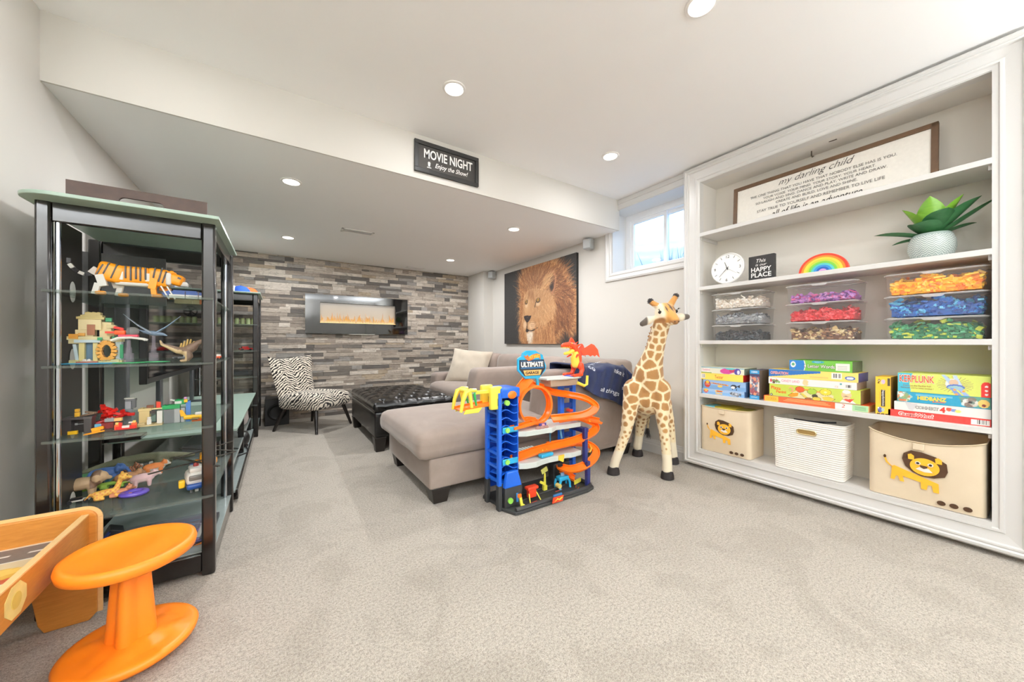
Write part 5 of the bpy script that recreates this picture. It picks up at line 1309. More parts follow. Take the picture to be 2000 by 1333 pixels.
cv.line([(.378, .28), (.376, .21), (.36, .165)], .005, (46, 32, 28)); cv.line([(.37, .20), (.40, .175), (.44, .168), (.50, .188), (.53, .205)], .006, (40, 28, 26)); cv.poly([(.36, .20), (.37, .15), (.40, .16), (.385, .19)], (40, 28, 26))
cv.ell(.425, .10, .062, .085, (230, 214, 194), .95, soft=.5); cv.strokes(160, inside([(.36, .16), (.5, .17), (.46, .03), (.40, .02)]), lambda x, y: (0, -1), .03, [(240, 228, 212), (206, 186, 162)], .6, 12)
# ear
cv.ell(.715, .73, .055, .15, (96, 60, 42), .9, .15, .5); cv.ell(.705, .715, .030, .10, (46, 36, 32), .95, .2, .5); cv.line([(.68, .84), (.735, .86), (.765, .78), (.75, .66), (.72, .60)], .009, (186, 126, 88), .8)
cv.strokes(260, inside([(.56, .66), (.60, .80), (.70, .82), (.69, .72), (.64, .66)]), lambda x, y: (.8, .5), .07, [(206, 156, 104), (182, 126, 78), (220, 176, 126)], .65, 14)
cv.strokes(500, inside([(.50, .28), (.62, .25), (.74, .28), (.76, .05), (.44, .0)]), lambda x, y: (.15 * (x - .5), -1), .12, [(196, 140, 92), (164, 106, 64), (130, 80, 46), (212, 164, 112)], .6, 15)
t = thing('lion_canvas', 'large canvas photograph of a maned lion against near-black, on the wall over the sofa', 'canvas print', (0, 0, 0))
LY0, LY1, LZ0, LZ1 = 3.11, 4.725, 1.035, 2.13
MB().bb(2.965, 2.999, LY0, LY1, LZ0, LZ1).build('stretcher', M('canvas_edge', (38, 37, 37), .8), t, smooth=0)
painted('printed_face', cv.a, vcol_mat('canvas_print', .55, .3), t, (2.9645, LY1, LZ0), UR, UU, LY1 - LY0, LZ1 - LZ0)

# ================================================================== movie night sign on the soffit
t = thing('movie_sign', 'black framed sign reading MOVIE NIGHT hung on the soffit', 'sign', (0, SOF, 0))
a0, b0 = onY(810, 270.5, SOF - .02), onY(935, 364, SOF - .02); x0, x1, z1, z0 = a0.x, b0.x, onY(810, 270.5, SOF - .02).z, b0.z
z1 = (onY(810, 270.5, SOF - .02).z + onY(935, 308.5, SOF - .02).z) / 2; z0 = (onY(810, 332.4, SOF - .02).z + onY(933, 364, SOF - .02).z) / 2
m_sg = M('sign_frame_black', (40, 40, 39), .4, var=.04); e = .028
MB().bb(x0, x1, -.022, -.001, z1 - e, z1).bb(x0, x1, -.022, -.001, z0, z0 + e).bb(x0, x0 + e, -.022, -.001, z0 + e, z1 - e).bb(x1 - e, x1, -.022, -.001, z0 + e, z1 - e).build('frame', m_sg, t, smooth=0, bevel=.002)
MB().bb(x0 + e, x1 - e, -.010, -.001, z0 + e, z1 - e).build('board', M('sign_board', (60, 57, 54), .6, var=.1), t, smooth=0)
xc, zc, w, h = (x0 + x1) / 2, (z0 + z1) / 2, x1 - x0, z1 - z0; Xr = Vector((1, 0, 0))
text('MOVIE NIGHT', m_wht, t, (xc + .01, -.0105, zc + h * .14), Xr, UU, w=w * .76, h=h * .30, bold=.02)
text('Enjoy the Show!', m_wht, t, (xc + w * .065, -.0105, zc - h * .19), Xr, UU, w=w * .52, h=h * .20, shear=.35, bold=.008)
pc = MB(); px_, pz_ = x0 + w * .215, zc - h * .185
K_ = .5
pc.ext([(-.013 * K_, -.03 * K_), (.013 * K_, -.03 * K_), (.018 * K_, .012 * K_), (-.018 * K_, .012 * K_)], .0008, (px_, -.0100, pz_), (1, 0, 0), (0, 0, 1))
for k, (dx, dz) in enumerate(((-.012, .018), (0, .022), (.012, .018), (-.005, .030), (.007, .030))): pc.ext([(dx * K_ + .0045 * math.cos(2 * PI * i / 10), dz * K_ + .004 * math.sin(2 * PI * i / 10)) for i in range(10)], .0008, (px_, -.0100, pz_), (1, 0, 0), (0, 0, 1))
pc.bb(px_ - .016, px_ + .016, -.0108, -.0100, pz_ - .026, pz_ - .021)
pc.build('popcorn_mark', m_wht, t, smooth=0)
# ================================================================== plush giraffe
def pt(px, py, w):            # point at camera-forward distance w (used to lay out skeletons)
    a = ray(px, py); return Vector((a[0] * w, a[1] * w, CAMH + a[2] * w))
def bake_blob(name, mb, voxel, parent, colour, rough=.9, sheen=.3, it=5, bump=.3):
    """fuse the solids into one skin, then colour it point by point"""
    o = blob(name, mb, voxel, None or M('tmp', (200, 200, 200)), None, it)
    dg = bpy.context.evaluated_depsgraph_get(); ev = o.evaluated_get(dg)
    me = bpy.data.meshes.new_from_object(ev, preserve_all_data_layers=True, depsgraph=dg)
    old = o.data; bpy.data.objects.remove(o); bpy.data.meshes.remove(old)
    n = len(me.vertices); co = np.empty(n * 3, np.float32); me.vertices.foreach_get('co', co); co = co.reshape(-1, 3)
    nr = np.empty(n * 3, np.float32); me.vertices.foreach_get('normal', nr)
    c = np.clip(colour(co.astype(float), nr.reshape(-1, 3)), 0, 255) / 255.0
    c = np.where(c <= .04045, c / 12.92, ((c + .055) / 1.055) ** 2.4)
    at = me.color_attributes.new('Col', 'FLOAT_COLOR', 'POINT'); at.data.foreach_set('color', np.concatenate([c, np.ones((n, 1))], 1).reshape(-1).astype(np.float32))
    key = 'skin_%s' % name
    if key not in MATS:
        q = NT(key); a = q.n('ShaderNodeVertexColor'); a.layer_name = 'Col'; f = q.noise(q.coord(), 260, 2)
        q.base(q.mix(q.math('MULTIPLY', f, .12), a.outputs[0], lin((255, 244, 220)))); q.set(Roughness=rough, Sheen_Weight=sheen); q.b.inputs['Specular IOR Level'].default_value = .2 if rough > .7 else .5
        if bump: q.bump(q.noise(q.coord(), 420, 2), bump, .004)
        MATS[key] = q.m
    me.materials.clear(); me.materials.append(MATS[key]); me.shade_smooth(); me.name = name
    ob = bpy.data.objects.new(name, me); COL.objects.link(ob); ob.parent = parent
    return ob
gir = thing('plush_giraffe', 'standing plush giraffe with brown patches and black hooves, beside the bookcase', 'stuffed animal', (0, 0, 0))
g = MB()
# legs (front pair, then hind pair)
FL = [(1198, 917, 2.84, .036), (1202, 900, 2.84, .036), (1213, 872, 2.845, .037), (1222, 845, 2.85, .042), (1228, 815, 2.86, .054), (1233, 785, 2.88, .068), (1238, 760, 2.90, .085)]
FR = [(1303, 921, 2.745, .038), (1303, 900, 2.75, .036), (1300, 868, 2.76, .036), (1297, 842, 2.78, .041), (1294, 815, 2.80, .052), (1292, 785, 2.83, .066), (1289, 760, 2.86, .085)]
HL = [(1245, 873, 3.30, .040), (1248, 855, 3.29, .036), (1250, 838, 3.28, .042), (1253, 815, 3.26, .060), (1256, 790, 3.22, .095)]
HR = [(1314, 890, 3.09, .040), (1312, 868, 3.09, .036), (1309, 845, 3.09, .042), (1302, 815, 3.10, .060), (1290, 790, 3.10, .095)]
for leg in (FL, FR, HL, HR): g.chain([(pt(a, b, c), r) for a, b, c, r in leg], 14)
g.ball(pt(1263, 772, 2.97), (.165, .165, .17), 20)
g.chain([(pt(1263, 768, 2.97), .165), (pt(1270, 775, 3.20), .150)], 18)
g.chain([(pt(1264, 752, 2.93), .135), (pt(1267, 728, 2.90), .115), (pt(1273, 704, 2.87), .088), (pt(1280, 680, 2.84), .070), (pt(1286, 656, 2.81), .064), (pt(1292, 634, 2.78), .064)], 16)
HC = pt(1299, 611, 2.76); RTv = Vector((RT[0], RT[1], 0)); FWv = Vector((FW[0], FW[1], 0)); UPv = Vector((0, 0, 1))
def hp(x, y, f): return HC + RTv * x + UPv * y - FWv * f
g.ball(hp(0, .0, 0), .078, 18); g.ball(hp(.0, -.03, .03), (.07, .07, .06), 16)
g.chain([(hp(.010, -.012, .035), .052), (hp(.022, -.048, .082), .039), (hp(.030, -.068, .102), .033)], 14)
g.chain([(hp(-.01, -.05, .0), .066), (hp(.016, -.072, .070), .032)], 12)
for b, t_ in (((-.052, .045, .0), (-.104, .080, -.005)), ((.040, .058, .0), (.080, .118, -.005))): g.cap(hp(*b), hp(*t_), .027, .021, 10)
for b, m_, t_ in (((-.07, -.035, -.01), (-.125, -.060, -.005), (-.178, -.088, .0)), ((.062, -.022, -.01), (.118, -.036, -.005), (.172, -.032, .0))):
    g.cap(hp(*b), hp(*m_), .014, .034, 10); g.cap(hp(*m_), hp(*t_), .034, .022, 10)
g.chain([(pt(1268, 800, 3.36), .02), (pt(1266, 825, 3.38), .012), (pt(1265, 838, 3.38), .011)], 8)
def paint_giraffe(co, nr):
    rg = np.random.default_rng(4); n = len(co); d = co - np.array(HC)
    hx, hy, hf = d @ np.array(RTv), d @ np.array(UPv), -(d @ np.array(FWv))
    z = co[:, 2]
    dl = np.minimum.reduce([np.linalg.norm(co[:, :2] - np.array(pt(a, b, c))[:2], axis=1) for leg in (FL, FR, HL, HR) for a, b, c, r in leg[1:4]])
    sp = np.where(z > 1.0, .046, np.where(z > .90, .056, np.where(z > .78, .068, .080)))
    k1 = np.clip((.66 - z) / .12, 0, 1); sp = sp * (1 - k1) + .050 * k1
    sp = np.where(z < .50, .042, sp); sp = np.where(z < .36, .030, sp)
    seeds = []; rad = []
    A = np.empty((0, 3))
    for i in rg.permutation(n)[:9000]:
        if z[i] < .17: continue
        if len(A) and (np.sum((A - co[i]) ** 2, 1) < sp[i] ** 2).any(): continue
        A = np.vstack([A, co[i]]); rad.append(sp[i])
    d1 = np.full(n, 9.); d2 = np.full(n, 9.); wsp = np.zeros(n)
    for s, r in zip(A, rad):
        q = np.linalg.norm(co - s, axis=1); m1 = q < d1
        d2 = np.where(m1, d1, np.minimum(d2, q)); wsp = np.where(m1, r, wsp); d1 = np.where(m1, q, d1)
    jit = np.array([mnoise.noise(Vector(p) * 45) for p in co])
    line = np.where(z > .58, .013, .010) + .004 * jit
    pat = np.clip(((d2 - d1) - line) / .006, 0, 1)
    low = np.clip((.36 - z) / .14, 0, 1)
    pat *= np.where(z < .52, np.clip((wsp * .52 * (1 - .45 * low) - d1) / .004, 0, 1), 1) * np.where(z < .20, 0, 1)
    cream = np.array([238, 222, 184.]); bro = np.array([166, 116, 52.]); dark = np.array([132, 86, 34.])
    core = np.clip((d2 - d1) / .05, 0, 1)[:, None]
    col = cream + pat[:, None] * ((bro * (1 - .35 * core) + dark * .35 * core) - cream)
    # head
    hd = (hy > -.085 + .25 * np.maximum(0, -hf)) & (z > 1.14)
    gold = np.array([206, 146, 66.]); pale = np.array([244, 228, 200.])
    face = np.clip(1 - np.abs(hx - .02 + .10 * (hy < -.03) * 0) / .062, 0, 1); fb = np.clip(face * 3, 0, 1)[:, None]
    hc = pale + fb * (gold - pale)
    ck = np.clip(1 - np.hypot((hx + .055) / .035, (hy + .075) / .035), 0, 1)[:, None]; hc = hc + np.clip(ck * 3, 0, 1) * (np.array([164, 108, 48.]) - hc)
    def seg(x0, y0, x1, y1, w):
        vx, vy = x1 - x0, y1 - y0; t = np.clip(((hx - x0) * vx + (hy - y0) * vy) / (vx * vx + vy * vy), 0, 1)
        return np.clip((w * (1.15 - np.abs(t - .5) * 1.4) - np.hypot(hx - x0 - t * vx, hy - y0 - t * vy)) / .003, 0, 1)
    st = np.maximum.reduce([seg(-.026, .046, -.012, .0, .0065), seg(.0, .066, .030, .004, .010), seg(.034, .05, .053, .010, .0065)]) * (hf > 0)
    hc = hc + st[:, None] * (np.array([62, 40, 34.]) - hc)
    no = np.clip(1 - np.hypot((hx - .030) / .042, (hy + .082) / .022), 0, 1)[:, None] * (hf > .05)[:, None]; hc = hc + np.clip(no * 2.5, 0, 1) * (np.array([150, 98, 46.]) - hc)
    col = np.where(hd[:, None], hc, col)
    ear = (np.abs(hx - .0) > .088) & (hy < .03) & (hy > -.15) & (z > 1.1); tip = np.clip((np.abs(hx) - .138) / .012, 0, 1)[:, None]
    col = np.where(ear[:, None], np.array([236, 226, 204.]) * (1 - tip) + np.array([58, 48, 46.]) * tip, col)
    horn = (hy > .05) & (np.hypot(hx, hy) > .085); col = np.where(horn[:, None], np.array([196, 134, 58.]), col)
    col = np.where(((z < .19) & (z > -1))[:, None], np.array([240, 230, 204.]), col)
    return col
bake_blob('body', g, .0065, gir, paint_giraffe)
m_hoof = M('hoof_black', (38, 32, 32), .8, var=.1, bump=.3); m_fuzz = M('fuzz_black', (50, 44, 44), .95, var=.2, sheen=.4)
for leg, k in ((FL, (1198, 926)), (FR, (1303, 935)), (HL, (1245, 0)), (HR, (1316, 0))):
    c = pt(leg[0][0], leg[0][1], leg[0][2])
    MB().loft([[Vector((c.x + r * math.cos(2 * PI * i / 20) - .006, c.y + r * .92 * math.sin(2 * PI * i / 20) - .006, z_ + (.008 * math.sin(6 * PI * i / 20) if q == 3 else 0))) for i in range(20)] for q, (r, z_) in enumerate(((.044, .0), (.052, .004), (.050, .03), (.043, .056)))]).build('hoof', m_hoof, gir, smooth=60)
    if c.z - leg[0][3] > .02: pass
for b in ((-.112, .088, -.005), (.086, .128, -.005)):
    m = MB(); c = hp(*b); rg = random.Random(3)
    for k in range(220):
        a = Vector((rg.gauss(0, 1), rg.gauss(0, 1), rg.gauss(.3, 1))).normalized(); m.cyl(c, c + a * rg.uniform(.018, .029), .0035, .0006, 4)
    m.ball(c, .017, 10).build('horn_tuft', m_fuzz, gir, kind=None)
m = MB(); c = pt(1265, 843, 3.38); rg = random.Random(5)
for k in range(50):
    m.cyl(c + Vector((0, 0, .02)), c + Vector((rg.gauss(0, .014), rg.gauss(0, .014), rg.uniform(-.07, -.02))), .005, .001, 4)
m.ball(c, (.02, .02, .035), 10).build('tail_tuft', m_fuzz, gir)
m_eye = M('eye_black', (16, 13, 12), .08, var=0, spec=.7)
for x, y, f, s in ((-.060, -.002, .048, -1), (.072, .008, .030, 1)):
    MB().ball(hp(x, y, f), .0135, 14).build('eye', m_eye, gir)
    m = MB()
    for k in range(7): 
        a = -.7 + k * .23; m.cyl(hp(x + s * .006, y + .012, f + .006), hp(x + s * (.012 + .010 * abs(a)) + .012 * math.sin(a), y + .028 - .008 * abs(a), f + .02), .0018, .0006, 4)
    m.build('eyelashes', m_eye, gir)
for x in (.017, .045): MB().ball(hp(x, -.078, .130), (.006, .006, .004), 8).build('nostril', M('nostril_brown', (70, 44, 26), .8), gir)
# mane along the back of the neck
m = MB(); rg = random.Random(8)
for k in range(60):
    q = k / 59; p = pt(1268 + 20 * q - 6, 735 - 95 * q, 2.93 - .12 * q) + FWv * (.10 - .035 * q) - RTv * .005
    m.cyl(p, p + Vector((rg.gauss(0, .006), rg.gauss(0, .006), .012)) + FWv * .018, .010, .004, 5)
m.build('mane', M('mane_brown', (150, 104, 52), .95), gir)

# ================================================================== toy car garage
gar = thing('toy_garage', 'tall multi-level toy car garage with orange tracks, blue towers and a red dragon on top', 'toy garage', (0, 0, 0))
pb, pbd, po, py_, pg, pw, pk, pc, pr, pn = plastic('garage_blue', (28, 98, 208), .3), plastic('garage_darkblue', (18, 58, 150), .3), plastic('track_orange', (250, 116, 24), .28), plastic('launcher_yellow', (236, 226, 84), .3), plastic('clip_green', (40, 168, 84), .3), plastic('deck_white', (212, 220, 216), .35), plastic('base_charcoal', (52, 53, 54), .5), plastic('garage_cyan', (46, 168, 214), .3), plastic('pump_red', (226, 70, 40), .3), plastic('post_navy', (34, 42, 104), .35)
GX0, GX1, GY0, GY1 = 1.155, 1.905, 1.778, 2.13
# base plate with kerbs, road stripes and ramps
bp = [(GX0 + .04, GY0 + .00), (GX0 + .10, GY0 - .003), (GX1 - .1, GY0), (GX1 - .02, GY0 + .02), (GX1, GY0 + .06), (GX1 - .02, GY0 + .16), (GX1 - .06, GY1 - .06), (GX1 - .16, GY1), (GX0 + .02, GY1), (GX0 - .01, GY1 - .03), (GX0 + .01, GY0 + .20), (GX0 - .005, GY0 + .12)]
MB().ext(bp, .022, (0, 0, 0), (1, 0, 0), (0, 1, 0)).build('base_plate', pk, gar, smooth=0, bevel=.006)
kb = MB()
kb.tube([(GX0 + .05, GY0 + .012, .03), (GX0 + .2, GY0 + .012, .03), (GX0 + .33, GY0 + .014, .032), (GX0 + .5, GY0 + .012, .03), (GX1 - .08, GY0 + .014, .03), (GX1 - .03, GY0 + .05, .03), (GX1 - .04, GY0 + .14, .035)], .014, 8)
kb.tube([(GX0 + .08, GY0 + .10, .026), (GX0 + .2, GY0 + .11, .026), (GX0 + .35, GY0 + .125, .026), (GX0 + .60, GY0 + .15, .026)], .006, 6)
kb.tube([(GX0 + .12, GY0 + .18, .026), (GX0 + .4, GY0 + .19, .026), (GX0 + .62, GY0 + .21, .026)], .006, 6)
kb.build('kerb', pk, gar)
for (x, y, w_, a_) in ((.20, .05, .09, .12), (.47, .10, .07, .1), (.60, .05, .06, .5), (.62, .09, .05, .8)): MB().box((GX0 + x, GY0 + y, .0235), (w_, .005, .002), R=rotm(0, 0, a_)).build('lane_stripe', plastic('stripe_red', (206, 74, 50)), gar)
# left tower : two side frames (posts + rungs) and a stair of curved steps
TX0, TX1, TY0, TY1 = 1.150, 1.285, 1.895, 2.045
for y in (TY0, TY1):
    MB().bb(TX0 - .012, TX0 + .012, y - .014, y + .014, .15, .735).build('tower_post', pb, gar, bevel=.003)
    MB().bb(TX0 - .014, TX0 + .014, y - .018, y + .018, 0, .155).build('tower_foot', pk, gar, bevel=.004)
for k in range(7):
    z_ = .17 + k * .085; MB().bb(TX0 - .006, TX0 + .006, TY0, TY1, z_, z_ + .016).build('rung', pb, gar)
MB().bb(TX1 - .004, TX1 + .003, TY0 - .012, TY1 - .02, .15, .735).build('tower_side', pb, gar, bevel=.002)
MB().bb(TX1 - .012, TX1 + .008, TY1 - .02, TY1 + .008, .02, .735).build('tower_post', pb, gar, bevel=.003)
MB().bb(TX0, TX1, TY1 - .01, TY1 + .002, .10, .735).build('tower_back', pbd, gar)
for k in range(11):
    z_ = .165 + k * .050; rings = []
    P_ = []
    for i in range(13):
        q = i / 12; P_.append((TX0 + .015 + (TX1 - TX0 - .008) * q, z_ + .012 * math.sin(q * 2 * PI) - .010 * q))
    rings = [[Vector((x, TY0 - .008, zz)) for x, zz in P_] + [Vector((x, TY0 - .008, zz + .006)) for x, zz in P_[::-1]], [Vector((x, TY1 - .01, zz - .02)) for x, zz in P_] + [Vector((x, TY1 - .01, zz - .014)) for x, zz in P_[::-1]]]
    MB().loft(rings).build('stair_step', pb, gar, smooth=40)
    if k in (2, 6): 
        MB().bb(TX0 + .018, TX1, TY0 - .016, TY0 - .004, z_ + .014, z_ + .052).build('car_clip', pc, gar, bevel=.006); MB().cyl((TX0 + .05, TY0 - .024, z_ + .033), (TX0 + .05, TY0 - .012, z_ + .033), .016, n=12).build('dial', plastic('dial_lime', (150, 216, 90)), gar)
MB().bb(TX0 + .005, TX1 + .012, TY0 - .02, TY1, .70, .765).build('tower_cap', pb, gar, bevel=.01)
MB().ball((TX0 + .085, TY0 - .018, .72), (.035, .012, .026), 14).build('tower_window', po, gar); MB().cyl((TX0 + .045, TY0 - .03, .672), (TX0 + .045, TY0 - .01, .672), .017, n=14).build('dial', plastic('dial_lime', (150, 216, 90)), gar)
MB().ext([(0, 0), (.13, 0), (.115, .05), (.10, .10), (.02, .10)], .03, (TX0 + .012, TY0 - .018, .145), (1, 0, 0), (0, 0, 1)).build('entry_chute', pb, gar, bevel=.006)
MB().bb(TX0 + .02, TX0 + .15, TY0 - .04, TY0 - .008, .02, .15).build('elevator_foot', pk, gar, bevel=.006)
MB().cyl((TX0 + .055, TY0 - .052, .065), (TX0 + .055, TY0 - .038, .065), .018, n=12).build('dial', plastic('dial_lime', (150, 216, 90)), gar); MB().bb(TX0 + .10, TX0 + .115, TY0 - .045, TY0 - .038, .045, .10).build('lever', plastic('lever_blue', (60, 130, 196)), gar)
# right tower and front post
RTX, RTY = 1.86, 2.06
for dx in (-.075, .045): MB().bb(RTX + dx, RTX + dx + .035, RTY - .02, RTY + .02, .02, .745).build('tower_post', pb, gar, bevel=.004)
for k in range(9): MB().bb(RTX - .045, RTX + .05, RTY - .012, RTY + .012, .10 + k * .075, .135 + k * .075).build('rung', pbd, gar, bevel=.003)
MB().bb(1.838, 1.868, 1.815, 1.845, .015, .20).build('front_post', pn, gar, bevel=.004); MB().bb(1.828, 1.858, 1.83, 1.86, .19, .44).build('front_post', pn, gar, bevel=.004)
MB().bb(1.83, 1.88, 1.845, 2.05, .40, .43).build('strut', pn, gar, bevel=.003)
# decks
def deck(nm, pts, z0, th, mat): return MB().ext(pts, th, (0, 0, z0 - th), (1, 0, 0), (0, 1, 0)).build(nm, mat, gar, smooth=0, bevel=.003)
deck('deck', [(1.285, 1.885), (1.33, 1.855), (1.42, 1.85), (1.50, 1.85), (1.53, 1.84), (1.56, 1.855), (1.60, 1.88), (1.70, 1.87), (1.82, 1.865), (1.83, 2.06), (1.285, 2.06)], .478, .034, pw)
deck('deck', [(1.285, 1.87), (1.33, 1.845), (1.40, 1.835), (1.45, 1.85), (1.52, 1.86), (1.60, 1.855), (1.68, 1.87), (1.72, 1.855), (1.82, 1.86), (1.83, 2.06), (1.285, 2.06)], .275, .036, pw)
deck('deck', [(1.56, 1.93), (1.70, 1.91), (1.86, 1.92), (1.91, 1.95), (1.91, 2.07), (1.56, 2.07)], .800, .014, pw)
deck('deck_skirt', [(1.60, 1.935), (1.86, 1.935), (1.86, 2.05), (1.60, 2.05)], .787, .05, plastic('rock_tan', (164, 140, 118), .6))
for k in range(9): MB().box((1.32 + k * .026, 2.05, .292), (.016, .05, .02)).build('deck_rib', pw, gar)
# tracks: a channel with raised edges swept along a path
def spline(P_, n=10):
    P_ = [Vector(p) for p in P_]; out = []
    for i in range(len(P_) - 1):
        p0, p1, p2, p3 = P_[max(i - 1, 0)], P_[i], P_[i + 1], P_[min(i + 2, len(P_) - 1)]
        for k in range(n):
            t = k / n; out.append(.5 * ((2 * p1) + (-p0 + p2) * t + (2 * p0 - 5 * p1 + 4 * p2 - p3) * t * t + (-p0 + 3 * p1 - 3 * p2 + p3) * t ** 3))
    out.append(P_[-1]); return out
def track(P_, w=.058, n=8, up=Vector((-.15, -.55, .8)), nm='track'):
    h = w / 2; sec = [(-h, .014), (-h + .007, .014), (-h + .007, .003), (h - .007, .003), (h - .007, .014), (h, .014), (h, -.004), (-h, -.004)]
    return MB().tube(spline(P_, n), 1, sect=sec, up=up).build(nm, po, gar, smooth=40)
def pY(px, py, Y): return onY(px, py, Y)
# loop (a helix, so that entry and exit pass each other)
lc = onY(1043, 790, 1.965); lr = .130; lp = []
for k in range(41):
    a = -PI / 2 - .35 + (2 * PI + .7) * k / 40; lp.append(Vector((lc.x + lr * math.cos(a), 1.935 + .06 * k / 40, lc.z + lr * math.sin(a))))
rg_ = []
for i, p in enumerate(lp):
    c = Vector((lc.x, p.y, lc.z)); o_ = (p - c).normalized(); yv = Vector((0, 1, 0)); h = .028
    rg_.append([p + yv * a_ - o_ * b_ for a_, b_ in ((-h, .012), (-h + .005, .012), (-h + .005, .003), (h - .005, .003), (h - .005, .012), (h, .012), (h, -.003), (-h, -.003))])
MB().loft(rg_).build('loop', po, gar, smooth=40)
track([pY(1000, 838, 1.90), pY(1030, 830, 1.905), lp[0] + Vector((.03, 0, .004)), lp[0]], up=UPv)
track([lp[-1], lp[-1] + Vector((-.05, .02, .01)), pY(1024, 822, 2.02)], up=UPv)
track([pY(998, 792, 1.99), pY(1010, 772, 1.99), pY(1024, 752, 1.99), pY(1034, 740, 1.99)], w=.075)
track([pY(1036, 752, 2.0), pY(1060, 758, 2.0), pY(1080, 767, 1.99), pY(1110, 772, 1.97), pY(1142, 779, 1.93), pY(1161, 792, 1.90), pY(1158, 803, 1.86), pY(1138, 812, 1.84), pY(1108, 816, 1.85), pY(1078, 819, 1.88)])
track([pY(1090, 821, 1.90), pY(1125, 816, 1.88), pY(1150, 819, 1.87), pY(1172, 824, 1.87)], w=.05)
track([pY(1130, 816, 1.90), pY(1158, 828, 1.90), pY(1162, 840, 1.88), pY(1146, 852, 1.86), pY(1118, 863, 1.87), pY(1078, 873, 1.90), pY(1036, 885, 1.93), pY(1000, 899, 1.93)])
track([pY(1070, 872, 1.97), pY(1110, 866, 1.96), pY(1145, 868, 1.93), pY(1163, 881, 1.89), pY(1158, 898, 1.85), pY(1138, 912, 1.84), pY(1114, 918, 1.88), pY(1096, 914, 1.93), pY(1093, 916, 1.98)])
track([pY(1094, 918, 1.96), pY(1108, 928, 1.93), pY(1122, 936, 1.91)], w=.05)
MB().box(pY(1152, 822, 1.86), (.05, .02, .02), R=rotm(0, .3, .3)).build('diverter', plastic('diverter_amber', (250, 176, 50)), gar, bevel=.004)
MB().tube([pY(1150, 868, 1.90), pY(1155, 876, 1.89), pY(1152, 884, 1.88)], .008, 8).build('diverter', plastic('diverter_amber', (250, 176, 50)), gar)
for pz in (.535, .645): MB().box((RTX - .005, RTY - .04, pz), (.03, .05, .02)).build('track_bracket', pr, gar, bevel=.004)
# playset furniture on the decks
def saw(nm, Y):
    for k in range(3):
        x = 1.50 + k * .034; MB().tube([(x - .012, 1.90, .278), (x, 1.90, .318), (x + .014, 1.90, .284)], .006, 6).build('spring_tooth', plastic('tooth_yellow', (246, 208, 70)), gar)
saw('', 0); MB().box((1.515, 1.885, .290), (.11, .04, .022), R=rotm(0, 0, .1)).build('repair_rack', pc, gar, bevel=.005)
MB().ext([(0, 0), (.05, 0), (.04, -.05), (.0, -.03)], .012, (1.60, 1.86, .275), (1, 0, 0), (0, 0, 1)).build('deck_flag', plastic('tooth_yellow', (246, 208, 70)), gar)
MB().tube([(1.63, 1.98, .285), (1.63, 1.98, .40), (1.66, 1.97, .435), (1.70, 1.95, .42), (1.705, 1.94, .36)], .008, 8).build('fuel_hose', plastic('hose_blue', (96, 160, 200)), gar)
MB().box((1.478, 1.875, .500), (.055, .012, .020)).build('sticker', plastic('sticker_violet', (70, 60, 130)), gar); MB().box((1.478, 1.868, .500), (.022, .004, .016)).build('sticker', plastic('sticker_pink', (222, 150, 150)), gar)
rk = MB(); [rk.ball((1.44 + .03 * k, 1.868, .480), (.026, .016, .016), 8) for k in range(3)]; rk.build('rock_wall', plastic('rock_red', (150, 112, 104), .6), gar)
# base furniture
t_ = MB(); c = onZ(1040, 978, .02)
t_.box(c + Vector((0, .01, .045)), (.06, .03, .05)).box(c + Vector((.0, .01, .082)), (.085, .045, .018)); t_.build('fuel_pump', pr, gar, bevel=.004)
for dx in (-.04, .045): MB().cyl(c + Vector((dx * .7, 0, .05)), c + Vector((dx, -.03, .004)), .004, n=6).build('pump_arm', py_, gar)
c = onZ(1064, 958, .02); MB().cyl(c, c + Vector((0, 0, .12)), .011, .006, 8).box(c + Vector((0, 0, .015)), (.03, .02, .04)).build('sign_pole', py_, gar); MB().box(c + Vector((-.004, 0, .140)), (.055, .006, .036), R=rotm(0, -.35, 0)).build('sign_plate', plastic('lime_sign', (206, 206, 110)), gar, bevel=.002); MB().box(c + Vector((-.02, .0, .055)), (.05, .006, .018), R=rotm(0, .5, 0)).build('sign_arm', py_, gar)
c = onZ(1102, 954, .02); MB().box(c + Vector((0, .02, .068)), (.085, .05, .03)).build('wash_roof', pc, gar, bevel=.006)
for dx, dy in ((-.04, -.005), (.04, -.005), (-.04, .045), (.045, .04)): MB().tube([c + Vector((dx * .9, dy, .06)), c + Vector((dx * 1.15, dy, .035)), c + Vector((dx * 1.15, dy - .005, 0))], .009, 8).build('wash_leg', pc, gar)
MB().cyl(c + Vector((-.055, -.02, .03)), c + Vector((-.055, .015, .03)), .016, n=12).build('wash_brush', plastic('brush_yellow', (236, 214, 130)), gar); MB().box(c + Vector((.0, .02, .092)), (.03, .008, .026), R=rotm(-.2)).build('wash_sign', plastic('sign_grey', (120, 150, 180)), gar)
c = onZ(1128, 945, .03); MB().box(c + Vector((0, 0, .018)), (.085, .008, .03), R=rotm(0, 0, .25)).build('barrier', py_, gar, bevel=.002)
c = onZ(1020, 994, .02); MB().box(c + Vector((-.008, 0, .04)), (.018, .014, .07), R=rotm(0, -.2, 0)).box(c + Vector((.008, 0, .012)), (.016, .02, .025)).build('gate_post', py_, gar, bevel=.003); MB().box(c + Vector((-.02, .0, .084)), (.022, .012, .02)).build('gate_cap', po, gar)
c = onZ(1089, 979, .03); MB().box(c + Vector((0, -.004, .012)), (.085, .006, .042), R=rotm(.25, 0, -.03)).build('flame_logo', pr, gar, bevel=.002); MB().ext([(-.035, -.008), (-.01, .004), (.01, -.006), (.035, .008), (.03, .014), (.005, .004), (-.01, .012)], .002, c + Vector((0, -.010, .012)), (1, 0, 0), (0, 0, 1)).build('logo_flame', iy, gar, smooth=0)
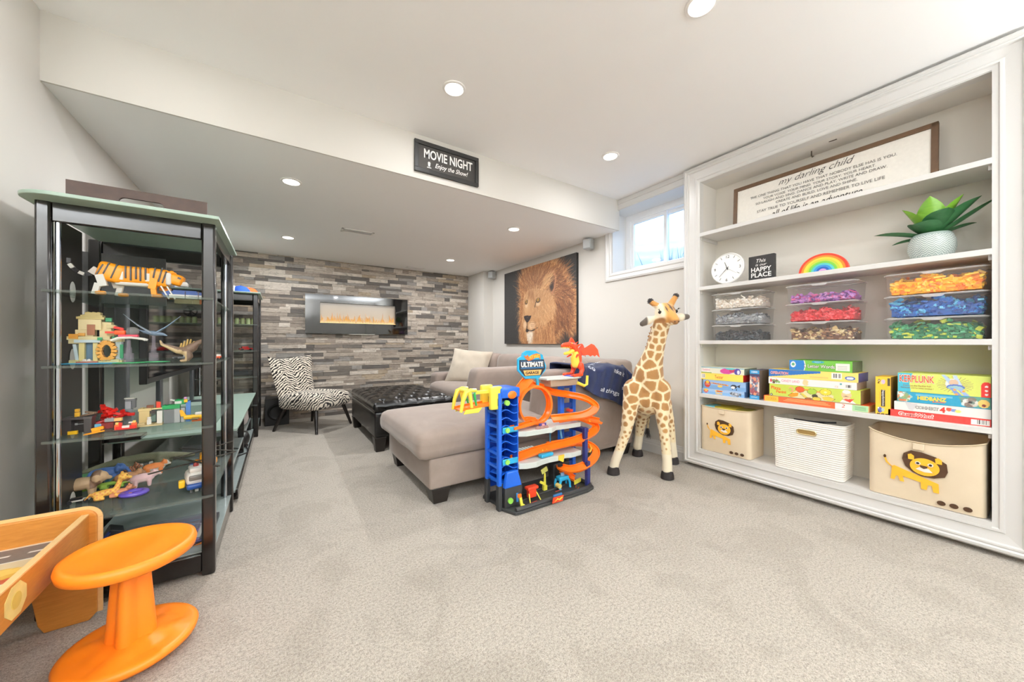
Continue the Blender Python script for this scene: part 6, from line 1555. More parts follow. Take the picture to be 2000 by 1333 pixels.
MB().box(c + Vector((-.0, -.0, .040)), (.07, .008, .012)).build('logo_block', plastic('logo_blue', (60, 120, 180)), gar)
MB().bb(1.70, 1.86, 2.02, 2.09, .0, .15).build('rear_ramp_block', pk, gar, bevel=.01)
# launcher arm to the left of the tower
LY = 1.965
tr = [Vector((.90, LY, .645)), Vector((.95, LY, .652)), Vector((1.05, LY, .66)), Vector((1.15, LY, .665))]
track(tr, w=.10, nm='launch_track', up=UPv)
for s_ in (-1, 1):
    y = LY + s_ * .058
    MB().tube([(.895, y, .640), (.905, y, .70), (.925, y, .752), (.955, y, .764), (.995, y, .762)], [.010, .012, .016, .013, .011], 8).build('launcher_arm', py_, gar)
    MB().tube([(.95, y, .755), (.96, y, .70), (.965, y, .66)], [.014, .011, .010], 8).build('launcher_arm', py_, gar)
    MB().ext([(-.04, -.014), (.06, -.014), (.085, .016), (-.025, .010)], .012, (.95, y + .006, .640), (1, 0, 0), (0, 0, 1)).build('launcher_cheek', py_, gar, bevel=.003)
    MB().rbox((1.130, y, .705), (.085, .036, .145), .012, n=3).build('launcher_clamp', py_, gar)
    MB().box((1.145, y - .0175 * 1, .68), (.022, .003, .045)).build('clamp_arrow', M('arrow_olive', (120, 120, 40), .5), gar)
MB().bb(.98, 1.12, LY - .050, LY - .034, .735, .758).build('launcher_bar', py_, gar, bevel=.005); MB().bb(.93, .97, LY - .045, LY + .045, .752, .766).build('launcher_bar', py_, gar, bevel=.005)
MB().tube([(.985, LY - .05, .755), (.990, LY - .052, .715), (1.0, LY - .05, .668)], [.008, .008, .006], 8).build('trigger', pg, gar); MB().tube([(.985, LY + .05, .70), (.995, LY + .05, .668)], .006, 8).build('trigger', pg, gar)
MB().box((.965, LY - .0555, .752), (.055, .004, .016)).build('launcher_plate', M('plate_pattern', (150, 176, 190), .4), gar)
# sign board
sg = MB(); sc_ = onY(1038, 712, 1.99); S2 = .0040
oct_ = [(-30, 10), (-26, 13), (-22, 14), (-20, 20), (-12, 24), (8, 24), (13, 21), (24, 16), (27, 6), (32, -4), (30, -12), (16, -25), (-14, -25), (-30, -10)]
sg.ext([(a_ * S2, b_ * S2) for a_, b_ in oct_], .014, sc_ + Vector((0, .007, 0)), (1, 0, 0), (0, 0, 1)); sg.build('sign_board', pc, gar, smooth=0, bevel=.003)
def on_sign(nm, pts, mat, lift): return MB().ext([(a_ * S2, b_ * S2) for a_, b_ in pts], .0012, sc_ + Vector((0, -.007 - lift, 0)), (1, 0, 0), (0, 0, 1)).build(nm, mat, gar, smooth=0)
on_sign('sign_field', [(-27, 8), (26, 8), (29, -8), (20, -20), (-16, -20), (-27, -8)], plastic('sign_dark', (40, 44, 56)), 0)
on_sign('sign_stripe', [(-24, 6), (24, 6), (26, -7), (-24, -7)], plastic('sign_stripe_blue', (50, 110, 160)), .0008)
on_sign('sign_band', [(-25, 5), (26, 5), (26, -5), (-25, -5)], plastic('sign_dark', (40, 44, 56)), .0016)
on_sign('sign_plate', [(-19, -10), (21, -10), (17, -19), (-15, -19)], plastic('sign_peach', (240, 186, 110)), .0016)
on_sign('flame_badge', [(-18, 16), (-13, 14), (-11, 17), (-7, 13), (0, 17), (10, 19), (17, 17), (18, 8), (14, 12), (8, 12), (0, 8), (-8, 6), (-14, 10)], plastic('flame_orange', (236, 110, 50)), .0024)
text('HOT WHEELS', iy, gar, sc_ + Vector((5 * S2, -.0115, 13.5 * S2)), Xr, UU, w=24 * S2, h=6 * S2, shear=.3, bold=.03, arc=.12)
text('ULTIMATE', m_wht, gar, sc_ + Vector((0, -.0105, 0)), Xr, UU, w=48 * S2, h=9 * S2, bold=.05)
text('GARAGE', m_blk, gar, sc_ + Vector((0, -.0105, -14.5 * S2)), Xr, UU, w=29 * S2, h=5 * S2, bold=.04)
MB().tube([sc_ + Vector((.03, .004, -.08)), sc_ + Vector((.05, .0, -.11)), sc_ + Vector((.055, .0, -.16))], .012, 8).build('sign_post', pc, gar)
MB().tube([onY(1128, 748, 1.93), onY(1141, 754, 1.93), onY(1146, 751, 1.93), onY(1147, 734, 1.93)], [.012, .011, .011, .010], 8).build('crank_handle', py_, gar)
# dragon
DC = onY(1120, 738, 1.975); DC.z = .800
def dr(x, y, z): return DC + Vector((x * 1.28, y * 1.1, z * 1.06))
pdr = plastic('dragon_red', (238, 72, 34), .3); pdy = plastic('dragon_yellow', (244, 214, 80), .35)
m = MB()
m.chain([(dr(.03, 0, .085), .036), (dr(.03, 0, .13), .036), (dr(.022, 0, .17), .028), (dr(.0, 0, .205), .03)], 12)
for s_ in (-1, 1): m.chain([(dr(.03, s_ * .03, .075), .028), (dr(.035, s_ * .042, .045), .018), (dr(.022, s_ * .044, .016), .015)], 10); m.chain([(dr(.03, s_ * .044, .012), .013), (dr(-.035, s_ * .052, .010), .012)], 10); m.cap(dr(-.01, s_ * .05, .011), dr(-.045, s_ * .030, .008), .008, .006, 8); m.cap(dr(.005, s_ * .035, .15), dr(-.015, s_ * .045, .135), .010, .006, 8)
m.chain([(dr(.0, 0, .208), .028), (dr(-.035, 0, .222), .022), (dr(-.075, 0, .222), .015), (dr(-.088, 0, .216), .012)], 12)
m.chain([(dr(.04, 0, .08), .028), (dr(.075, .02, .05), .016), (dr(.10, .03, .03), .008)], 10)
m.ext([(-.03, .0), (-.028, .03), (-.010, .055), (.012, .036), (.03, .012), (.02, -.005)], .012, dr(-.01, .006, .225), (1, 0, 0), (0, 0, 1))
m.cap(dr(.02, .015, .222), dr(.055, .02, .245), .010, .003, 8); m.cap(dr(.02, -.015, .215), dr(.052, -.022, .230), .010, .003, 8)
blob('dragon_body', m, .0045, pdr, gar, 4)
MB().chain([(dr(.0, 0, .188), .022), (dr(-.035, 0, .165), .013), (dr(-.068, 0, .160), .010)], 10).build('dragon_jaw', pdy, gar)
th = MB()
for k in range(6):
    for s_ in (-1, 1): th.cyl(dr(-.085 + k * .014, s_ * (.010 + .001 * k), .206 + .001 * k), dr(-.086 + k * .014, s_ * .011, .194), .004, .0008, 5)
th.build('dragon_teeth', pdy, gar, kind='stuff')
blob('dragon_belly', MB().chain([(dr(.012, -.008, .16), .024), (dr(.006, -.006, .125), .033), (dr(.012, -.006, .085), .032)], 12), .0045, pdy, gar, 4)
for s_ in (-1, 1):
    o = dr(.05, s_ * .022, .175); rgt = Vector((.93, s_ * .36, 0)); 
    MB().ext([(-.012, .0), (.01, .022), (.035, .034), (.075, .058), (.10, .048), (.13, .012), (.145, -.05), (.118, -.028), (.105, -.040), (.085, -.030), (.07, -.040), (.05, -.028), (.01, -.03)], .005, o, rgt, (0, 0, 1)).build('dragon_wing', pdr, gar, bevel=.002)
    MB().ball(dr(-.028, s_ * .0215, .232), (.007, .004, .005), 8).build('dragon_eye', pdy, gar)
MB().bb(DC.x - .055, DC.x + .05, 1.935, 2.02, .800, .806).build('dragon_stand', pb, gar, bevel=.002)
# ================================================================== brick-built models and figures in the near tower
def bk(c): return plastic('toy_%d_%d_%d' % c, c, .3)
def model(name, label, cat, loc, rz, parts, s=1.0, group=None):
    """parts: (part name, colour, [(x, y, z0, w, d, h[, tilt about y, rz])...], studs?) sizes in mm, z0 = underside"""
    t = thing(name, label, cat, loc, rz, group)
    for nm, c, boxes, st in parts:
        m = MB()
        for b in boxes:
            x, y, z0, w, d, h = [v * .001 * s for v in b[:6]]; R = rotm(0, b[6] if len(b) > 6 else 0, b[7] if len(b) > 7 else 0)
            m.box((x, y, z0 + h / 2), (w, d, h), R=R)
            if st:
                nx_, ny_ = max(1, int(w / .016 / s + .3)), max(1, int(d / .016 / s + .3))
                for i in range(min(nx_, 4)):
                    for j in range(min(ny_, 3)):
                        p = Vector((x, y, z0 + h / 2)) + R @ Vector(((i + .5) / nx_ * w - w / 2, (j + .5) / ny_ * d - d / 2, h / 2)); m.cyl(p, p + R @ Vector((0, 0, .0022 * s)), .0034 * s, n=7)
        m.build(nm, bk(c) if isinstance(c, tuple) else c, t, smooth=30, bevel=.0006)
    return t
OR, WH, DK, BL, TAN, GRN, GRY, RED, BRN, YEL, LBL = (250, 158, 26), (236, 234, 228), (40, 38, 40), (30, 70, 140), (206, 188, 142), (36, 128, 84), (140, 146, 150), (206, 34, 26), (96, 62, 40), (240, 190, 40), (110, 180, 214)
S1, S2, S3, S4, S5 = 1.2535, .9625, .6765, .3625, .1085
# --- tiger
t = thing('brick_tiger', 'orange and white brick-built tiger with black stripes on the top glass shelf', 'toy tiger', (-.53, 2.24, S1))
MB().rbox((-.075, 0, .100), (.085, .062, .080), .016, n=3, R=rotm(0, .25, 0)).build('haunch', bk(OR), t)
MB().rbox((-.005, 0, .096), (.10, .054, .074), .012, n=3).build('torso', bk(OR), t)
MB().rbox((.072, 0, .092), (.075, .058, .080), .014, n=3, R=rotm(0, .1, 0)).build('shoulder', bk(OR), t)
MB().rbox((.0, 0, .058), (.13, .046, .022), .010, n=3).build('belly', bk(WH), t)
for x, dz, tl in ((-.105, 0, .4), (-.085, .01, .35), (-.062, .0, .3), (-.028, 0, 0), (-.012, -.004, 0), (.004, 0, 0), (.018, -.003, 0), (.034, 0, 0), (.062, .004, .15), (.082, 0, .2), (.095, -.01, .25)):
    MB().box((x, 0, .104 + dz), (.0055, .064, .052 + (x * 70 % 2) * .008), R=rotm(0, tl, 0)).build('stripe', bk(DK), t, bevel=.001)
for x in (-.042, .040): MB().box((x, 0, .088), (.014, .0575, .036)).build('white_panel', bk(WH), t, bevel=.001)
hd = MB().rbox((.132, 0, .088), (.050, .056, .050), .012, n=3, R=rotm(0, .3, 0)).build('head', bk(OR), t)
MB().rbox((.108, 0, .088), (.020, .066, .058), .008, n=2).build('ruff', bk(WH), hd); MB().rbox((.158, 0, .070), (.026, .036, .022), .006, n=2).build('muzzle', bk(WH), hd); MB().box((.168, 0, .080), (.008, .016, .008)).build('nose', bk(DK), hd)
for s_ in (-1, 1): MB().ball((.118, s_ * .022, .118), (.010, .008, .010), 8).build('ear', bk(OR), hd); MB().box((.145, s_ * .0285, .094), (.012, .002, .008), R=rotm(0, .4, 0)).build('eye', bk(DK), hd)
for x, y, ft in ((-.100, -.024, -.115), (-.070, .024, -.06), (.058, -.024, .060), (.085, .024, .10)):
    lg = MB().box((x, y, .062), (.026, .018, .050), R=rotm(0, -.25 if x < 0 else .15, 0)).box((ft, y, .026), (.018, .016, .048), R=rotm(0, .2 if x < 0 else -.1, 0)).build('leg', bk(OR if x > 0 else WH), t, bevel=.001)
    MB().rbox((ft + .012, y, .009), (.034, .020, .017), .007, n=2).build('paw', bk(OR), lg)
tl = MB(); pth = [(-.115, 0, .115), (-.135, 0, .088), (-.155, 0, .085), (-.172, 0, .094), (-.187, 0, .108), (-.198, 0, .126), (-.198, 0, .150)]
for k, (a_, b_) in enumerate(zip(pth[:-1], pth[1:])):
    d_ = Vector(b_) - Vector(a_); MB().box((Vector(a_) + Vector(b_)) / 2, (d_.length * .9, .013, .013 if k else .03), R=rotm(0, -math.atan2(d_.z, d_.x), 0)).build('tail_link', bk(DK if k % 2 else WH), t, bevel=.001)
# --- space shuttle boat and a jungle model
t = model('brick_rescue_boat', 'blue and white brick boat on the top shelf in front of the tiger head', 'toy boat', (-.352, 2.20, S1), 0, [('hull', WH, [(0, 0, 0, 125, 36, 17)], 0), ('deck', BL, [(0, 0, 17, 122, 34, 14), (-10, 0, 31, 80, 20, 6)], 0), ('strap', (60, 40, 50), [(-8, 0, 0, 3, 37.5, 32), (38, 0, 0, 3, 37.5, 32)], 0)], 1)
MB().box((-.068, 0, .018), (.03, .034, .022), R=rotm(0, -.5, 0)).build('bow', bk(BL), t); 
for dx in (-.075, -.055): MB().box((dx, -.02, .022), (.005, .004, .062), R=rotm(0, -.45, 0)).build('mast', bk(WH), t)
text('RESCUE', bk(BL), t, (.02, -.0186, .009), Xr, UU, w=.03, h=.006)
t = model('brick_jungle_base', 'tan brick jungle base with green leaves at the back of the top shelf', 'toy building', (-.395, 2.50, S1), 0, [('rock', TAN, [(-20, 0, 0, 70, 50, 28), (20, 10, 0, 60, 60, 20), (34, 0, 20, 46, 20, 10, -.5)], 1), ('leaves', (20, 86, 50), [(-35, 0, 28, 40, 30, 6), (-15, 8, 32, 46, 34, 5, .2, .6), (-30, -8, 36, 30, 26, 4, -.2)], 0), ('gun_arm', DK, [(42, -10, 30, 8, 6, 26, .3), (34, -10, 50, 24, 6, 6)], 0), ('orange_block', (222, 106, 30), [(58, -8, 0, 30, 26, 34)], 1)])
t = thing('glass_jar', 'small clear glass jar with a dark lid at the back of the top shelf', 'jar', (-.325, 2.66, S1)); MB().lathe([(.001, 0), (.022, 0), (.026, .02), (.026, .10), (.022, .115), (.022, .125)], n=20, caps=False).build('jar_body', glassy('jar_glass', (230, 232, 230), .3), t); MB().lathe([(.001, .125), (.025, .125), (.025, .14), (.001, .141)], n=20).build('jar_lid', bk((90, 84, 76)), t)
# --- temple
t = model('brick_temple', 'tan brick-built ruined temple with pale blue walls and an amber arch', 'toy building', (-.645, 2.23, S2), .05, [
    ('water_plate', (66, 158, 200), [(-10, -22, 0, 150, 60, 4)], 0), ('foundation', (196, 190, 140), [(0, 10, 0, 150, 60, 12), (-62, -6, 0, 26, 26, 16), (44, -14, 0, 46, 22, 16)], 1),
    ('pillar', (214, 202, 140), [(-42, 0, 12, 16, 26, 80), (-4, 0, 12, 14, 26, 80)], 0), ('blue_wall', (92, 124, 150), [(-22, 10, 12, 28, 10, 76)], 0), ('pale_wall', (196, 214, 220), [(-24, -2, 88, 74, 40, 12), (62, 6, 12, 18, 30, 84), (-58, 2, 12, 10, 30, 70, -.12)], 0),
    ('foam', WH, [(-24, -24, 4, 34, 14, 8), (-30, -26, 12, 10, 10, 6), (-18, -26, 12, 10, 10, 6)], 1), ('red_reef', (150, 84, 66), [(-22, -32, 2, 60, 10, 8)], 0),
    ('terrace', (206, 196, 150), [(-20, 6, 100, 120, 56, 14), (44, 4, 92, 60, 44, 12), (-62, 0, 84, 30, 34, 18)], 1), ('tower_block', (222, 206, 158), [(-34, 6, 114, 50, 44, 28), (-18, 2, 142, 64, 42, 44), (24, 8, 114, 34, 36, 62)], 0),
    ('door', (140, 84, 50), [(-14, -20, 120, 22, 6, 44)], 0), ('roof', (190, 172, 112), [(-16, 4, 186, 78, 52, 10), (-14, 4, 196, 62, 42, 8), (-12, 4, 204, 44, 30, 12)], 1), ('amber_detail', (206, 148, 60), [(-62, -16, 104, 26, 14, 20), (-40, -18, 116, 18, 8, 12)], 0),
    ('side_block', (200, 186, 136), [(40, 0, 118, 22, 30, 20), (42, -4, 150, 26, 26, 14)], 1), ('greenery', GRN, [(34, -8, 178, 18, 16, 16)], 0), ('greenery', GRN, [(58, -10, 104, 26, 18, 10)], 0), ('greenery', GRN, [(12, -24, 98, 14, 8, 12)], 0), ('greenery', GRN, [(72, -8, 20, 10, 12, 60)], 0)], 1.0)
arc = MB(); 
for i in range(15):
    a_ = 2 * PI * i / 15; arc.box((.030 + .022 * math.cos(a_), -.014, .052 + .036 * math.sin(a_)), (.012, .022, .018), R=rotm(0, -a_ + PI / 2, 0))
arc.build('amber_arch', bk((206, 148, 60)), t, bevel=.001)
# --- helicopter and pterosaur on clear stands
m_cl = glassy('stand_acrylic', (232, 226, 236), .16, .05)
def stand(name, label, x, y, h, lab2):
    t = thing(name, label, 'display stand', (x, y, S2)); MB().lathe([(.001, 0), (.055, 0), (.055, .003), (.001, .004)], n=20, sy=.6).build('base_plate', bk((70, 170, 110)), t); MB().bb(-.013, .013, -.013, .013, .003, .042).build('lower_block', m_cl, t, bevel=.001); MB().bb(-.008, .008, -.008, .008, .042, .068).build('middle_block', m_cl, t, bevel=.001); MB().bb(-.005, .005, -.005, .005, .068, h).build('stem', m_cl, t); return t
stand('clear_stand', 'clear block stand on a green plate under the red helicopter', -.545, 2.20, .098, '')
stand('clear_stand', 'clear block stand on a green plate under the grey-blue pterosaur', -.478, 2.25, .125, '')
t = thing('toy_helicopter', 'small red and white toy helicopter with a clear cockpit on a clear stand', 'toy helicopter', (-.545, 2.20, S2 + .098))
MB().box((0, 0, .020), (.060, .022, .010)).build('floor_plate', bk((200, 70, 90)), t, bevel=.001); MB().ball((.012, 0, .040), (.022, .016, .019), 14).build('cockpit', glassy('cockpit_clear', (226, 226, 226), .22), t); MB().rbox((-.026, 0, .034), (.034, .020, .020), .005, n=2).build('engine', bk((236, 90, 40)), t); MB().box((-.052, 0, .034), (.036, .008, .008)).build('tail_boom', bk((226, 50, 36)), t); MB().box((-.030, 0, .052), (.030, .010, .010), R=rotm(0, .3, 0)).build('fin', bk(RED), t)
for s_ in (-1, 1): MB().tube([(-.05, s_ * .014, -.001), (-.03, s_ * .014, .010), (.01, s_ * .014, .012), (.045, s_ * .014, .006), (.055, s_ * .014, .001)], .005, 8).build('skid', bk(WH), t)
t = thing('toy_pterosaur', 'grey-blue toy pterosaur with raised wings on a clear stand', 'toy dinosaur', (-.478, 2.25, S2 + .125))
m = MB().chain([((-.03, 0, .012), .007), ((0, 0, .006), .012), ((.03, 0, .002), .007), ((.042, 0, -.004), .004)], 10); m.cap((-.03, 0, .012), (-.05, -.005, .022), .006, .002, 8)
blob('body', m, .003, bk((118, 136, 158)), t, 2)
for s_, (tx, tz) in ((-1, (-.095, .088)), (1, (.092, .086))):
    MB().loft([[Vector((s_ * .006, -.012, .004)), Vector((s_ * .006, .014, .004)), Vector((s_ * .006, .014, .010)), Vector((s_ * .006, -.012, .010))], [Vector((tx * .5, -.016, tz * .42)), Vector((tx * .5, .008, tz * .42)), Vector((tx * .5, .008, tz * .42 + .004)), Vector((tx * .5, -.016, tz * .42 + .004))], [Vector((tx, -.01, tz)), Vector((tx, -.004, tz)), Vector((tx, -.004, tz + .002)), Vector((tx, -.01, tz + .002))]]).build('wing', bk((150, 162, 178) if s_ < 0 else (118, 140, 166)), t)
# --- spined dinosaur
t = thing('toy_spinosaur', 'brown and tan toy dinosaur with a ribbed sail on its back', 'toy dinosaur', (-.375, 2.22, S2))
m = MB().chain([((-.075, 0, .098), .004), ((-.070, 0, .080), .006), ((-.045, 0, .068), .010), ((-.015, 0, .052), .016), ((.012, 0, .050), .021), ((.034, 0, .066), .020), ((.05, 0, .085), .012)], 12)
for s_ in (-1, 1): m.chain([((.015, s_ * .016, .045), .016), ((.024, s_ * .022, .022), .010), ((.016, s_ * .022, .008), .008), ((.0, s_ * .022, .006), .007)], 10)
m.chain([((.05, 0, .086), .012), ((.066, 0, .094), .011), ((.088, 0, .088), .007)], 10)
bake_blob('dinosaur_skin', m, .0032, t, lambda co, nr: np.where((nr[:, 2:3] > .25) | (co[:, :1] > .02), np.array([[112, 84, 66.]]), np.array([[206, 178, 132.]])), .5, 0, 2, 0)
sl = MB()
for k in range(6): sl.cap((-.008 + k * .010, 0, .060), (-.004 + k * .011, 0, .106 - abs(k - 2.5) * .009), .005, .0035, 8)
sl.build('sail', bk((196, 164, 96)), t)
t = model('toy_van', 'tiny orange and white toy van at the front edge of the second shelf', 'toy car', (-.275, 2.42, S2), 1.2, [('body', (226, 90, 40), [(0, 0, 5, 44, 22, 12)], 0), ('roof', WH, [(0, 0, 17, 40, 20, 9)], 0), ('bumper', (190, 190, 190), [(0, 0, 4, 47, 20, 4)], 0)]); 
for x in (-.013, .013):
    for y in (-.011, .011): MB().cyl((x, y - .002, .0055), (x, y + .002, .0055), .0055, n=10).build('wheel', bk(DK), t)
t = model('brick_truck', 'small grey brick lorry behind the dinosaur on the second shelf', 'toy car', (-.43, 2.52, S2), .2, [('chassis', (120, 122, 124), [(0, 0, 6, 70, 26, 8)], 1), ('cab', (206, 204, 200), [(20, 0, 14, 26, 26, 26)], 0), ('wheel', DK, [(-22, 0, 0, 14, 30, 12), (20, 0, 0, 14, 30, 12)], 0)])
# --- third shelf
t = model('brick_cave', 'dark grey brick cave with a yellow chest in its doorway', 'toy building', (-.690, 2.21, S3), .0, [('wall', (62, 58, 58), [(-28, 0, 0, 22, 40, 58), (28, 0, 0, 22, 40, 58), (0, 16, 0, 40, 8, 58)], 0), ('lintel', (74, 70, 70), [(0, 0, 58, 82, 44, 10)], 1), ('chest', YEL, [(-12, -20, 0, 26, 12, 14)], 0), ('figure', (226, 176, 60), [(-6, 0, 68, 14, 10, 18), (-6, 0, 88, 12, 12, 12)], 0), ('key', (190, 190, 190), [(0, 8, 34, 26, 2, 3), (-12, 8, 32, 8, 2, 8)], 0), ('branch', (110, 86, 66), [(20, 4, 70, 44, 14, 6, -.2), (30, 8, 78, 34, 10, 6, .2)], 0)])
t = model('brick_ramp_boat', 'orange and dark brick boat with a sloping ramp beside the cave', 'toy boat', (-.620, 2.19, S3), .0, [('ramp', OR, [(-16, -20, 0, 60, 16, 5, -.18), (-10, -4, 6, 36, 20, 16, -.2)], 0), ('hull', (64, 46, 38), [(40, -12, 0, 80, 22, 12), (76, -10, 4, 40, 22, 14)], 1), ('cabin', (110, 26, 26), [(16, 6, 6, 36, 26, 30)], 0), ('crate', GRY, [(22, -2, 40, 28, 16, 14)], 1), ('lamp', (236, 178, 110), [(46, -2, 40, 24, 14, 13)], 0), ('sail', LBL, [(-14, 12, 10, 22, 10, 22)], 0)])
t = thing('brick_dragon', 'red brick-built dragon with spread wings behind the boat', 'toy dragon', (-.625, 2.30, S3))
m = MB(); rg = random.Random(6)
for k in range(16): m.box((rg.gauss(0, .022), rg.gauss(0, .014), .052 + rg.gauss(0, .016)), (.030, .016, .012), R=rotm(rg.uniform(-.5, .5), rg.uniform(-.7, .7), rg.uniform(0, 3)))
m.build('wings', bk(RED), t, bevel=.0008)
m = MB(); pth = [(-.04, -.02, .02), (-.02, -.012, .03), (.0, 0, .034), (.025, .0, .04), (.045, -.004, .052), (.06, -.01, .05)]
for a_, b_ in zip(pth[:-1], pth[1:]): m.cap(a_, b_, .009, .008, 8)
m.build('body', bk((176, 26, 22)), t); MB().box((.066, -.012, .05), (.022, .014, .012)).build('head', bk(RED), t, bevel=.001); MB().bb(-.03, .03, -.02, .02, 0, .022).build('rock', bk((70, 60, 60)), t, bevel=.001)
t = model('red_brick_raft', 'low red and orange brick raft with two figures near the shelf edge', 'toy boat', (-.545, 2.17, S3), .05, [('raft', (206, 40, 34), [(0, 0, 6, 60, 22, 14), (-20, 0, 20, 16, 14, 14)], 1), ('figure', (240, 96, 50), [(-26, -4, 6, 14, 12, 22), (24, -2, 6, 16, 12, 24)], 0), ('white_part', WH, [(0, -8, 12, 22, 8, 10), (16, 6, 28, 20, 10, 6)], 0), ('figure_head', (240, 196, 110), [(-26, -4, 28, 9, 9, 9), (24, -2, 30, 9, 9, 9)], 0), ('float', (60, 46, 40), [(0, 0, 0, 76, 26, 6)], 0)])
t = model('brick_lookout', 'tall grey brick lookout post standing on the third shelf', 'toy building', (-.585, 2.36, S3), .0, [('shaft', GRY, [(0, 0, 0, 26, 26, 66)], 0), ('neck', (168, 172, 176), [(0, 0, 66, 20, 20, 36)], 1), ('head', (92, 94, 96), [(8, 0, 102, 34, 26, 10), (18, 0, 70, 12, 20, 32)], 0), ('cap', (214, 214, 206), [(4, 0, 112, 34, 22, 6)], 0)])
t = model('brick_fort', 'long brick fort with tan, grey and green walls on the third shelf', 'toy building', (-.455, 2.25, S3), .06, [('sand_base', TAN, [(-30, -6, 0, 80, 60, 6), (-58, -22, 6, 22, 16, 10)], 1), ('tan_tower', (206, 184, 130), [(-52, 8, 6, 34, 34, 60), (-50, 8, 66, 42, 40, 12)], 1), ('white_post', WH, [(-2, -2, 6, 18, 20, 56)], 0), ('grey_wall', (116, 120, 122), [(28, 8, 0, 36, 22, 64)], 0), ('light_wall', (170, 176, 178), [(56, 6, 0, 20, 26, 66), (76, 8, 0, 14, 24, 66)], 0), ('walkway', (222, 206, 150), [(-10, 6, 70, 80, 30, 6)], 1), ('green_deck', (30, 140, 80), [(36, 6, 66, 60, 32, 18), (66, 6, 84, 36, 30, 22)], 1), ('blue_post', (80, 130, 200), [(94, 6, 0, 16, 22, 96)], 1), ('window', (60, 50, 50), [(-30, 0, 52, 26, 8, 14)], 0), ('red_figure', (210, 60, 40), [(-6, 0, 76, 14, 12, 26)], 0), ('brown_door', (110, 60, 36), [(-10, 2, 76, 14, 8, 30), (-34, 0, 78, 22, 14, 12)], 0), ('white_detail', (226, 230, 226), [(60, -8, 88, 24, 8, 12), (46, 8, 100, 30, 14, 6, .3)], 0), ('parrot', (206, 150, 200), [(84, 2, 106, 10, 10, 10)], 0), ('banner', YEL, [(86, -6, 92, 12, 8, 14)], 0)])
MB().cyl((-.034, -.022, .028), (-.034, -.022, .040), .006, n=8).box((-.034, -.022, .018), (.014, .008, .02)).box((-.034, -.022, .004), (.012, .007, .012)).build('skeleton_figure', bk(WH), t)
t = thing('toy_propeller_plane', 'small yellow toy aeroplane with a blue and white cabin on the third shelf', 'toy plane', (-.335, 2.24, S3)); MB().rbox((0, 0, .022), (.080, .020, .020), .006, n=2).build('fuselage', bk(YEL), t); MB().box((.005, 0, .017), (.026, .11, .004)).build('wing', bk((70, 66, 60)), t); MB().ext([(-.014, 0), (.008, 0), (-.008, .030), (-.018, .030)], .004, (-.036, .002, .028), (1, 0, 0), (0, 0, 1)).build('tail_fin', bk((246, 180, 40)), t); MB().rbox((.02, 0, .036), (.04, .018, .014), .005, n=2).build('canopy', bk(WH), t); MB().bb(-.01, .03, -.006, .006, 0, .013).build('skid', bk((226, 110, 40)), t); MB().bb(.0, .05, .012, .030, 0, .03).build('cargo', bk(BL), t)
